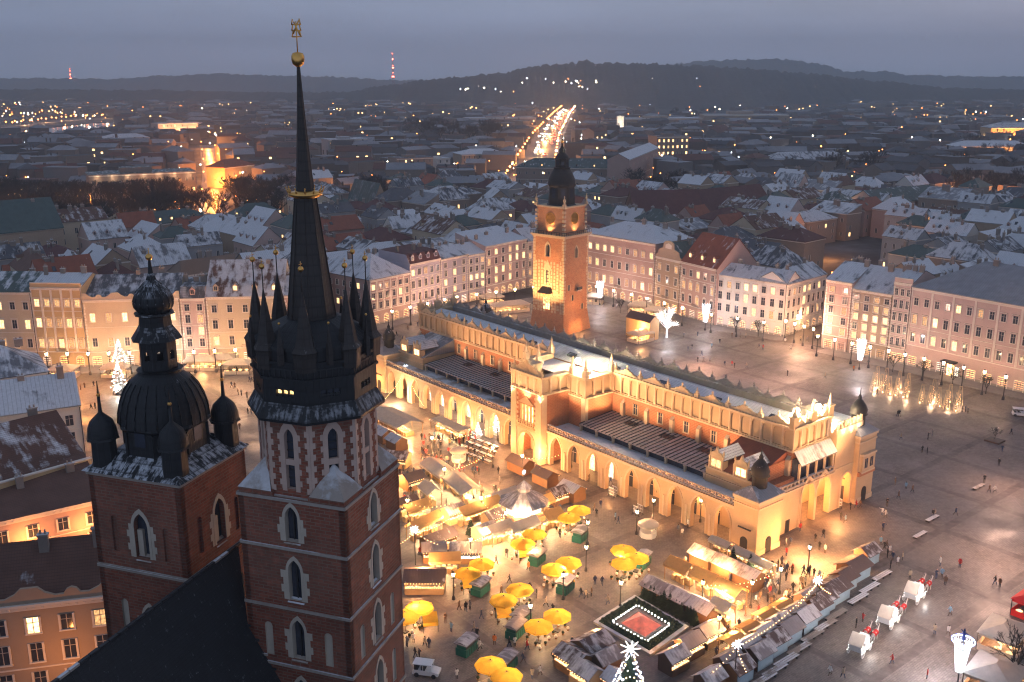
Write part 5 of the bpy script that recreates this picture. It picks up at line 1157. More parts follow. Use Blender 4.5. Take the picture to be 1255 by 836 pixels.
# --- ordinary houses: a dozen kinds, copied over the blocks behind the square
rnd = random.Random(11); PROTO = []
KINDS_ = [('gabled snowy roof','pitch','roof_snow','wall_tan'),('grey slate gabled roof','pitch','roof_slate','wall_grey'),('snowy hipped roof','hip','roof_snow','wall_rose'),('brown tiled roof under thin snow','pitch','roof_brown','wall_cream'),
 ('snowy lean-to roof','shed','roof_snow','wall_tan'),('dark slate hipped roof','hip','roof_slate','wall_umber'),('low green metal roof','hip','roof_green','wall_grey'),('steep snowy roof with dormers','mans','roof_snow','wall_pink'),
 ('dull red tiled roof','pitch','roof_red','wall_rose'),('grey sheet-metal roof','shed','steel_roof','wall_umber'),('snow-covered ridge roof','pitch','roof_snow','wall_white'),('maroon tiled roof','hip','roof_maroon','wall_umber')]
for ki,(desc,rt,rf,wl) in enumerate(KINDS_):
    L, D_w, H, rh = rnd.uniform(15,23), rnd.uniform(11,14), rnd.uniform(11.5,15.5), rnd.uniform(3.2,5.2)
    root = thing('town_house', 'house with '+desc, 'house', (0,-500,0), 0, 'houses of the old town')
    b = MB(); b.box(-L/2, L/2, -D_w/2, D_w/2, 0, H, 0); b.box(-L/2-.1, L/2+.1, -D_w/2-.2, D_w/2+.2, H-.4, H, 1); b.build('wall', [M[wl], M['trim']], root)
    r = MB(); zr = H+.02; x0,x1,y0,y1 = -L/2, L/2, -D_w/2, D_w/2
    if rt == 'pitch': r.gable(x0,x1,y0,y1,zr,rh,0,1,.4,.2)
    elif rt == 'hip': r.hip(x0,x1,y0,y1,zr,rh,0,.4,.2)
    elif rt == 'mans': r.gable(x0,x1,y0,y1,zr,rh+1.6,0,1,.4,.2)
    else:
        r.add([(x0-.2,y0-.4,zr),(x1+.2,y0-.4,zr),(x1+.2,y1,zr+rh*.9),(x0-.2,y1,zr+rh*.9)], [(0,1,2,3)], 0); r.add([(x0,y0,zr),(x0,y1,zr),(x0,y1,zr+rh*.9),(x1,y0,zr),(x1,y1,zr),(x1,y1,zr+rh*.9)], [(0,2,1),(3,4,5),(1,2,5,4)], 1)
    ro = r.build('roof', [M[rf], M[wl]], root)
    for i in range(rnd.choice((2,3,4))): chimney(ro, rnd.uniform(x0*.8,x1*.8), rnd.uniform(-1.5,2.5), H+rh*.55, rnd.uniform(2.2,3.4), rnd.uniform(.8,2.2), rnd.uniform(.6,.9))
    for i in range(rnd.choice((0,1,2)) if rt != 'mans' else 3): dormer(ro, x0+L*(i+.6)/3.2, y0+1.6, H+(rh+(1.6 if rt == 'mans' else 0))*1.6/(D_w/2)*(.5 if rt == 'shed' else 1)+.2, rf, wl, rnd.random() < .15, .9)
    if ki % 2 == 0:
        s_ = MB(); s_.box(-.6,.6,-.9,.9,0,.3,0); s_.box(-.45,.45,-.75,.75,.3,.33,1)
        if 'SKYL' not in globals(): SKYL = s_.mesh('skylight', [M['iron'], M['win_dark']])
        o = inst('skylight', SKYL, ro, (x0*.4, y0*.5, H+rh*.5), 0); o.rotation_euler = (math.atan2(rh, D_w/2), 0, 0)
    for f in range(3):
        for c in range(4):
            if rnd.random() < .8: far_window(root, x0+L*(c+.5)/4, y0, 2.2+f*(H-3)/3, 0, 'win_lit' if rnd.random() < .10 else 'win_dark')
            if rnd.random() < .45 and c < 3: far_window(root, x0 if c < 2 else x1, y0+D_w*(c % 2+.6)/2.2, 2.2+f*(H-3)/3, -math.pi/2 if c < 2 else math.pi/2, 'win_lit' if rnd.random() < .10 else 'win_dark')
    PROTO.append((root, desc, L, D_w))
STREETS = [(at(252,262), at(262,178)), (at(660,250), at(700,140)), (at(985,440), at(1062,300)), (at(985,405), at(1060,345))]
PARKS = [((-40,345,262,186)), ]
def in_park(p):
    u, v = px((p.x, p.y, 0)); return (-80 < u < 130 and 247 < v < 312) or (130 <= u < 350 and 246 < v < 286) or (420 < u < 470 and 246 < v < 268) or (760 < u < 836 and 236 < v < 252) or (1155 < u < 1300 and 240 < v < 262)
def blocked(p, m=13):
    for (P0,P1,dep,rz,L,H) in BLK:
        q = frame(P0, rz).inverted() @ p
        if -m < q.x < L+m and -m < q.y < dep+m: return True
    return any(segd(p, Vector((a.x,a.y,0)), Vector((b.x,b.y,0))) < 16 for a,b in STREETS)
cells = []
gx = 22.5; gy = 18.5
for i in range(-34, 46):
    for j in range(-14, 46):
        lx = i*gx+rnd.uniform(-4,4); ly = j*gy+rnd.uniform(-3,3)
        if i % 4 == 0 and j % 2: continue
        p = hall(lx, ly); p.z = 0
        if p.y < 190 or inside(SQ, p): continue
        u, v = px((p.x,p.y,14)); 
        if not (-70 < u < 1325) or p.y > 640: continue
        e = edge_dist(p)
        if e < 27 or blocked(p) or in_park(p): continue
        if p.x < -60 and p.y < 262: continue
        cells.append((p.y, p, i, j))
cells.sort(key=lambda c: c[0]); cells = cells[:298]; FARY = cells[-1][0]
def where(p):
    u, v = px((p.x,p.y,12)); 
    for lim,nm in ((120,'beyond the wavy-gabled houses'),(250,'behind the lower church tower'),(400,'behind the needle spire'),(520,'behind the corner palace'),(650,'left of the town hall tower'),(790,'behind the long rose palace'),(900,'behind the red tiled house'),(1010,'behind the white corner house'),(1120,'behind the tan house'),(2000,'behind the grand palace')):
        if u < lim: return nm
for y_, p, i, j in cells:
    root, desc, L, D_w = rnd.choice(PROTO); rz = HALL_R+rnd.choice((0,0,1,2,3,3))*math.pi/2+rnd.uniform(-.09,.09); s_ = rnd.uniform(.82,1.12)
    o = dup(root, (p.x,p.y,0), rz, None, 'houses of the old town', (s_, s_*rnd.uniform(.92,1.15), rnd.uniform(.78,1.2)))
    LABELS.append((o, desc+' '+where(p)))
for root,*_ in PROTO:
    for k in kids(root):
        for q in kids(k): bpy.data.objects.remove(q)
        KIDS.pop(k.name, None); bpy.data.objects.remove(k)
    KIDS.pop(root.name, None); bpy.data.objects.remove(root)
# --- the rest of the town, too far to tell house from house
b = MB(); rnd = random.Random(21); n_far = 0
Y = FARY-15
farlit = []
while Y < 3000:
    step = 20+Y*.012; x = -Y*.56
    while x < Y*.56:
        w_ = rnd.uniform(12,24)*(1+Y/2600); p = Vector((x+rnd.uniform(-3,3), Y+rnd.uniform(-6,6), 0)); x += w_*rnd.uniform(1.05,1.5)
        u, v = px(p)
        if blocked(p, 10) or in_park(p) or (600 < u < 1010 and 125 < v < 137) or (790 < u < 905 and v < 147) or (-50 < u < 150 and 144 < v < 170) or segd(p, at(642,236), at(709,122)) < 28+Y*.004 or segd(p, at(262,262), at(254,172)) < 19 or (rnd.random() < .12) or (Y > 1700 and rnd.random() < .35): continue
        d_, h, rh = rnd.uniform(10,15)*(1+Y/4000), rnd.uniform(7,15)*(1+Y/9000), rnd.uniform(2,4.5)
        b.M = frame(p, rnd.choice((HALL_R, HALL_R-math.pi/2, 0, .2))+rnd.uniform(-.15,.15)); wl = rnd.choice((4,5,6)); rf = rnd.choice((0,0,0,1,1,2,3))
        b.box(-w_/2, w_/2, -d_/2, d_/2, 0, h, wl, bottom=False)
        if rnd.random() < .3: b.box(-w_/2-.2, w_/2+.2, -d_/2-.2, d_/2+.2, h+.01, h+.8, wl, rf, bottom=False)
        elif rnd.random() < .6: b.gable(-w_/2, w_/2, -d_/2, d_/2, h+.01, rh, rf, wl, .3, .2)
        else: b.hip(-w_/2, w_/2, -d_/2, d_/2, h+.01, rh, rf, .3, .2)
        for q in range(rnd.choice((0,1,2))): b.bx(rnd.uniform(-w_*.3,w_*.3), 0, h+rh*.4, 1.2, .8, rh*.9, 4)
        if rnd.random() < .34:
            for c in range(rnd.choice((1,2,3,4))): a = rnd.uniform(-w_*.45, w_*.42); z = rnd.uniform(2, h-2.2); k = 1+Y/1600; b.quad((a,-d_/2-.03,z),(a+1.3*k,-d_/2-.03,z),(a+1.3*k,-d_/2-.03,z+1.1*k),(a,-d_/2-.03,z+1.1*k), mi=7)
        n_far += 1
    Y += step
b.M = Matrix.Identity(4)
FR = [plain('far snowy roof', (.30,.31,.34), .8, .5, .03), plain('far slate roof', (.10,.105,.12), .8, .5, .03), plain('far dark roof', (.05,.05,.055), .8, .3, .03), plain('far red roof', (.13,.055,.045), .8, .3, .03), plain('far umber wall', (.13,.11,.10), .9, .3, .02), plain('far tan wall', (.26,.21,.18), .9, .3, .02), plain('far grey wall', (.19,.18,.18), .9, .3, .02)]
tag(b.build('distant_town', FR+[M['win_lit']]), 'small snowy roofs of the far town running out to the hills', 'town', kind='stuff')

# --- the avenue with traffic, the orange street, the river with its lit road
def strip(name, label, pts, w, m, z):
    b = MB()
    for P_, Q_ in zip(pts[:-1], pts[1:]):
        d = (Q_-P_).normalized(); n = Vector((-d.y, d.x, 0))*w/2; b.quad(P_-n+Vector((0,0,z)), Q_-n+Vector((0,0,z)), Q_+n+Vector((0,0,z)), P_+n+Vector((0,0,z)))
    return tag(b.build(name, m), label, None, kind='structure')
asph = plain('wet asphalt', (.06,.06,.06), .45, .2, .05, .5)
AV = [at(648,226), at(668,172), at(688,143), at(707,122)]; strip('avenue', 'long straight avenue running out to the hills', AV, 44, asph, .03)
OS = [at(262,262), at(262,215), at(254,178)]; strip('street', 'narrow street glowing orange between houses', OS, 18, asph, .035)
RV = [at(-40,168), at(30,160), at(90,152), at(145,150)]; wat = NT('river water'); wat.bump(wat.noise(wat.coord('Object'), .2, 3), .15, .2); strip('river', 'grey bend of river catching the lamplight', [at(-60,176), at(20,167), at(85,159), at(150,151)], 100, wat.fin((.06,.07,.085), .12, .6), .02)
strip('river_road', 'curved lit road on the river bank', [at(-60,160), at(0,157), at(50,151), at(95,147), at(140,145)], 14, asph, .05)
SS = [at(984,422), at(1012,386), at(1045,338)]; strip('side_street', 'narrow side street leading off the square', SS, 15, plain('cobbled street', (.14,.12,.105), .6, .3, .8), .02)
md = plain('dark meadow', (.028,.035,.03), .95, .3, .02); g = MB(); g.quad(at(835,152)+Vector((0,0,.02)), at(985,150)+Vector((0,0,.02)), at(1000,127)+Vector((0,0,.02)), at(706,126)+Vector((0,0,.02))); tag(g.build('meadow', md), 'broad dark meadow beyond the museum', None, kind='structure')
rnd = random.Random(4)
def lerp_path(pts, f):
    seg = [(a,b,(b-a).length) for a,b in zip(pts[:-1],pts[1:])]; T = sum(s[2] for s in seg)*f
    for a,b,l in seg:
        if T <= l: return a+(b-a)*(T/l), (b-a).normalized()
        T -= l
    return pts[-1], (pts[-1]-pts[-2]).normalized()
LAMPM = {}
def far_lamp(p, r, m, h=8.0):
    k = (round(r,1), m)
    if k not in LAMPM:
        b = MB(); b.tube((0,0,0),(0,0,h-.2), .12*max(1,r), .08*max(1,r), 5); b.ball((0,0,h), r, 8, 1); b.tube((0,0,h-.5),(.0,0,h-.1), .3*r, .4*r, 6)
        LAMPM[k] = b.mesh('street_lamp', [M['iron'], M[m]])
    o = inst('street_lamp', LAMPM[k], None, p); o['category'] = 'street lamp'; return o
M['far_amber'] = emit('amber street lamp', (1.0,.27,.055), 10, 0, False); M['far_white'] = emit('pale street lamp', (1.0,.78,.55), 26, 0, False); M['far_red'] = emit('red mast lamp', (1.0,.12,.06), 18, 0, False); M['far_cold'] = emit('cold street lamp', (.8,.88,1.0), 16, 0, False)
for i in range(92):
    f = (i//2)/46; f = f**1.25; p, d = lerp_path(AV, f); n = Vector((-d.y,d.x,0)); s_ = 1 if i % 2 else -1
    o = far_lamp(p+n*s_*18, .6+p.y*.0004, 'far_amber' if i % 3 or s_ > 0 else 'far_white'); o['label'] = 'glowing lamp in the double row along the long avenue'; o['group'] = 'lamps along the avenue'
for i in range(16):
    p, d = lerp_path(AV, (i/16)**1.5); lamp(p+Vector((0,0,9)), 14000+p.y*9, (1,.42,.13), 1.0)
b = MB(); b.box(-2.1,2.1,-.85,.85,.35,.95,0); b.plate([(-1.2,.95),(1.4,.95),(.8,1.5),(-.7,1.5)], -.75, .75, 0); b.box(2.1,2.35,-.8,-.4,.45,.85,1); b.box(2.1,2.35,.4,.8,.45,.85,1); b.box(-2.3,-2.1,-.8,-.4,.5,.85,2); b.box(-2.3,-2.1,.4,.8,.5,.85,2)
for x in (-1.3,1.3): b.lathe([(.34,-.95),(.34,.95)], 8) if False else b.box(x-.32,x+.32,-.88,.88,0,.5,3)
CARF = b.mesh('car', [plain('dark car paint', (.05,.05,.06), .3), emit('head lamp', (1,.85,.65), 40, 0, False), emit('tail lamp', (1,.08,.04), 25, 0, False), M['iron']])
for i in range(110):
    f = rnd.random()**1.3; p, d = lerp_path(AV, f); n = Vector((-d.y,d.x,0)); s_ = rnd.choice((-1,1)); rz = math.atan2(d.y,d.x)+(math.pi if s_ > 0 else 0)
    o = inst('car', CARF, None, p+n*s_*rnd.uniform(2.5,13)+Vector((0,0,.03)), rz, 1.0+p.y*.0004); tag(o, 'car with lit headlamps coming down the long avenue' if s_ > 0 else 'car with red tail lamps driving away up the long avenue', 'car', 'oncoming cars on the avenue' if s_ > 0 else 'departing cars on the avenue')
for i in range(10):
    p, d = lerp_path(OS, i/10); n = Vector((-d.y,d.x,0)); s_ = 1 if i % 2 else -1
    o = far_lamp(p+n*s_*7, .55, 'far_amber'); o['label'] = 'amber lamp along the glowing orange street'; o['group'] = 'lamps of the orange street'; lamp(p+Vector((0,0,7)), 17000, (1,.30,.05), .8)
for i in range(26):
    p, d = lerp_path([at(-60,160), at(0,157), at(50,151), at(95,147), at(140,145)], i/26); n = Vector((-d.y,d.x,0))
    o = far_lamp(p+n*(9 if i % 2 else -9), 1.25, 'far_amber'); o['label'] = 'lamp along the curved river road'; o['group'] = 'lamps along the river road'
    if i % 5 == 0: lamp(p+Vector((0,0,9)), 14000, (1,.5,.2), 1)
for u in (18, 50, 80, 110): 
    p = at(u, 166-u*.03); o = far_lamp(p, 1.5, 'far_white'); o['label'] = 'pair of big lamps mirrored in the river bend'; o['group'] = 'lamps on the river bank'
for i in range(84):
    u = rnd.uniform(0,345) if i < 52 else rnd.uniform(425,470) if i < 56 else rnd.uniform(1150,1255); v = rnd.uniform(252,288) if i < 56 else rnd.uniform(246,264); p = at(u, v)
    if blocked(p, 2): continue
    o = far_lamp(p, rnd.uniform(.35,.6), rnd.choice(('far_amber','far_amber','far_white')), 6); o['label'] = 'lamp glimmering between bare trees of the '+('right-hand park' if u > 1100 else 'small park by the green-roofed church' if u > 400 else 'dark park belt'); o['group'] = o['label'].replace('lamp glimmering', 'lamps glimmering')
    if i % 7 == 0: lamp(p+Vector((0,0,5)), 4500, AMBER, .5)
for i in range(40):
    q, d = lerp_path([at(20,146), at(70,137), at(120,131), at(160,124), at(215,120)], i/40); n = Vector((-d.y,d.x,0)); o = far_lamp(q+n*rnd.uniform(-14,14), 1.5, 'far_amber'); o['label'] = 'amber lamp of the suburb across the river'; o['group'] = 'lamps of the suburb across the river'
for i in range(4):
    q, d = lerp_path(SS, .12+i*.22); n = Vector((-d.y,d.x,0)); o = far_lamp(q+n*5.0, .32, 'far_amber', 5.5); o['label'] = 'amber lamp in the narrow side street'; o['group'] = 'lamps of the side street'; lamp(q+n*3.6+Vector((0,0,5.2)), 1100, (1,.5,.22), .3)
for (u,v) in ((995,262),(1180,268),(1210,266),(1240,270),(1010,318),(150,240),(440,250)): lamp(at(u,v)+Vector((0,0,7)), 5000, AMBER, .6)
# thousands of lights beyond, nobody could count
b = MB(); b.M = Matrix.Identity(4)
for i in range(1150):
    v = 97+rnd.random()**1.5*130+8; u = rnd.uniform(-30,1285); p = at(u,v)
    if p.y > 6800: continue
    r = (.25+p.y*.00026)*rnd.uniform(.5,1.15); z = rnd.uniform(5,13)
    b.ball((p.x,p.y,z), r, 5, rnd.choices((0,1,2),(6,4,1))[0])
for (ua,va,ub,vb,n) in ((1050,100,1255,118,46),(370,118,425,122,24),(840,118,960,121,26),(990,118,1200,136,40),(60,128,210,140,60),(0,118,345,150,130),(380,110,700,150,50),(560,128,700,135,24),(170,105,430,117,30),(730,124,980,127,22),(1080,140,1255,158,50),(700,118,1255,200,170),(380,126,470,135,20),(0,130,50,146,16)):
    for i in range(n):
        p = at(rnd.uniform(ua,ub), rnd.uniform(va,vb)); 
        if p.y > 7000: continue
        b.ball((p.x,p.y,rnd.uniform(6,14)), (.3+p.y*.00036)*rnd.uniform(.6,1.2), 5, rnd.choices((0,1,2),(7,3,1))[0])
tag(b.build('distant_lights', [M['far_amber'], M['far_white'], M['far_cold']]), 'countless small lamps glittering over the far town', 'lights', kind='stuff')
# lights and fort on the hill, radio mast
fort = thing('hilltop_fort', 'white floodlit fort and mound on the crest of the long hill', 'fort', (-0+ (718-CU)/CF*3300*.966, 3290, 118), 0)
b = MB(); b.lathe([(34,-6),(24,4),(10,16),(2,19)], 16); b.build('mound', hillmat('mound grass', (.06,.06,.055), (.16,.15,.13)), fort)
b = MB(); b.box(-46,46,-30,-26,-14,3); b.box(-46,-42,-26,10,-14,3); b.build('fort_wall', M['wall_white'], fort)
for x in (-30,0,30): lamp((fort.location.x+x, 3290-46, 116), 160000, (1,.85,.7), 2)
b = MB(); rnd = random.Random(9)
for i in range(90):
    u = rnd.choice((rnd.uniform(690,745), rnd.uniform(560,700), rnd.uniform(560,1060))); D = rnd.uniform(2900,3150); x = (u-CU)/CF*D*.966; e = rnd.uniform(.3,.85)
    b.ball((x, D, 20+70*e*(1 if u > 640 and u < 900 else .55)), rnd.uniform(.6,1.5), 5, rnd.choice((0,1,1,2)))
tag(b.build('hillside_lights', [M['far_amber'], M['far_white'], M['far_cold']]), 'lamps scattered over the wooded hillside', 'lights', kind='stuff')
def mast(label, u, D, z0, z1, w):
    t_ = thing('radio_mast', label, 'radio mast', ((u-CU)/CF*D*.966, D, z0), 0); b = MB(); H = z1-z0
    for sx_,sy_ in ((-1,-1),(1,-1),(1,1),(-1,1)): b.tube((sx_*w,sy_*w,-40),(sx_*.5,sy_*.5,H), .7, .4, 4)
    for i in range(9):
        f = i/9; ww = w*(1-f)+.5*f; w2 = w*(1-(i+1)/9)+.5*(i+1)/9; b.tube((-ww,-ww,H*f),(w2,-w2,H*(i+1)/9), .45, n=4); b.tube((ww,-ww,H*f),(-w2,-w2,H*(i+1)/9), .45, n=4)
    b.build('lattice', plain('red mast paint', (.35,.06,.04), .6), t_)
    for f in (.35,.6,.8,1.0): c = MB(); c.ball((0,-w*.4,H*f), 2.0, 6); c.build('beacon', M['far_red'], t_)
    for f in (.2,.5,.8): c = MB(); c.box(-w*(1-f)-.8, w*(1-f)+.8, -w*(1-f)-.6, -w*(1-f)-.2, H*f, H*f+5); c.build('lamp_strip', M['far_red'], t_)
mast('tall radio mast with a ladder of red lamps on the skyline', 482, 4300, 60, 180, 5)
mast('short twin mast with dim red lamps far off on the left skyline', 87, 6000, 62, 135, 9)

# --- bare winter trees
def tree_meshes(seed, op=.55, spread=1.0, minr=.04, pts=None, zr_=(-.35,.7)):
    rnd = random.Random(seed); tb = MB(); tb.tube((0,0,0),(0,0,3.2), .26, .2, 6); cb = MB(); tips = []
    def grow(p, d, l, r, k):
        q = p+d*l; pts is not None and pts.extend((p.lerp(q,.33), p.lerp(q,.8))); cb.tube(p, q, r, r*.62, 4 if k < 2 else 3, 0, True, False)
        if k == 4: return
        for i in range(3 if k < 3 else 4):
            nd = (d+Vector((rnd.uniform(-1,1), rnd.uniform(-1,1), rnd.uniform(*zr_)))*.78*spread).normalized(); grow(p+d*l*rnd.uniform(.55,1.0), nd, l*rnd.uniform(.58,.8), max(minr, r*.6), k+1)
    for i in range(4): a = i*1.57+rnd.uniform(-.4,.4); grow(Vector((0,0,3.0)), Vector((math.cos(a)*op, math.sin(a)*op, 1)).normalized(), 3.0, .17, 0)
    bark = M['bark']; return tb.mesh('trunk', [bark]), cb.mesh('crown', [bark])
M['bark'] = plain('dark winter bark', (.035,.03,.028), .9, .3, 1.0)
TREES = [tree_meshes(s) for s in (1,2,3,4)]
def tree(p, s, label, group=None, k=None):
    t_ = thing('bare_tree', label, 'tree', p, random.uniform(0,6.28), group); a, b_ = TREES[random.randrange(4) if k is None else k]
    inst('trunk', a, t_, scale=s); inst('crown', b_, t_, scale=s); return t_
rnd = random.Random(33); spots = []
for i in range(80): spots.append((rnd.uniform(-15,130), rnd.uniform(250,309)))
for i in range(92): spots.append((rnd.uniform(130,352), rnd.uniform(250,284)))
for i in range(10): spots.append((rnd.uniform(425,472), rnd.uniform(246,264)))
for i in range(12): spots.append((rnd.uniform(770,836), rnd.uniform(242,258)))
for i in range(16): spots.append((rnd.uniform(1160,1260), rnd.uniform(243,262)))
for i in range(12): spots.append((rnd.uniform(985,1075), rnd.uniform(205,222)))
for i in range(26): spots.append((rnd.uniform(500,620), rnd.uniform(165,180)))
for i in range(18): spots.append((rnd.uniform(1130,1260), rnd.uniform(195,240)))
for (u,v) in spots:
    p = at(u,v)
    if blocked(p, 1): continue
    w_ = 'in the dark park belt' if u < 360 else 'beside the green-roofed church' if u < 480 else 'before the long pale institute' if u < 640 else 'behind the monastery church' if u < 840 else 'above the maroon roofs' if u < 1080 else 'beside the church transept' if v > 243 else 'around the orange palace'
    LABELS.append((tree(p, rnd.uniform(1.25,1.75)*(1.25 if v > 200 else 1.7), None, 'bare trees '+w_), 'bare dark tree '+w_))
b = MB(); rnd = random.Random(8)       # far-off woods read as one dark mass
for i in range(900):
    u = rnd.uniform(-40,1290); v = rnd.choice((rnd.uniform(112,122), rnd.uniform(120,138), rnd.uniform(140,150) if u > 700 else rnd.uniform(112,118))); p = at(u,v)
    if p.y > 3100 or segd(p, AV[0], AV[-1]) < 30 or blocked(p, 6) or (-50 < u < 150 and 143 < v < 170): continue
    s_ = rnd.uniform(5,10); b.lathe([(s_*.5,0),(s_*1.0,s_*.4),(s_*.8,s_*.9),(s_*.1,s_*1.3)], 6, p.x, p.y, 0, rnd.random(), True, False, rnd.uniform(.7,1.3))
tag(b.build('far_woods', plain('far dark woods', (.018,.022,.022), .95, .4, .05)), 'dark far-off woods and gardens under the hills', 'woods', kind='stuff')
# ================================================================== the Christmas market and the life on the square
def fabric(name, col, trans=.55, snow=None):
    t = NT(name); a = t.noise(t.coord('Object'), 1.2, 4); c = t.mix(a, mul(col,.75), mul(col,1.1))
    d = t.n('ShaderNodeBsdfDiffuse'); tr = t.n('ShaderNodeBsdfTranslucent'); m = t.n('ShaderNodeMixShader'); m.inputs[0].default_value = trans
    t.l(c, d.inputs[0]); t.l(c, tr.inputs[0]); t.l(d.outputs[0], m.inputs[1]); t.l(tr.outputs[0], m.inputs[2]); t.l(m.outputs[0], t.out.inputs['Surface']); return t.m
M['fab_yellow'] = fabric('yellow parasol cloth', (.80,.45,.06), .42); M['fab_white'] = fabric('white tent cloth', (.72,.66,.58), .5); M['fab_ochre'] = fabric('ochre awning cloth', (.72,.47,.2), .45)
M['fab_red'] = plain('red horse blanket', (.5,.02,.02), .8, .1); M['wood'] = plain('warm brown boards', (.26,.13,.06), .8, .25, .8); M['wood_dark'] = plain('dark brown boards', (.10,.06,.04), .85, .25, .8); M['wood_pale'] = plain('pale pine boards', (.45,.29,.15), .8, .2, .8)
M['panel_blue'] = plain('pale blue painted panel', (.32,.44,.5), .7, .2, 1.0); M['green_box'] = plain('bottle green paint', (.015,.11,.085), .5, .2, 1.0); M['white_paint'] = plain('white paint', (.75,.74,.72), .4, .08, 1.0)
M['roof_stall'] = roofing('stall felt roof', (.13,.085,.075), .5, .34, .25, .85, tint=.5, snowcol=(.5,.47,.47), sscale=.5); M['roof_frost'] = roofing('frosted stall roof', (.26,.23,.23), .5, .43, .3, .85, tint=.3, snowcol=(.55,.52,.52), sscale=.5)
M['fir'] = plain('fir needles', (.018,.04,.022), .9, .4, 1.5); M['goods'] = emit('goods with painted glow', (1.0,.55,.22), 2.6, .8, False, 4.0); M['goods_white'] = emit('counter with painted glow', (1.0,.82,.62), 5.0, .5, False, 3.0)  # goods and counters glow of themselves, standing in for lamplight
BUSY = []
def busy(p, r): BUSY.append((p.x, p.y, r))
def free(p, m=.3): return all((p.x-x)**2+(p.y-y)**2 > (r+m)**2 for x,y,r in BUSY)
def parts(root, lst):
    for nm, mb, mats in lst: mb.build(nm, mats, root)
    return root
PR = {}
def proto(key, fn):
    if key not in PR: PR[key] = fn()
    return PR[key]
def place(key, fn, p, rz, label, group=None, scale=None, r=1.6, uniq=True):
    if key not in PR:
        o = PR[key] = fn(); o.location = p; o.rotation_euler = (0,0,rz)
        if scale: o.scale = (scale,)*3 if isinstance(scale,(int,float)) else scale
        if group: o['group'] = group
    else: o = dup(PR[key], p, rz, None, group, scale)
    if uniq: LABELS.append((o, label))
    else: o['label'] = label
    busy(Vector(p), r); return o
def stall(w, d, roofm, wallm, back='wood', lit='goods', h=2.3, open_=(-1,)):  # lit: goods material whose own glow stands in for lamplight
    def f():
        t_ = thing('market_stall', 'wooden market stall', 'market stall'); b = MB()
        b.box(-w/2, w/2, d/2-.1, d/2, 0, h, 1); b.box(-w/2, -w/2+.1, -d/2, d/2, 0, h, 0); b.box(w/2-.1, w/2, -d/2, d/2, 0, h, 0)
        for x in (-w/2, w/2-.12): b.box(x, x+.12, -d/2-.01, -d/2+.11, 0, h, 0)
        if -1 not in open_: b.box(-w/2,w/2,-d/2,-d/2+.1,0,h,0)
        c = MB(); c.box(-w/2+.1, w/2-.1, -d/2-.25, -d/2+.45, 0, .95, 0, 0); c.box(-w/2, w/2, -d/2-.3, -d/2+.5, .95, 1.02, 0)
        g = MB(); rnd = random.Random(int(w*100))
        for i in range(int(w/.32)): x = -w/2+.25+i*.32; g.bx(x, -d/2+.05, 1.02, .22, .3, rnd.uniform(.1,.35), 0)
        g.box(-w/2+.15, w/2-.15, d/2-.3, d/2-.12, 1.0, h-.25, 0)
        r = MB(); r.gable(-w/2, w/2, -d/2, d/2, h, .85, 0, 1, .45, .1)
        l = MB(); l.box(-w/2, w/2, -d/2-.42, -d/2-.36, h-.22, h-.14, 0)
        for i in range(int(w/.45)): l.ball((-w/2+.15+i*.45, -d/2-.45, h-.28), .05, 5, 1)
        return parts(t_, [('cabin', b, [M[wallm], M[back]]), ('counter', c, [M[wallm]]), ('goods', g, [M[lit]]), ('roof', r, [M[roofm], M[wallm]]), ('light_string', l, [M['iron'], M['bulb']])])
    return f
def canopy(w, d, mat, h=2.8, rise=.9, lit=True, flat=False):
    def f():
        t_ = thing('market_canopy', 'lit canopy', 'canopy'); r = MB()
        if flat: r.box(-w/2, w/2, -d/2, d/2, h, h+.12)
        else:
            r.gable(-w/2, w/2, -d/2, d/2, h, rise, 0, None, .25, .05)
        v = MB(); v.box(-w/2, w/2, -d/2-.27, -d/2-.24, h-.5, h-.02); v.box(-w/2, w/2, d/2+.24, d/2+.27, h-.5, h-.02)
        k = max(1, int(w/3.5))
        for i in range(k+1):
            for y in (-d/2+.05, d/2-.05): p_ = MB(); p_.bx(-w/2+.1+(w-.2)*i/k, y, 0, .1, .1, h); p_.build('post', [M['wood']], t_)
        g = MB(); rnd = random.Random(int(w*77))
        for i in range(int(w/.9)): g.bx(-w/2+.5+i*.9, rnd.uniform(-.3,.3), 0, .7, d*.35, rnd.uniform(.8,1.1), 0); g.bx(-w/2+.5+i*.9, rnd.uniform(-.3,.3), 1.12, .5, .3, .2, 1)
        return parts(t_, [('roof', r, [M[mat]]), ('valance', v, [M[mat]]), ('counter', g, [M['wood_pale'], M['goods']])])
    return f
HR = HALL_R; HQ = HALL_R+math.pi/2
mk = lambda u, v, z=0: (lambda q: Vector((q.x, q.y, .03)))(at(u, v, z))
# two rows of stalls and the lit passage between them, beside the sunken fountain
DR = stall(4.1, 3.0, 'roof_frost', 'wood_dark'); 
for i,(u,v) in enumerate(((864,674),(891,685),(918,698))): place('dr', DR, mk(u,v,2.8), HQ+math.pi if False else HQ, 'dark frosted stall in the row toward the cloth hall corner', 'stalls of the double row', r=2.2)
for i,(u,v) in enumerate(((806,713),(833,725),(862,738))): place('dr', DR, mk(u,v,2.8), HQ, 'dark frosted stall with fir hedge at its back beside the fountain', 'stalls of the double row', r=2.2)
CP = canopy(4.4, 3.0, 'fab_ochre')
for (u,v) in ((835,690),(866,703),(895,718)): lamp(mk(u,v,3.2)+Vector((0,0,2.2)), 260, (1,.6,.28), .2); place('cp', CP, mk(u,v,3.2), HQ, 'glowing ochre canopy between the two dark stall rows', 'canopies of the double row', r=2.0)
place('cpw', canopy(3.2, 2.6, 'fab_white'), mk(886,742,2.8), HQ, 'bright white canopy closing the end of the fir-hedged row', r=1.7)
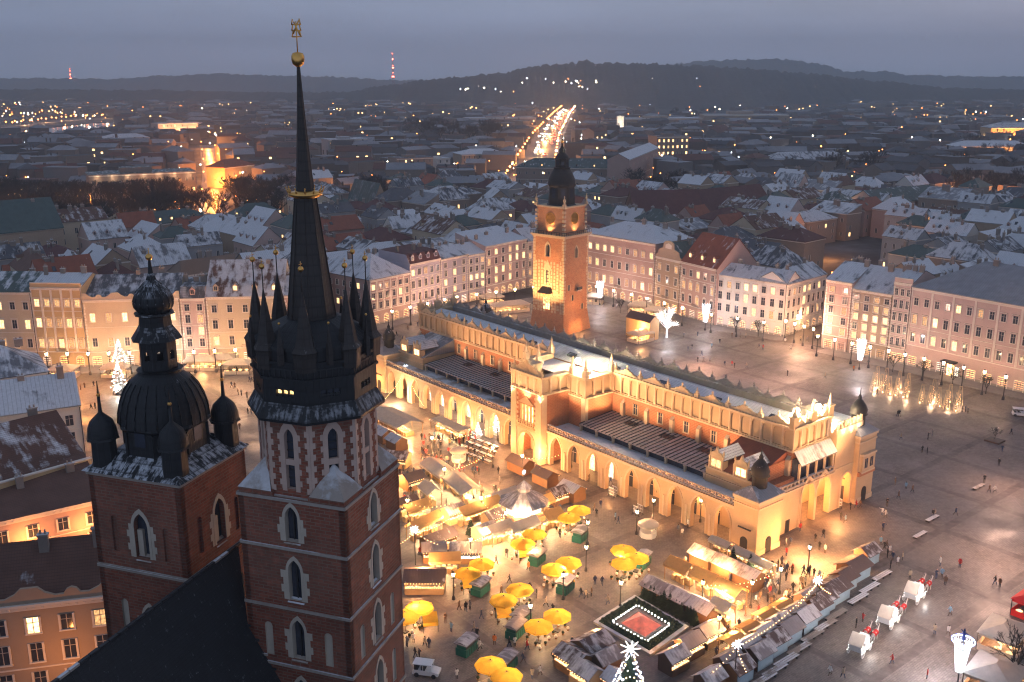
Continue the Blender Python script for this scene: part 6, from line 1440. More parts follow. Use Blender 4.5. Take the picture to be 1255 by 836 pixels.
for (u,v) in ((884,665),(912,678),(935,690)): place('cp2', canopy(4.0,1.6,'fab_white',2.4,.4), mk(u,v,2.2), HQ, 'narrow bright awning along the outer side of the double row', 'canopies of the double row', r=1.0)
# long double row with pale blue backs toward the carriages
BR = stall(3.6, 2.6, 'roof_stall', 'wood', 'panel_blue'); BF = stall(3.6, 2.6, 'roof_frost', 'wood_dark', 'panel_blue')
for i,(u,v) in enumerate(((966,764),(948,778),(930,793),(905,812),(986,750),(1001,735))): place('br' if i % 2 else 'bf', BR if i % 2 else BF, mk(u,v,2.6), HR+math.pi, 'stall with pale blue back facing the carriages', 'stalls with pale blue backs', r=1.6)
for i,(u,v) in enumerate(((954,757),(936,770),(917,785),(893,803),(870,824),(974,744),(990,726))): place('bf2', stall(3.6,2.4,'roof_frost','wood_dark'), mk(u,v,2.7), HR+math.pi, 'frosted stall roof backing onto the blue-backed row', 'stalls of the inner lane', r=1.6)
for i,(u,v) in enumerate(((959,741),(938,752),(917,768),(897,782))): lamp(mk(u,v,2.3)+Vector((0,0,1.8)), 170, (1,.6,.28), .2); place('cp3', canopy(3.4,2.0,'fab_ochre',2.3,.3), mk(u,v,2.3), HR, 'amber lit awning over the inner stall lane', 'awnings of the inner lane', r=1.0)
for i,(u,v,k) in enumerate(((1063,671,0),(1047,688,1),(1035,701,0),(1021,714,1),(1008,727,0))): place('big' if k else 'br', stall(4.6,3.4,'roof_stall','wood','panel_blue') if k else BR, mk(u,v,2.7), HR+math.pi, 'brown hut at the dark outer end of the market beside the benches', 'brown huts at the market end', r=1.8)
for (u,v,lb) in ((868,767,'small frosted hut right of the sunken fountain'),(845,781,'brown hut with an open roof hatch below the sunken fountain corner'),(826,798,'frosted hut by the Christmas tree side of the fountain')): place('bf2', BF, mk(u,v,2.7), HR, lb, r=1.6)
for (u,v,lb) in ((726,782,'long brown hut left of the decorated Christmas tree'),(742,800,'frosted hut touching the left side of the Christmas tree')): place('big' if v < 790 else 'bf2', BR, mk(u,v,2.7), HR+math.pi, lb, r=1.8)
# stalls in the middle and beside the tall tower
for (u,v,w,d,rf,wl,rz,lb) in ((638,563,5.2,3.0,'roof_stall','wood',HQ,'brown flat hut with a painted-glow counter by the portal of the cloth hall'),(668,578,4.6,2.8,'roof_stall','wood',HQ,'second lit hut in the slanting row before the arcades'),(701,595,4.4,3.0,'roof_frost','wood',HQ,'frosted hut at the open end of the slanting row before the arcades'),
  (594,645,3.8,3.0,'roof_frost','wood_pale',HR,'pale frosted hut left below the round carousel'),(571,668,5.0,3.4,'roof_frost','wood',0.0,'blazing white counter hut with many customers above the parasols'),(521,702,6.2,4.2,'roof_stall','wood_pale',0.0,'large hut with warm tiled roof beside the tall church tower'),
  (486,536,4.0,3.0,'roof_frost','wood_dark',HQ,'grey frosted hut between the long pavilion and the tall tower'),(470,527,4.0,3.0,'roof_frost','wood_dark',HQ,'grey frosted hut nearest the octagonal tower top'),(488,556,4.6,3.2,'roof_stall','wood_pale',HR-math.pi/2+.6,'brightly lit brown hut among the crowd left of the long canopy'),
  (505,582,4.0,3.2,'roof_stall','wood',HR,'amber hut in the crowded corner beside the octagonal tower'),(497,612,4.0,2.6,'roof_stall','wood_pale',HR,'low amber hut half hidden by the tall church tower'),(537,655,6.0,2.6,'roof_stall','wood',HR,'long brown hut under the string of lights'),(683,600,3.6,2.6,'roof_stall','wood',HR,'red-roofed hut right of the carousel'),(555,622,3.6,2.6,'roof_frost','wood_pale',HR,'lit pine hut at the bend of the long canopy'),(703,799,4.4,3.0,'roof_stall','wood',HR-math.pi/2,'brown hut left of the Christmas tree at the flower stalls'),(760,829,3.8,2.6,'roof_frost','wood',HR-math.pi/2,'frosted hut hiding the foot of the Christmas tree'),(719,817,3.8,2.6,'roof_frost','wood_pale',HR-math.pi/2,'pine hut at the bottom edge left of the Christmas tree'),(604,628,3.6,2.6,'roof_stall','wood_pale',HR,'small pine hut behind the pale frosted hut'),(532,668,3.8,2.6,'roof_frost','wood',0.1,'frosted hut between long brown hut and blazing hut')):
    place('s_%s_%s_%s_%s' % (w,d,rf,wl), stall(w,d,rf,wl,lit='goods_white' if w in (5.0,5.2) else 'goods'), mk(u,v,2.6), rz, lb, r=max(w,d)*.5)
for (u,v,w,d,m,rz,fl,lb) in ((539,572,9,4.2,'fab_white',HQ-.12,0,'long glowing white canopy curving through the crowd, far half'),(567,591,9.5,4.2,'fab_white',HQ-.22,0,'long glowing white canopy curving through the crowd, near half'),(551,518,11,3.0,'fab_white',HQ,1,'flat pale canopy over tables before the arcades'),
  (586,618,9,3.0,'fab_ochre',HR,0,'long ochre canopy left of the carousel'),(616,604,6,2.6,'fab_white',HR,0,'white canopy strip behind the carousel'),(484,510,13,6.5,'fab_white',HQ,0,'large bright market pavilion by the far arcades'),(640,640,6,2.6,'fab_white',HR,0,'dazzling white counter canopy in front of the carousel'),(675,628,4,3,'fab_ochre',HR,0,'ochre canopy between carousel and parasols'),(520,636,7,2.2,'fab_ochre',HR+.2,0,'slatted ochre canopy by the tall church tower'),(509,618,5,3,'fab_ochre',HR,0,'ochre canopy wedged beside the tall church tower'),(611,644,5,2.6,'fab_white',HR,0,'white lit canopy left of the dazzling counter'),(662,612,5,2.6,'fab_ochre',HR,0,'ochre canopy touching the right of the carousel'),(545,681,5,2.4,'fab_ochre',0.1,0,'ochre canopy over customers of the blazing hut'),(527,597,5,2.6,'fab_white',HQ-.2,0,'short white canopy in the crowded corner')):
    place('c_%s_%s_%s_%d' % (w,d,m,fl), canopy(w,d,m,2.7,.9,True,bool(fl)), mk(u,v,3.0), rz, lb, r=min(w,d)*.6)
    for k in range(max(1, round(w/4))): lamp(mk(u,v,3.0)+Matrix.Rotation(rz,3,'Z') @ Vector((w*((k+.5)/max(1,round(w/4))-.5),0,2.1)), 620 if m == 'fab_white' else 380, (1,.64,.30), .2)
# parasols
def parasol():
    t_ = thing('parasol', 'yellow parasol', 'parasol'); b = MB(); n = 8; r = 2.15
    vs = [(0,0,3.25)]+[(r*.55*math.cos(2*math.pi*k/n), r*.55*math.sin(2*math.pi*k/n), 2.98) for k in range(n)]+[(r*math.cos(2*math.pi*k/n), r*math.sin(2*math.pi*k/n), 2.55) for k in range(n)]+[(r*1.01*math.cos(2*math.pi*k/n), r*1.01*math.sin(2*math.pi*k/n), 2.3) for k in range(n)]
    fs = [(0,1+k,1+(k+1)%n) for k in range(n)]+[(1+k,1+n+k,1+n+(k+1)%n,1+(k+1)%n) for k in range(n)]+[(1+n+k,1+2*n+k,1+2*n+(k+1)%n,1+n+(k+1)%n) for k in range(n)]
    b.add(vs, fs); p_ = MB(); p_.tube((0,0,0),(0,0,3.3), .05); 
    for k in range(n): p_.tube((0,0,3.2),(r*.97*math.cos(2*math.pi*k/n), r*.97*math.sin(2*math.pi*k/n), 2.54), .02, n=3)
    q = MB(); q.bx(0,0,0,.8,.8,.16); q.ball((0,0,3.3),.08,6)
    g = MB(); rnd = random.Random(3)
    wf = plain('white flowers', (.7,.66,.6), .8, .3, 2)
    for k in range(9): g = MB(); a = k*.698+rnd.uniform(-.2,.2); x = rnd.uniform(1.0,2.3); g.lathe([(.16,0),(.22,.3)], 6, x*math.cos(a), x*math.sin(a), 0); g.ball((x*math.cos(a), x*math.sin(a), .45), .25, 6, 1 if k % 2 else 2); g.build('flower_pot', [M['wood'], wf, M['fir']], t_)
    for k in range(n): b.tube((0,0,3.27),(r*1.0*math.cos(2*math.pi*k/n), r*1.0*math.sin(2*math.pi*k/n), 2.57), .03, n=3, mi=1)
    return parts(t_, [('canopy', b, [M['fab_yellow'], M['wood_pale']]), ('pole', p_, [M['wood']]), ('base', q, [M['iron']])])
UMB = [(514,742),(496,753),(590,689),(573,700),(655,652),(641,664),(679,695),(697,687),(637,720),(617,733),(683,752),(660,765),(601,812),(621,826),(710,623),(697,632),(764,672),(765,688),(780,681)]
for i,(u,v) in enumerate(UMB):
    p = mk(u,v,2.9); place('umb', parasol, p, HR+.2*i, 'yellow parasol'+(' beside the tall church tower' if u < 530 else ' before the blazing white hut' if v < 705 and u < 600 else ' in the pair at the bottom edge' if v > 805 else ' between the hall arcade and fountain stalls' if u > 740 else ' near the carousel' if v < 670 else ' in the middle of the flower stalls'), 'yellow parasols of the flower sellers', r=1.7)
    lamp(p+Vector((.3,.2,1.7)), 190, (1,.62,.30), .15)
def awning():
    t_ = thing('stall_awning', 'yellow awning', 'awning'); b = MB(); b.add([(-1.1,-1.0,1.7),(1.1,-1.0,1.7),(1.1,1.0,2.3),(-1.1,1.0,2.3)], [(0,1,2,3)]); b.add([(-1.1,-1,1.7),(1.1,-1,1.7),(1.1,-1.02,1.1),(-1.1,-1.02,1.1)], [(0,1,2,3)]); p_ = MB()
    for x in (-1.05,1.05):
        for y,h in ((-.95,1.7),(.95,2.3)): p_.tube((x,y,0),(x,y,h),.035)
    return parts(t_, [('sheet', b, [M['fab_yellow']]), ('post_frame', p_, [M['iron']])])
for (u,v) in ((527,758),(575,712),(643,675),(617,748),(694,706)): place('awn', awning, mk(u,v,1.8), HR-.5, 'square yellow awning hung beside a parasol', 'yellow awnings of the flower sellers', r=1.0)
def kiosk():
    t_ = thing('flower_kiosk', 'green kiosk', 'kiosk'); b = MB(); b.box(-1.5,1.5,-.9,.9,0,1.15,0); b.box(-1.35,1.35,-.75,.75,1.15,1.85,0); 
    for i in range(5): b.box(-1.35+i*.6,-1.3+i*.6,-.93,-.9,.1,1.1,1)
    r = MB(); r.box(-1.7,1.7,-1.1,1.1,1.85,1.98,0); r.gable(-1.6,1.6,-1.0,1.0,1.98,.25,0,0,.05,.04); d = MB(); d.box(-1.3,1.3,-.8,-.77,1.2,1.75,0)
    return parts(t_, [('cabinet', b, [M['green_box'], M['iron']]), ('roof', r, [M['roof_frost']]), ('shutter', d, [M['iron']])])
for (u,v) in ((658,683),(589,719),(693,717),(572,791),(621,811),(639,757),(632,771),(788,686),(711,655)): place('kio', kiosk, mk(u,v,1), HR+.35, 'bottle green flower kiosk'+(' standing alone on the open paving' if (u,v) == (572,791) else ' between the parasols'), 'green flower kiosks', r=1.5)
# round carousel-like pavilion with star, round kiosks
t_ = thing('round_pavilion', 'eight-sided timber pavilion with frosted roof and star on its spire', 'pavilion', mk(642,632), HR); busy(mk(642,632), 4.5)
b = MB(); b.lathe([(4.9,2.9),(4.8,3.05),(1.4,4.9),(1.3,4.95)], 8, ph=ph, smooth=False); b.lathe([(1.2,4.9),(1.25,5.6),(1.5,5.65),(.1,7.0)], 8, ph=ph, smooth=False); b.build('roof', [M['roof_frost']], t_)
b = MB(); b.lathe([(4.4,0),(4.4,1.0)], 8, ph=ph, smooth=False, mi=0)
for k in range(8): a = ph+k*math.pi/4; b.tube((4.3*math.cos(a),4.3*math.sin(a),0),(4.3*math.cos(a),4.3*math.sin(a),3), .12)
b.build('counter', [M['wood']], t_)
b = MB(); b.lathe([(3.4,1.0),(3.4,2.7)], 8, ph=ph, smooth=False); b.build('painted_glow_front', [M['goods_white']], t_)
def star(b, p, r, mi=0):
    pts = []
    for k in range(16): a = math.pi*k/8; q = r if k % 2 == 0 else r*.4; pts.append((p[0]+q*math.cos(a), p[2]+q*math.sin(a)))
    b.plate(pts, p[1]-.06, p[1]+.06, mi); b.plate([(x,z) for x,z in pts], p[1]-.05, p[1]+.05, mi) if False else None
b = MB(); b.tube((0,0,6.9),(0,0,8.2), .05, mi=1); star(b, (0,0,8.6), .42); b.build('star', [M['lamp_cold'], M['iron']], t_)
def roundk():
    t_ = thing('round_kiosk', 'round kiosk', 'kiosk'); b = MB(); b.lathe([(1.9,2.1),(1.9,2.4),(1.5,2.7),(.1,3.1)], 10); c = MB(); c.lathe([(1.5,0),(1.5,1.0)], 10); 
    for k in range(5): a = k*1.257; c.tube((1.5*math.cos(a),1.5*math.sin(a),0),(1.5*math.cos(a),1.5*math.sin(a),2.2), .05)
    return parts(t_, [('roof', b, [M['fab_white']]), ('counter', c, [M['white_paint']])])
for (u,v,l_) in ((562,565,'round white-roofed kiosk in the thick of the crowd'),(794,657,'round white-roofed cart standing alone before the arcades')): place('rk', roundk, mk(u,v), 0, l_, r=1.9)
# sunken fountain
F4 = [mk(778,732), mk(843,770), mk(797,804), mk(728,764)]; fc = sum(F4, Vector())/4; fc.z = 0
t_ = thing('fountain', 'square sunken fountain with pink lit glass pyramid inside a ring of lights', 'fountain', fc, 0); busy(fc, 7.5)
def ring(b, k0, k1, z0, z1, mi):
    P_ = [(p-fc)*k0 for p in F4]; Q_ = [(p-fc)*k1 for p in F4]
    for i in range(4):
        a,b2,c,d = P_[i],P_[(i+1)%4],Q_[(i+1)%4],Q_[i]; q = [tuple(x[:2]) for x in (a,b2,c,d)]
        b.prism(q if (b2-a).cross(c-b2).z > 0 else q[::-1], z0, z1, mi)
b = MB(); ring(b, .9, 1.02, 0, .35, 0); b.build('stone_kerb', [M['stone_snow']], t_)
b = MB(); ring(b, .66, .9, 0, .5, 0); rnd = random.Random(1)
for i in range(260):
    e = rnd.randrange(4); f = rnd.random(); k = rnd.uniform(.68,.88); q = (F4[e].lerp(F4[(e+1)%4], f)-fc)*k; b.ball((q.x,q.y,.5), rnd.uniform(.15,.3), 5, 0)
b.build('clipped_hedge', [M['fir']], t_)
b = MB()
for e in range(4):
    for i in range(10): q = (F4[e].lerp(F4[(e+1)%4], (i+.5)/10)-fc)*.62; b.ball((q.x,q.y,.45), .13, 6, 0); b.bx(q.x,q.y,0,.1,.1,.4,1)
b.build('light_ring', [M['lamp_led'], M['iron']], t_)
b = MB(); ring(b, .44, .47, 0, .3, 0); P_ = [(p-fc)*.44 for p in F4]; b.add([(p.x,p.y,.15) for p in P_]+[(0,0,1.6)], [(0,1,4),(1,2,4),(2,3,4),(3,0,4),(3,2,1,0)], 1)
b.build('glass_pyramid', [M['stone_grey'], emit('pink lit glass', (1.0,.16,.09), .55, .6, False, 1.0)], t_)
lamp(fc+Vector((0,0,2.6)), 90, (1,.3,.22), .3)
def fir(h, r):
    b = MB(); rnd = random.Random(int(h*31)); n = int(h*26)
    for i in range(n):
        f = (i/n)**1.15; z = .25+f*(h-.3); rr = r*(1-f)*rnd.uniform(.75,1.1)+.06; a = i*2.4; d = Vector((math.cos(a),math.sin(a),0)); s_ = Vector((-d.y,d.x,0))*(.10+rr*.22); q = Vector((0,0,z)); t__ = q+d*rr-Vector((0,0,rr*.35))
        b.add([q, q+d*rr*.6+s_-Vector((0,0,rr*.15)), t__, q+d*rr*.6-s_-Vector((0,0,rr*.15)), q+d*rr*.5-Vector((0,0,rr*.5))], [(0,1,2),(0,2,3),(1,4,2),(3,2,4)], 0)
    return b
def smallfir():
    t_ = thing('fir_tree', 'fir', 'tree'); b = MB(); b.tube((0,0,0),(0,0,.5), .07); return parts(t_, [('trunk', b, [M['bark']]), ('crown', fir(2.8,1.0), [M['fir']])])
for i in range(16):
    f = i/15; p = mk(789+64*f, 733+33*f)+Vector((random.uniform(-.2,.2),random.uniform(-.2,.2),0)); place('fir', smallfir, p, i, 'small fir in the dense hedge behind the stalls by the fountain', 'firs hedging the fountain stalls', random.uniform(.8,1.15), .5)
for (u,v) in ((577,655),(898,692),(919,701),(1003,742)): place('fir', smallfir, mk(u,v), 1, 'lone small fir rising between stalls', 'lone firs between the stalls', 1.2, .5)
# the great Christmas tree
tp = at(772.5, 797, 13.5); tp.z = 0; t_ = thing('christmas_tree', 'tall Christmas tree thick with white and blue lights under a big star', 'tree', tp, 0)
b = MB(); b.tube((0,0,0),(0,0,3), .3); b.build('trunk', [M['bark']], t_)
b = MB(); rnd = random.Random(12)
b = fir(13.4, 4.7); b.lathe([(3.4,.6),(1.9,6),(.1,12.8)], 10, smooth=False, caps=False); b.build('crown', [M['fir']], t_)
b = MB()
for i in range(520):
    f = rnd.random()**.7; z = 1.2+(1-f)*12.0; rr = (4.9*(1-(z-.8)/12.9))+.12; a = rnd.uniform(0,6.28); b.ball((rr*math.cos(a), rr*math.sin(a), z), rnd.uniform(.05,.10), 5, rnd.choices((0,1,2),(5,3,1))[0])
b = b.build('fairy_lights', [M['lamp_led'], emit('blue fairy light', (.4,.5,1.0), 14, 0, False), M['bulb']], t_); b['kind'] = 'stuff'
b = MB(); 
for k in range(9): a = math.pi*2*k/9; b.tube((0,0,13.7),(1.2*math.cos(a),.25*math.sin(3*a),13.7+1.2*math.sin(a)), .09, .02, 5)
b.ball((0,0,13.7), .35, 8); b.build('star', [M['lamp_led']], t_)
lamp(tp+Vector((-1,-3,14.5)), 250, (1,.85,.8), .4)
# star posts with strings of bulbs
def starpost(p, h, label, ends):
    t_ = thing('star_post', label, 'light post', p, 0); busy(p, .4); b = MB(); b.tube((0,0,0),(0,0,h), .09, .06); b.build('pole', [M['iron']], t_)
    b = MB(); 
    for k in range(10): a = 2*math.pi*k/10; b.tube((0,0,h+.4),(.75*math.cos(a),.2*math.sin(2*a),h+.4+.75*math.sin(a)), .08, .02, 5)
    b.ball((0,0,h+.4),.3,8); b.build('star', [M['lamp_cold']], t_)
    for e in ends:
        b = MB(); q0 = Vector((0,0,h)); q1 = e-Vector(p); n = max(8, int((q1-q0).length/.8)); pts = [q0.lerp(q1,i/n)-Vector((0,0,1.2*math.sin(math.pi*i/n)*min(1,(q1-q0).length/25))) for i in range(n+1)]
        for a,c in zip(pts[:-1],pts[1:]): b.tube(a,c,.02,n=3,mi=1,caps=False); b.ball(a+Vector((0,0,-.08)), .075, 5, 0)
        b.build('light_string', [M['bulb'], M['iron']], t_)
A1, A2, A3, A4, A5 = at(903,793,6), at(1002,714,6), at(508,652,6), at(641,592,8.2), at(497,452,7)
g_ = lambda q: Vector((q.x,q.y,0))
starpost(g_(A1), 6, 'star-topped post amid the blue-backed stalls', [A2, at(870,826,3), at(916,826,2.5)])
starpost(g_(A2), 6, 'star-topped post near the outer market end', [at(1020,728,2.5), at(990,726,2.8), at(975,745,2.8)])
starpost(g_(A3), 6, 'star-topped post beside the tall church tower', [at(485,669,3), at(552,634,3.5), at(540,668,3)])
starpost(g_(A5), 7, 'star-topped post by the far pavilion and the arcade corner', [at(468,492,4), at(512,486,3), at(520,498,3)])
# lamp posts of the square
def lamppost(heads=1, big=False):
    def f():
        t_ = thing('lamp_post', 'lamp post', 'lamp post'); b = MB(); b.lathe([(.28,0),(.24,.5),(.11,.7),(.08,3.8),(.12,3.9),(.05,4.0)], 8); b.box(-.35,.35,-.03,.03,3.6,3.68)
        c = MB(); c.lathe([(.1,4.0),(.16,4.05),(.26,4.5),(.24,4.52)], 6, mi=0, smooth=False); c.lathe([(.3,4.55),(.05,4.85)], 6, mi=1)
        return parts(t_, [('post', b, [M['iron']]), ('lantern', c, [M['lamp_warm'], M['iron']])])
    return f
LP = [(941,652),(858,640),(764,598),(700,573),(604,573),(577,690),(590,637),(620,656),(720,668),(690,735),(650,775),(780,655),(556,735),(990,700),(1046,612),(760,745),(920,745),(640,583),(545,600),(500,640),(860,745),(718,700),(800,640),(955,728),(880,790),(530,560),(610,540)]
for (u,v) in LP:
    p = mk(u,v); place('lp', lamppost(), p, 0, 'old lantern post on the market paving'+(' before the arcades' if v < 660 and u > 690 else ' in the stall lanes' if u > 740 else ' by the carousel and canopies' if v < 665 else ' among the parasols'), 'lantern posts of the market', r=.4)
    lamp(p+Vector((0,0,4.3)), 950 if u < 960 else 500, WARM, .25)
HOT = [(585,601,700),(594,610,700),(485,497,900),(590,632,1300),(571,679,900),(640,650,1100),(560,580,700),(500,540,700),(520,712,700),(884,748,900),(935,705,900),(850,697,500),(880,712,500),(898,795,700),(955,748,500),(730,792,500),(690,640,400),(660,575,600),(526,563,600),(560,528,420),(600,668,700),(482,600,700),(548,650,600),(605,690,700),(655,690,300),(690,715,400),(760,700,300),(1005,690,600),(980,685,500),(1036,690,350),(826,812,500),(870,780,500),(915,765,500),(1028,640,350),(510,765,300),(510,725,500)]
for (u,v,w_) in HOT: lamp(mk(u,v)+Vector((0,0,2.6)), w_*2.0, WARM if w_ < 900 else (1,.66,.36), .2)
# tall chandeliers of light
def chandelier(h=5.2):
    def f():
        t_ = thing('light_chandelier', 'chandelier', 'light decoration'); b = MB(); b.lathe([(.35,0),(.3,.5),(.12,.8),(.1,3.0)], 8); b.tube((0,0,3),(0,0,3+h),.08)
        c = MB(); rnd = random.Random(2)
        for k in range(18):
            a = 2*math.pi*k/18; top = Vector((1.25*math.cos(a),1.25*math.sin(a),3+h+.3*(k%2))); bot = Vector((.55*math.cos(a+.3),.55*math.sin(a+.3),2.9))
            for i in range(16): q = bot.lerp(top,i/15); c.ball(q, .07, 5)
        for r_,z in ((1.1,3+h*.85),(.85,3+h*.5),(.6,3.3)): c.lathe([(r_,z),(r_+.05,z+.08),(r_,z+.12)], 16, caps=False)
        return parts(t_, [('post', b, [M['iron']]), ('light_crown', c, [M['lamp_cold']])])
    return f
for (u,v,l_) in ((1053,453,'dazzling cold white chandelier on a post before the tan house'),(864,405,'dazzling cold white chandelier on a post before the red tiled house'),(735,374,'cold white chandelier on a post right of the town hall tower'),(212,452,'cold white chandelier glowing behind the lower church tower lantern')):
    p = mk(u,v); place('chan', chandelier(), p, 0, l_, r=.6); lamp(p+Vector((0,-1.8,5.5)), 700, (.95,.85,.9), .5)
p = at(1173,842); p.z = 0; t_ = place('chan', chandelier(), p, 0, 'blazing white and blue chandelier of lights under a dark figure, by the cafe tents', r=.9, scale=.86); b = MB()
b.lathe([(.3,8.2),(.22,8.9),(.3,9.3),(.12,9.7),(.16,9.9),(.02,10.2)], 8); b.tube((.1,0,9.5),(.7,0,9.0),.08); b.tube((-.1,0,9.5),(-.5,.1,10.0),.08); o = b.build('figure', [plain('bronze with painted blue light', (.02,.03,.12), .4)], t_);  # blue light on the figure is painted into its bronze colour
b = MB(); b.lathe([(1.65,8.0),(1.7,8.1),(1.65,8.2)], 16, caps=False); b.build('blue_ring', [emit('blue led ring', (.2,.3,1.0), 12, 0, False)], t_); lamp(p+Vector((-2,1.5,5)), 700, (.75,.8,1.0), .5)
# wire cones of light before the grand palace
def wirecone():
    t_ = thing('wire_light_cone', 'cone', 'light decoration'); b = MB()
    for k in range(7): a = 2*math.pi*k/7; b.tube((.9*math.cos(a),.9*math.sin(a),.1),(.35*math.cos(a+.6),.35*math.sin(a+.6),5.0), .035, n=4)
    b.lathe([(.35,5.0),(.4,5.05),(.35,5.1)], 8, caps=False)
    c = MB(); c.ball((0,-.5,.35), .16, 8); 
    for i in range(12): c.ball((.35*math.cos(i*2.4)*(1-i/14), .35*math.sin(i*2.4)*(1-i/14), .7+i*.22), .035, 5)
    return parts(t_, [('wire_frame', b, [M['hall_stone']]), ('lamp', c, [M['bulb']])])
WC = [(1070,480),(1079,482),(1089,485),(1098,487),(1109,489),(1129,495),(1139,497),(1149,499),(1159,503),(1171,506)]; WC2 = [(1074,472),(1085,474),(1101,478),(1112,481),(1143,489),(1163,495),(1175,498)]
for i,(u,v) in enumerate(WC+WC2):
    p = mk(u,v); place('wc', wirecone, p, i, 'slender wire light cone in the '+('front' if i < 10 else 'back')+' line before the grand palace', 'wire light cones before the palace', r=.9)
    if i % 2 == 0: lamp(p+Vector((0,-.9,.8)), 130, (1,.6,.34), .2)
# light falling on the house fronts: lanterns fixed along them, then added lights with no lantern
for (a,b_,n,pw,col,off) in ((1,3,11,12000,(1,.43,.16),7),(4,6,9,4300,(1,.52,.36),8),(6,7,0,0,PINK,9),(7,10,10,4600,(1,.53,.38),9),(10,11,4,1500,(1,.5,.28),3),(11,13,11,4600,(1,.53,.38),9)):
    for i in range(n):
        f = (i+.5)/n; q, d = lerp_path(SQ[a:b_+1], f); nn = Vector((d.y,-d.x,0)); 
        if nn.dot(Vector((0,200,0))-q) < 0: nn = -nn
        p = q+nn*off; k = 'far_lp'
        place('wlp', lamppost(), Vector((p.x,p.y,.12)), 0, 'lantern post on the pavement '+('before the wavy-gabled houses' if a == 1 else 'beyond the cloth hall' if a == 4 else 'before the long rose palace' if a == 7 else 'in the side street' if a == 10 else 'before the grand palace'), 'lantern posts along the house fronts', 1.4, r=.4)
        lamp(p+Vector((0,0,6.2)), pw, col, .3)
for (u,v,w_,c_) in ((983,428,3000,PINK),(985,395,2200,(1,.6,.35)),(950,470,1500,(1,.55,.4)),(1235,600,1500,(1,.58,.42)),(1230,690,1800,(1,.58,.42)),(1100,800,500,(1,.6,.4)),(1150,760,700,(1,.7,.6)),(860,450,3000,PINK),(560,395,2500,PINK),(300,480,2500,(1,.55,.3)),(100,480,2200,AMBER),(700,385,2500,PINK)): lamp(mk(u,v)+Vector((0,0,9)), w_*1.5, c_, 1.8)
# houses by the church are lit from the street below
for (u,v,z,w_) in ((60,795,13,420),(128,700,14,300),(30,640,15,420),(100,625,15,420),(40,560,14,300)): q = at(u,v,z); lamp(q+Vector((4,-7,0)), w_, AMBER, .5)
# white lit tree, frosted light trees by the arcades
LEDP = []; rnd = random.Random(5); TLa, TLb = MB(), MB(); TLa.tube((0,0,0),(0,0,3.6), .26, .16, 6)
for i in range(46):
    a = i*2.4; e = -.55+1.45*((i*.618)%1); c_ = Vector((0,0,5.9)); tip = c_+Vector((3.7*math.cos(a)*math.cos(e), 3.7*math.sin(a)*math.cos(e), 3.9*math.sin(e)))*rnd.uniform(.75,1.1); st_ = Vector((0,0,2.6+1.8*rnd.random())); md_ = st_.lerp(tip,.5)+Vector((rnd.uniform(-.4,.4),rnd.uniform(-.4,.4),.5)); TLb.tube(st_, md_, .05, .035, 4); TLb.tube(md_, tip, .035, .02, 4); LEDP += [md_.lerp(tip, q) for q in (.3,.65,1.0)]+[st_.lerp(md_,.7)]
    for k in range(3): q = md_.lerp(tip, .25+.25*k); w_ = q+Vector((rnd.uniform(-1,1),rnd.uniform(-1,1),rnd.uniform(-.5,.9)))*.8; TLb.tube(q, w_, .02, .012, 3); LEDP.append(w_)
TL = (TLa.mesh('trunk', [M['bark']]), TLb.mesh('crown', [M['bark']]))
M['led_branch'] = emit('branches wrapped in white leds', (.95,.95,1.0), 1.6, 0, False)
t_ = thing('lit_tree', 'bare tree wrapped in dazzling white lights beyond the long hall', 'tree', mk(817,414), 0); busy(mk(817,414), 2)
lt = TL[1].copy(); lt.materials.clear(); lt.materials.append(M['led_branch']); lk = TL[0].copy(); lk.materials.clear(); lk.materials.append(M['led_branch']); inst('trunk', lk, t_, scale=1.05); inst('crown', lt, t_, scale=1.05); b = MB(); [b.ball(q*1.08, .05, 5) for q in LEDP]; b = b.build('fairy_lights', [M['lamp_led']], t_); b['kind'] = 'stuff'; lamp(mk(817,412)+Vector((0,-3,6)), 900, (.95,.93,1.0), 1.5)
def frosttree():
    t_ = thing('light_tree', 'lit tree', 'light decoration'); b = MB(); b.tube((0,0,0),(0,0,3), .06); c = MB(); rnd = random.Random(6)
    for i in range(90): f = rnd.random(); a = rnd.uniform(0,6.28); rr = (1-f)*.95; c.ball((rr*math.cos(a),rr*math.sin(a),.5+f*3), .06, 5)
    return parts(t_, [('pole', b, [M['iron']]), ('fairy_lights', c, [M['lamp_led']]), ('crown', fir(3.2,.9), [plain('frosted twigs', (.55,.53,.5), .8, .3, 2)])])
for (u,v) in ((549,502),(565,509),(584,516),(602,526),(586,536),(608,533),(148,452),(147,482)):
    place('ft', frosttree, mk(u,v), u, 'frosty light tree '+('in the row before the arcades' if u > 400 else 'glittering behind the lower church tower'), 'frosty light trees', 1.0 if u > 400 else 2.4, .8); lamp(mk(u,v)+Vector((0,-1.4,2.2)), 60 if u > 400 else 500, (.95,1,.92), .3)
for (u,v,s_,l_) in ((901,408,.55,'slim bare street tree before the white corner house'),(929,413,.55,'slim bare street tree by the arcade of the white corner house'),(1094,456,.5,'slim bare street tree before the slim pink house'),(1131,463,.5,'slim bare street tree at the palace entrance'),(1167,473,.5,'slim bare street tree before the lit palace arches'),(1208,483,.5,'slim bare street tree before the shop windows of the palace'),(1219,540,.32,'small bare tree in a dark square planter on the open paving'),(1241,838,.75,'spreading bare tree over the white cafe tents'),(760,384,.5,'bare street tree before the long rose palace'),(713,400,.45,'bare tree at the foot of the town hall tower')): tree(mk(u,v), s_, l_)
p = mk(1219,541); t_ = thing('tree_planter', 'dark square planter box under a small bare tree', 'planter', p, HR); b = MB(); ring_ = [(-1.6,-1.6),(1.6,-1.6),(1.6,1.6),(-1.6,1.6)]; b.prism(ring_, 0, .35, 0, 1); b.build('box', [M['wood_dark'], M['iron']], t_)
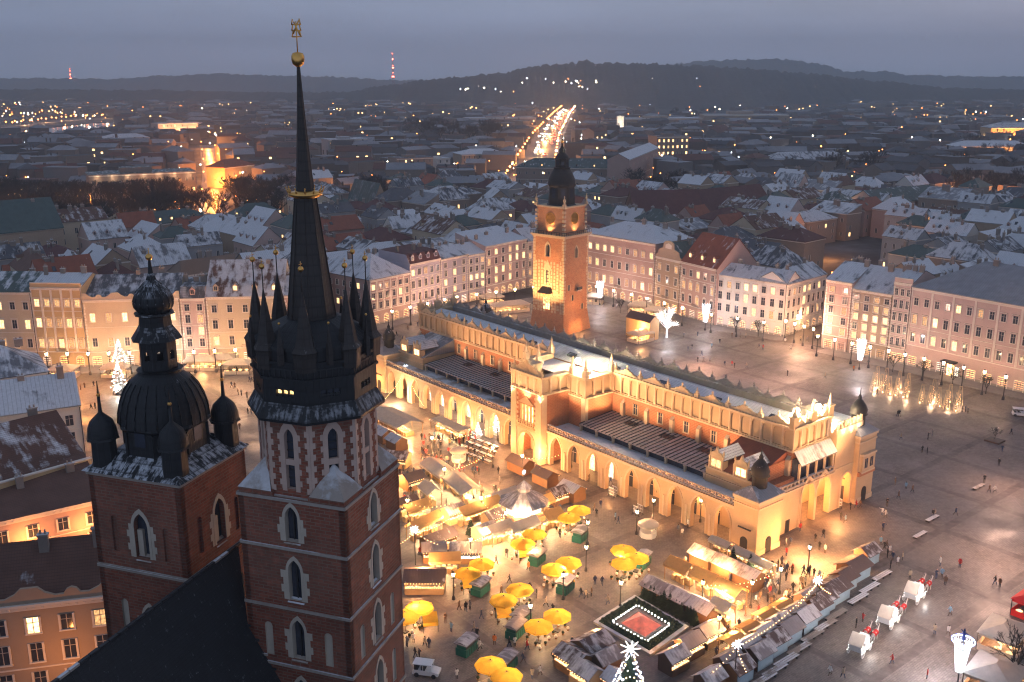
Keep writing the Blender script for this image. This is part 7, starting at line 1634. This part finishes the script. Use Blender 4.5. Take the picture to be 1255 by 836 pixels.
# cafe tents and marquees round the edge
def marquee(w, d, m='fab_white', flo=True):
    def f():
        t_ = thing('cafe_tent', 'tent', 'tent'); r = MB(); r.hip(-w/2,w/2,-d/2,d/2,2.7,1.2,0,.2,.06); s_ = MB()
        for x,y,sx_,sy_ in ((0,-d/2,w,.05),(0,d/2,w,.05),(-w/2,0,.05,d),(w/2,0,.05,d)): s_.bx(x,y,0,sx_,sy_,1.0,0); s_.bx(x,y,2.3,sx_,sy_,.4,0)
        for x in (-w/2,0,w/2):
            for y in (-d/2,d/2): q = MB(); q.bx(x,y,0,.1,.1,2.7); q.build('post', [M['iron']], t_)
        for i in range(int(w*d/5)): g = MB(); x = -w/2+.8+(i*1.7)%(w-1.6); y = -d/2+.9+((i*1.7)//(w-1.6))*1.6; g.lathe([(.1,0),(.1,.7),(.5,.72),(.5,.76)], 8, x, y); g.build('table', [M['goods']], t_)  # tables share the self-glow that stands in for lamplight
        return parts(t_, [('roof', r, [M[m]]), ('side_wall', s_, [M[m]])])
    return f
for (u,v,w,d,rz,lt_,l_) in ((1228,792,6.5,5,HR+.15,1,'white cafe tent under the spreading bare tree at the right edge'),(1218,843,7,6,HR+.15,1,'white cafe tent in the bottom right corner of the square'),(78,463,7,5,0,1,'round-looking lit cafe tent before the ornate ochre house'),(143,461,7,4,0,1,'lit cafe tent with flowers before the scrolled gables'),(248,452,9,4.5,0,1,'white cafe tent with red lit fringe before the narrow pinkish house'),(275,450,7,4.5,0,1,'cafe tent beside the dormered cream house'),(293,456,7,5,0,0,'snow-white cafe tent nearest the needle spire'),(625,382,13,5,.42,1,'brightly lit long cafe tent left of the town hall tower'),(603,372,8,4,.42,1,'lit cafe tent before the tall bright rose house'),(785,383,8,4.5,-.38,1,'lit marquee before the long rose palace, upper one'),(803,389,7,4.5,-.38,1,'lit marquee behind the dazzling white tree'),(728,372,6,4,-.3,0,'white cafe tent close to the right of the town hall tower'),(785,418,7,5,HR,1,'pale tent roof peeping over the hall beside the glowing stage'),(1268,755,5,5,HR,0,'red cafe canopy at the right edge')):
    place('mq_%s_%s_%d' % (w,d,u > 1260), marquee(w,d,'fab_white' if u < 1260 else 'fab_red'), mk(u,v), rz, l_, r=min(w,d)*.55)
    if lt_: lamp(mk(u,v)+Vector((0,0,2.2)), 420 if u > 1190 else 750, WARM, .3)
t_ = thing('stage', 'ochre glowing stage front with carved panels beyond the hall roof', 'stage', mk(792,412), HQ); b = MB(); b.box(-5,5,0,4,0,6,0); b.gable(-5,5,0,4,6,1.6,2,0,.3,.15)
for i in range(6): b.box(-5+i*1.9,-4.6+i*1.9,-.15,0,0,6,1); b.bx(-4.1+i*1.6,-.05,1,1.0,.1,3.6,1)
b.build('front', [M['wall_ochre'], M['hall_stone'], M['roof_stall']], t_); lamp(t_.location+Vector((-3,-6,4)), 1800, WARM, .4); busy(t_.location, 5)
# benches, tables
def bench():
    t_ = thing('long_bench', 'bench', 'bench'); b = MB(); 
    for y in (-.55,-.2,.15): b.box(-2.4,2.4,y,y+.28,.42,.5,0)
    c = MB()
    for x in (-2,0,2): c.box(x-.12,x+.12,-.5,.4,0,.42)
    return parts(t_, [('seat', b, [M['stone_snow']]), ('leg', c, [M['iron']])])
for (u,v) in ((1075,702),(1060,717),(1046,730),(1019,750),(1006,763),(990,776),(974,792),(958,806),(944,818),(931,829)): place('bn', bench, mk(u+5,v+6), HR, 'long slatted bench with snow in the row outside the stalls', 'benches outside the stalls', r=1.4)
for (u,v) in ((1127,657),(1142,637),(1199,598)): place('bn', bench, mk(u,v), HR, 'snowy bench standing on the open dark paving', 'benches on the open paving', .8, 1.2)
def ptable():
    t_ = thing('picnic_table', 'table', 'table'); b = MB(); b.box(-.9,.9,-.35,.35,.7,.76); c = MB(); c.box(-.9,.9,-.75,-.5,.4,.45); c.box(-.9,.9,.5,.75,.4,.45); d = MB()
    for x in (-.6,.6): d.box(x-.04,x+.04,-.7,.7,.34,.4); d.box(x-.04,x+.04,-.1,.1,0,.7)
    return parts(t_, [('tabletop', b, [M['white_paint']]), ('seat', c, [M['wood_pale']]), ('leg', d, [M['wood_dark']])])
for i in range(16): u = 578+(i%4)*9-(i//4)*3+2; v = 540+(i//4)*6+(i%4)*3.4; place('pt', ptable, mk(u,v), HQ, 'pale picnic table in the seating area before the arcades', 'picnic tables before the arcades', r=.8)
# carriages
def carriage():
    t_ = thing('horse_carriage', 'carriage', 'carriage'); b = MB()
    b.plate([(-1.5,.75),(1.1,.75),(1.4,1.3),(1.25,1.35),(.9,.95),(.2,.95),(.1,1.35),(-.1,1.35),(-.2,.95),(-.9,.95),(-1.3,1.6),(-1.75,1.7)], -.75, .75); b.box(1.3,1.9,-.6,.6,1.3,1.4); b.box(-.9,-.25,-.7,.7,.95,1.15); b.box(1.45,1.9,-.55,.55,1.05,1.1); b.box(1.3,1.4,-.6,.6,1.4,1.9)
    h_ = MB(); n = 7; pr = [(-1.65+1.2*math.sin(1.45*k/n)*1.1-.15, 1.65+1.15*math.sin(1.75*k/n)) for k in range(n+1)]
    vs = [(x,y,z) for x,z in pr for y in (-.85,.85)]; h_.add(vs, [(2*k,2*k+2,2*k+3,2*k+1) for k in range(n)]); h_.add([(x,-.84,z) for x,z in pr]+[(-1.5,-.84,1.5)], [tuple(range(n+2))]); h_.add([(x,.84,z) for x,z in pr]+[(-1.5,.84,1.5)], [tuple(range(n+1,-1,-1))])
    l_ = MB()
    for y in (-.9,.9): 
        for i in range(22): l_.ball((-1.7+i*.16, y, .8+.1*math.sin(i)), .05, 5)
    for i in range(10): l_.ball((-1.6,-.8+i*.18,1.4), .05, 5)
    parts(t_, [('body', b, [M['white_paint']]), ('hood', h_, [M['fab_white']]), ('fairy_lights', l_, [M['lamp_led']])])
    for x,r in ((-1.1,.62),(1.2,.48)):
        for y in (-.88,.88):
            w = MB(); w.M = Matrix.Translation((x,y,r)) @ Matrix.Rotation(R(90),4,'X'); w.lathe([(r,-.04),(r,.04),(r-.08,.04),(r-.08,-.04),(r,-.04)], 16, caps=False)
            for k in range(8): a = k*math.pi/4; w.tube((0,0,0),((r-.05)*math.cos(a),(r-.05)*math.sin(a),0), .025, n=4)
            w.lathe([(.1,-.08),(.1,.08)], 8); w.build('wheel', [M['white_paint']], t_)
    s_ = MB(); 
    for y in (-.3,.3): s_.tube((1.5,y*.5,.7),(4.4,y*.2,.95), .04)
    s_.build('shaft', [M['iron']], t_); return t_
def horse():
    t_ = thing('horse', 'horse', 'horse')
    me = HORSE_ME; me.materials.append(M['horse'])
    inst('body', me, t_)
    b = MB(); n = 9; vs = []
    for x in (-.8,-.2,.45):
        for k in range(n): a = math.pi*(-.12+1.24*k/(n-1)); vs.append((x, .37*math.cos(a), 1.22+.37*math.sin(a)))
    b.add(vs, [(j*n+k, j*n+k+1, (j+1)*n+k+1, (j+1)*n+k) for j in range(2) for k in range(n-1)], 0, True); b.build('blanket', [M['fab_red']], t_)
    b = MB(); b.plate([(1.0,1.75),(1.25,2.05),(1.15,2.12),(.75,1.7),(.55,1.5),(.75,1.55)], -.04, .04); b.build('mane', [M['iron']], t_); return t_
M['horse'] = plain('white horse coat', (.55,.5,.46), .8, .2, 2)
def dirpx(a, b_): d = mk(*b_)-mk(*a); return math.atan2(d.y, d.x), d.normalized()
for i,(c,hpx,nm) in enumerate((((1053,799),(1073,777),'nearest the market benches'),((1088,765),(1105,748),'in the middle of the line'),((1120,735),(1140,716),'farthest along the line'))):
    rz, d = dirpx(c, hpx); p = mk(*c); place('car', carriage, p, rz, 'white lit horse carriage '+nm, 'white horse carriages', 1.15, 2.0)
    n = Vector((-d.y,d.x,0))
    for s_ in (-1,1): place('hor', horse, p+d*4.1+n*s_*.55, rz, ('left' if s_ > 0 else 'right')+' horse under a red blanket of the carriage '+nm, 'horses in red blankets', 1.05, 1.0)
    lamp(p+Vector((0,0,.7))-n*1.8, 22, (1,.95,.9), .3); lamp(p+Vector((0,0,3.6)), 110, (1,.95,.92), .3)
# little white sightseeing car, cars
def buggy():
    t_ = thing('sightseeing_car', 'car', 'car'); b = MB(); b.plate([(-1.8,.35),(1.8,.35),(1.85,.8),(1.2,.95),(.9,1.0),(-1.7,1.0)], -.8, .8); c = MB(); c.box(-1.75,.9,-.82,.82,1.85,1.95); 
    for x in (-1.6,-.3,.75):
        for y in (-.75,.75): c.tube((x,y,.95),(x,y,1.88), .035)
    s_ = MB(); 
    for x in (-1.3,-.3): s_.box(x-.25,x+.25,-.7,.7,.95,1.1); s_.box(x-.3,x-.2,-.7,.7,1.1,1.5)
    parts(t_, [('body', b, [M['white_paint']]), ('roof', c, [M['white_paint']]), ('seat', s_, [M['iron']])])
    for x in (-1.2,1.2):
        for y in (-.78,.78): w = MB(); w.M = Matrix.Translation((x,y,.33)) @ Matrix.Rotation(R(90),4,'X'); w.lathe([(.2,-.1),(.33,-.1),(.33,.1),(.2,.1)], 12); w.build('wheel', [M['iron']], t_)
    return t_
place('bug', buggy, mk(523,827), HR-.9, 'small white open sightseeing car at the foot of the tall church tower', r=2.0)
place('bug', buggy, mk(1250,510), -.3, 'white open car among cafe chairs at the right edge of the square', r=2.0)
# ------------------------------------------------------------------ people
HAIRM = plain('dark hair', (.03,.02,.015), .8); SKINM = plain('skin', (.55,.33,.24), .6, .05)
TR = [plain('dark trousers', (.03,.03,.04), .9, .2, 3), plain('blue jeans', (.06,.08,.14), .9, .2, 3), plain('brown trousers', (.10,.07,.05), .9, .2, 3)]
COATS = {'black':(.018,.018,.02),'dark blue':(.03,.045,.09),'grey':(.16,.16,.17),'red':(.42,.03,.03),'white':(.6,.58,.55),'brown':(.14,.08,.05),'light blue':(.2,.36,.5),'orange':(.6,.16,.03),'beige':(.4,.32,.23)}
def person_mesh(pose, coat, ti):
    me, hands = POSES[pose]; me = me.copy()
    for m in (TR[ti], plain(coat+' coat', COATS[coat], .85, .15, 3) if ('coat_'+coat) not in M else M['coat_'+coat], SKINM, HAIRM): me.materials.append(m)
    M['coat_'+coat] = me.materials[1]
    for f in me.polygons:
        c = f.center; i = 1 if c.z > .66 else 0
        if c.z < .13: i = 3
        if c.z > 1.5: i = 2 if (c.y < -.035 and c.z < 1.68) else 3
        if any((c-Vector(h)).length < .085 for h in hands): i = 2
        f.material_index = i
    return me
PM = {}; rnd = random.Random(77)
def person(p, coat=None, pose=None, rz=None, where_='', uniq=True):
    coat = coat or rnd.choices(('black','dark blue','grey','red','white','brown','light blue','orange','beige'), (10,6,4,2,2,4,1,1,3))[0]; pose = pose or rnd.choices(('standing','walking','striding','holding cup','pointing'),(5,6,3,3,1))[0]
    if (pose,coat) not in PM: PM[(pose,coat)] = person_mesh(pose, coat, len(PM)%3)
    o = inst('person', PM[(pose,coat)], None, (p.x,p.y,.014), rnd.uniform(0,6.28) if rz is None else rz, rnd.uniform(.98,1.1)); o['category'] = 'person'; o['group'] = 'people '+where_
    LABELS.append((o, 'person in '+coat+' coat '+pose+' '+where_)); busy(p, .25); return o
ONES = [(1075,484),(1100,511),(1102,511),(1137,539),(1142,535),(1130,555),(1136,557),(1104,539,'beige'),(1097,595),(1110,600),(1118,604),(1101,612),(1087,621),(1081,632,'white'),(1085,635,'white'),(1082,651),(1143,634),(1146,633),(1171,632),(1206,592),(1212,604),(1219,604,'white'),(1224,571),(1228,554),(1239,533),(1179,505),(1183,505),(1186,507),(1054,623,'brown'),(1049,623,'red'),(1042,625),(1036,641),(1030,638),
 (1219,717,'black'),(1225,720,'brown'),(1176,696,'red'),(1154,708),(1152,694,'white'),(1164,755,'light blue'),(1162,779,'white'),(1145,778,'beige'),(1093,814,'red'),(1136,832,'red'),(1017,828,'white'),(1033,831),(1049,770),(1057,763),(1115,710),(1106,687),(1094,687),(1158,718),(1079,668),(1147,710,'dark blue'),
 (546,764),(563,748),(576,748),(571,750),(590,759),(553,775,'light blue'),(581,775,'beige'),(585,782),(588,797,'white'),(606,791,'orange'),(624,793),(631,793),(646,797,'red'),(641,813),(678,811),(689,802),(560,833),(652,833),(662,828,'white'),(499,793),(507,788),(521,793),(526,795),(509,806),(514,808),(621,683),(608,692),
 (731,634),(736,623),(831,654),(836,658,'white'),(754,638),(843,647),(806,609),(786,607),(729,717),(738,718),(712,732),(718,734),(725,731),(745,741),(699,811),(707,813,'red'),(723,824,'orange'),(729,826),
 (838,414),(855,412),(848,428),(843,431),(872,427),(882,421),(897,414),(914,414),(907,414),(930,427),(935,429),(969,429),(962,421),(974,410),(981,418),(989,419),(999,418),(855,444),(862,444),(870,444),(888,449),(897,449),(900,451),(915,451),(1011,464),(965,461),(1064,448),(1046,455),(860,436),
 (93,477),(99,478),(104,476),(115,474),(112,502),(117,501),(284,475),(288,476),(292,484),(296,485),(303,488),(306,468),(309,469),(304,508),(308,508),(294,527),(470,418),(478,414),(486,412),(500,405),(512,400),(740,376),(755,378)]
def zone(u, v):
    if v < 432 and u > 820: return 'before the white corner house'
    if v < 470 and u > 820: return 'beyond the hall roof'
    if u < 330: return 'behind the lower church tower'
    if u < 530 and v < 430: return 'at the foot of the corner palace'
    if v < 400: return 'by the long rose palace'
    if u > 1160 and v < 620: return 'at the right edge'
    if u > 1060 and v < 520: return 'near the wire light cones'
    if u > 1025 and v < 665: return 'outside the hall end'
    if u > 1125: return 'near the cafe tents'
    if u > 1000: return 'between benches and carriages'
    if v < 665 and u > 690: return 'before the arcades'
    if u > 690: return 'around the sunken fountain'
    if u < 530: return 'below the tall tower'
    return 'among the flower parasols'
for q in ONES:
    p = mk(q[0],q[1]); person(p, q[2] if len(q) > 2 else None, None, None, zone(q[0],q[1]))
for (u0,u1,v0,v1,n,w_) in ((518,588,534,585,52,'by the long white canopy'),(476,520,560,690,16,'by the tall tower'),(540,620,572,660,14,'between canopy and carousel'),(600,720,600,662,12,'around the carousel'),(925,1005,695,752,26,'at the lane end'),(868,950,738,822,16,'in the inner stall lane'),(700,752,792,836,6,'left of the Christmas tree'),(700,900,590,655,10,'before the arcades'),(960,1015,642,690,8,'by the corner pavilion'),(1080,1112,668,700,6,'between benches and carriages'),(595,690,690,775,8,'among the flower parasols')):
    k = 0
    for tr in range(n*6):
        if k >= n: break
        f = rnd.random(); u = u0+(u1-u0)*f; v = v0+(v1-v0)*rnd.random(); p = mk(u,v)
        if free(p, .2): person(p, None, None, None, w_); k += 1

# the thick of the crowd, nobody could count
cv, cf, cm = [], [], []; CM = [TR[0], TR[1], TR[2], SKINM, HAIRM]+[M['coat_'+c] for c in ('black','dark blue','grey','red','brown','beige')]
for (u0,u1,v0,v1,n) in ((516,592,533,588,70),(476,516,562,640,22),(925,1008,692,756,34),(868,958,738,826,30),(590,640,640,662,12),(548,600,686,698,8),(824,898,688,716,14)):
    for i in range(n):
        p = mk(rnd.uniform(u0,u1), rnd.uniform(v0,v1))
        if not free(p, .1): continue
        busy(p, .22); me, hands = POSES[rnd.choice(('standing','walking','holding cup','standing'))]; b0 = len(cv); rot = Matrix.Rotation(rnd.uniform(0,6.28),3,'Z')*rnd.uniform(.97,1.08); co = rnd.randrange(5,11); tr_ = rnd.randrange(3)
        cv += [tuple(rot @ q.co+Vector((p.x,p.y,.014))) for q in me.vertices]
        for f in me.polygons:
            c = f.center; k = co if c.z > .66 else tr_
            if c.z < .13: k = 4
            if c.z > 1.5: k = 3 if (c.y < -.035 and c.z < 1.68) else 4
            cf.append([b0+q for q in f.vertices]); cm.append(k)
me = bpy.data.meshes.new('crowd'); me.from_pydata(cv, [], cf); me.polygons.foreach_set('material_index', cm)
for m in CM: me.materials.append(m)
tag(inst('crowd', me), 'dense crowd pressed between the market stalls', 'crowd', kind='stuff')
# garlands of bulbs and boards before the arcades
for (a,b_,l_) in (((545,600),(604,573),'bulb garland over the long white canopy'),((577,690),(620,656),'bulb garland by the blazing white hut'),((620,656),(590,637),'short bulb garland left of the carousel'),((860,745),(920,745),'bulb garland across the inner stall lane'),((500,640),(556,640),'bulb garland beside the tall church tower'),((530,560),(610,540),'bulb garland above the picnic tables'),((860,745),(955,728),'long bulb garland ending at the outer huts'),((640,583),(700,573),'bulb garland over the slanting row of huts')):
    q0, q1 = mk(*a)+Vector((0,0,3.9)), mk(*b_)+Vector((0,0,3.9)); t_ = thing('light_garland', l_, 'light garland', q0, 0); n = max(6, int((q1-q0).length/.7)); b = MB(); c = MB()
    pts = [(q1-q0)*(i/n)-Vector((0,0,.9*math.sin(math.pi*i/n))) for i in range(n+1)]
    for s_,e in zip(pts[:-1], pts[1:]): b.tube(s_, e, .02, n=3, caps=False); c.ball(s_-Vector((0,0,.08)), .07, 5)
    b.build('cable', [M['iron']], t_); c.build('light_string', [M['bulb']], t_)
def board():
    t_ = thing('display_board', 'board', 'board'); b = MB(); b.box(-.8,.8,-.03,.03,.5,1.9); c = MB()
    for x in (-.75,.75): c.box(x-.04,x+.04,-.3,.3,0,.06); c.box(x-.04,x+.04,-.05,.05,0,1.95)
    d = MB()
    for i in range(3):
        for j in range(2): d.box(-.68+i*.47,-.3+i*.47,-.05,-.03,.6+j*.65,1.1+j*.65)
    return parts(t_, [('panel', b, [M['white_paint']]), ('stand', c, [M['iron']]), ('picture', d, [M['stone_grey']])])
for (u,v) in ((749,609),(753,607),(779,632),(784,630),(1027,622),(1021,619)): place('bd', board, mk(u,v), HR-math.pi/2, 'white painters display board '+('before the arcades' if u < 900 else 'by the short end arches'), r=.7)
# ================================================================== labels that single each thing out
ORD = ['leftmost','second-from-left','third-from-left','fourth-from-left','fifth-from-left','sixth-from-left','seventh-from-left','eighth-from-left','ninth-from-left','tenth-from-left']
ROW = ['nearest row','second-nearest row','third-nearest row','fourth-nearest row','fifth-nearest row','sixth-nearest row','seventh-nearest row','eighth-nearest row']
by = {}
for o, base in LABELS: by.setdefault(base, []).append(o)
for base, os_ in by.items():
    if len(os_) == 1: os_[0]['label'] = base; continue
    os_.sort(key=lambda o: o.location.y)
    n = len(os_); per = 8 if n > 8 else n; rows = [os_[i:i+per] for i in range(0, n, per)]
    for ri, row in enumerate(rows):
        row.sort(key=lambda o: px(o.location)[0])
        for i, o in enumerate(row):
            w = 'rightmost' if i == len(row)-1 and i else ORD[i]
            tail = (', '+w+' in '+ROW[min(ri,7)]) if len(rows) > 1 else (', '+w+' of '+str(n) if False else ', '+w+' of these')
            o['label'] = base+tail
# ================================================================== settings
vs_ = scene.view_settings; vs_.view_transform = 'Standard'; vs_.look = 'None'; vs_.exposure = EXPOSURE; vs_.gamma = 1
scene.render.engine = 'CYCLES'; cy = scene.cycles
cy.use_denoising = True; cy.pixel_filter_type = 'BLACKMAN_HARRIS'; cy.filter_width = 1.15
try: cy.denoiser = 'OPENIMAGEDENOISE'
except Exception: pass
cy.max_bounces = 5; cy.diffuse_bounces = 3; cy.glossy_bounces = 2; cy.transmission_bounces = 2; cy.volume_bounces = 0; cy.transparent_max_bounces = 8
cy.sample_clamp_indirect = 4; cy.use_light_tree = True; cy.caustics_reflective = False; cy.caustics_refractive = False
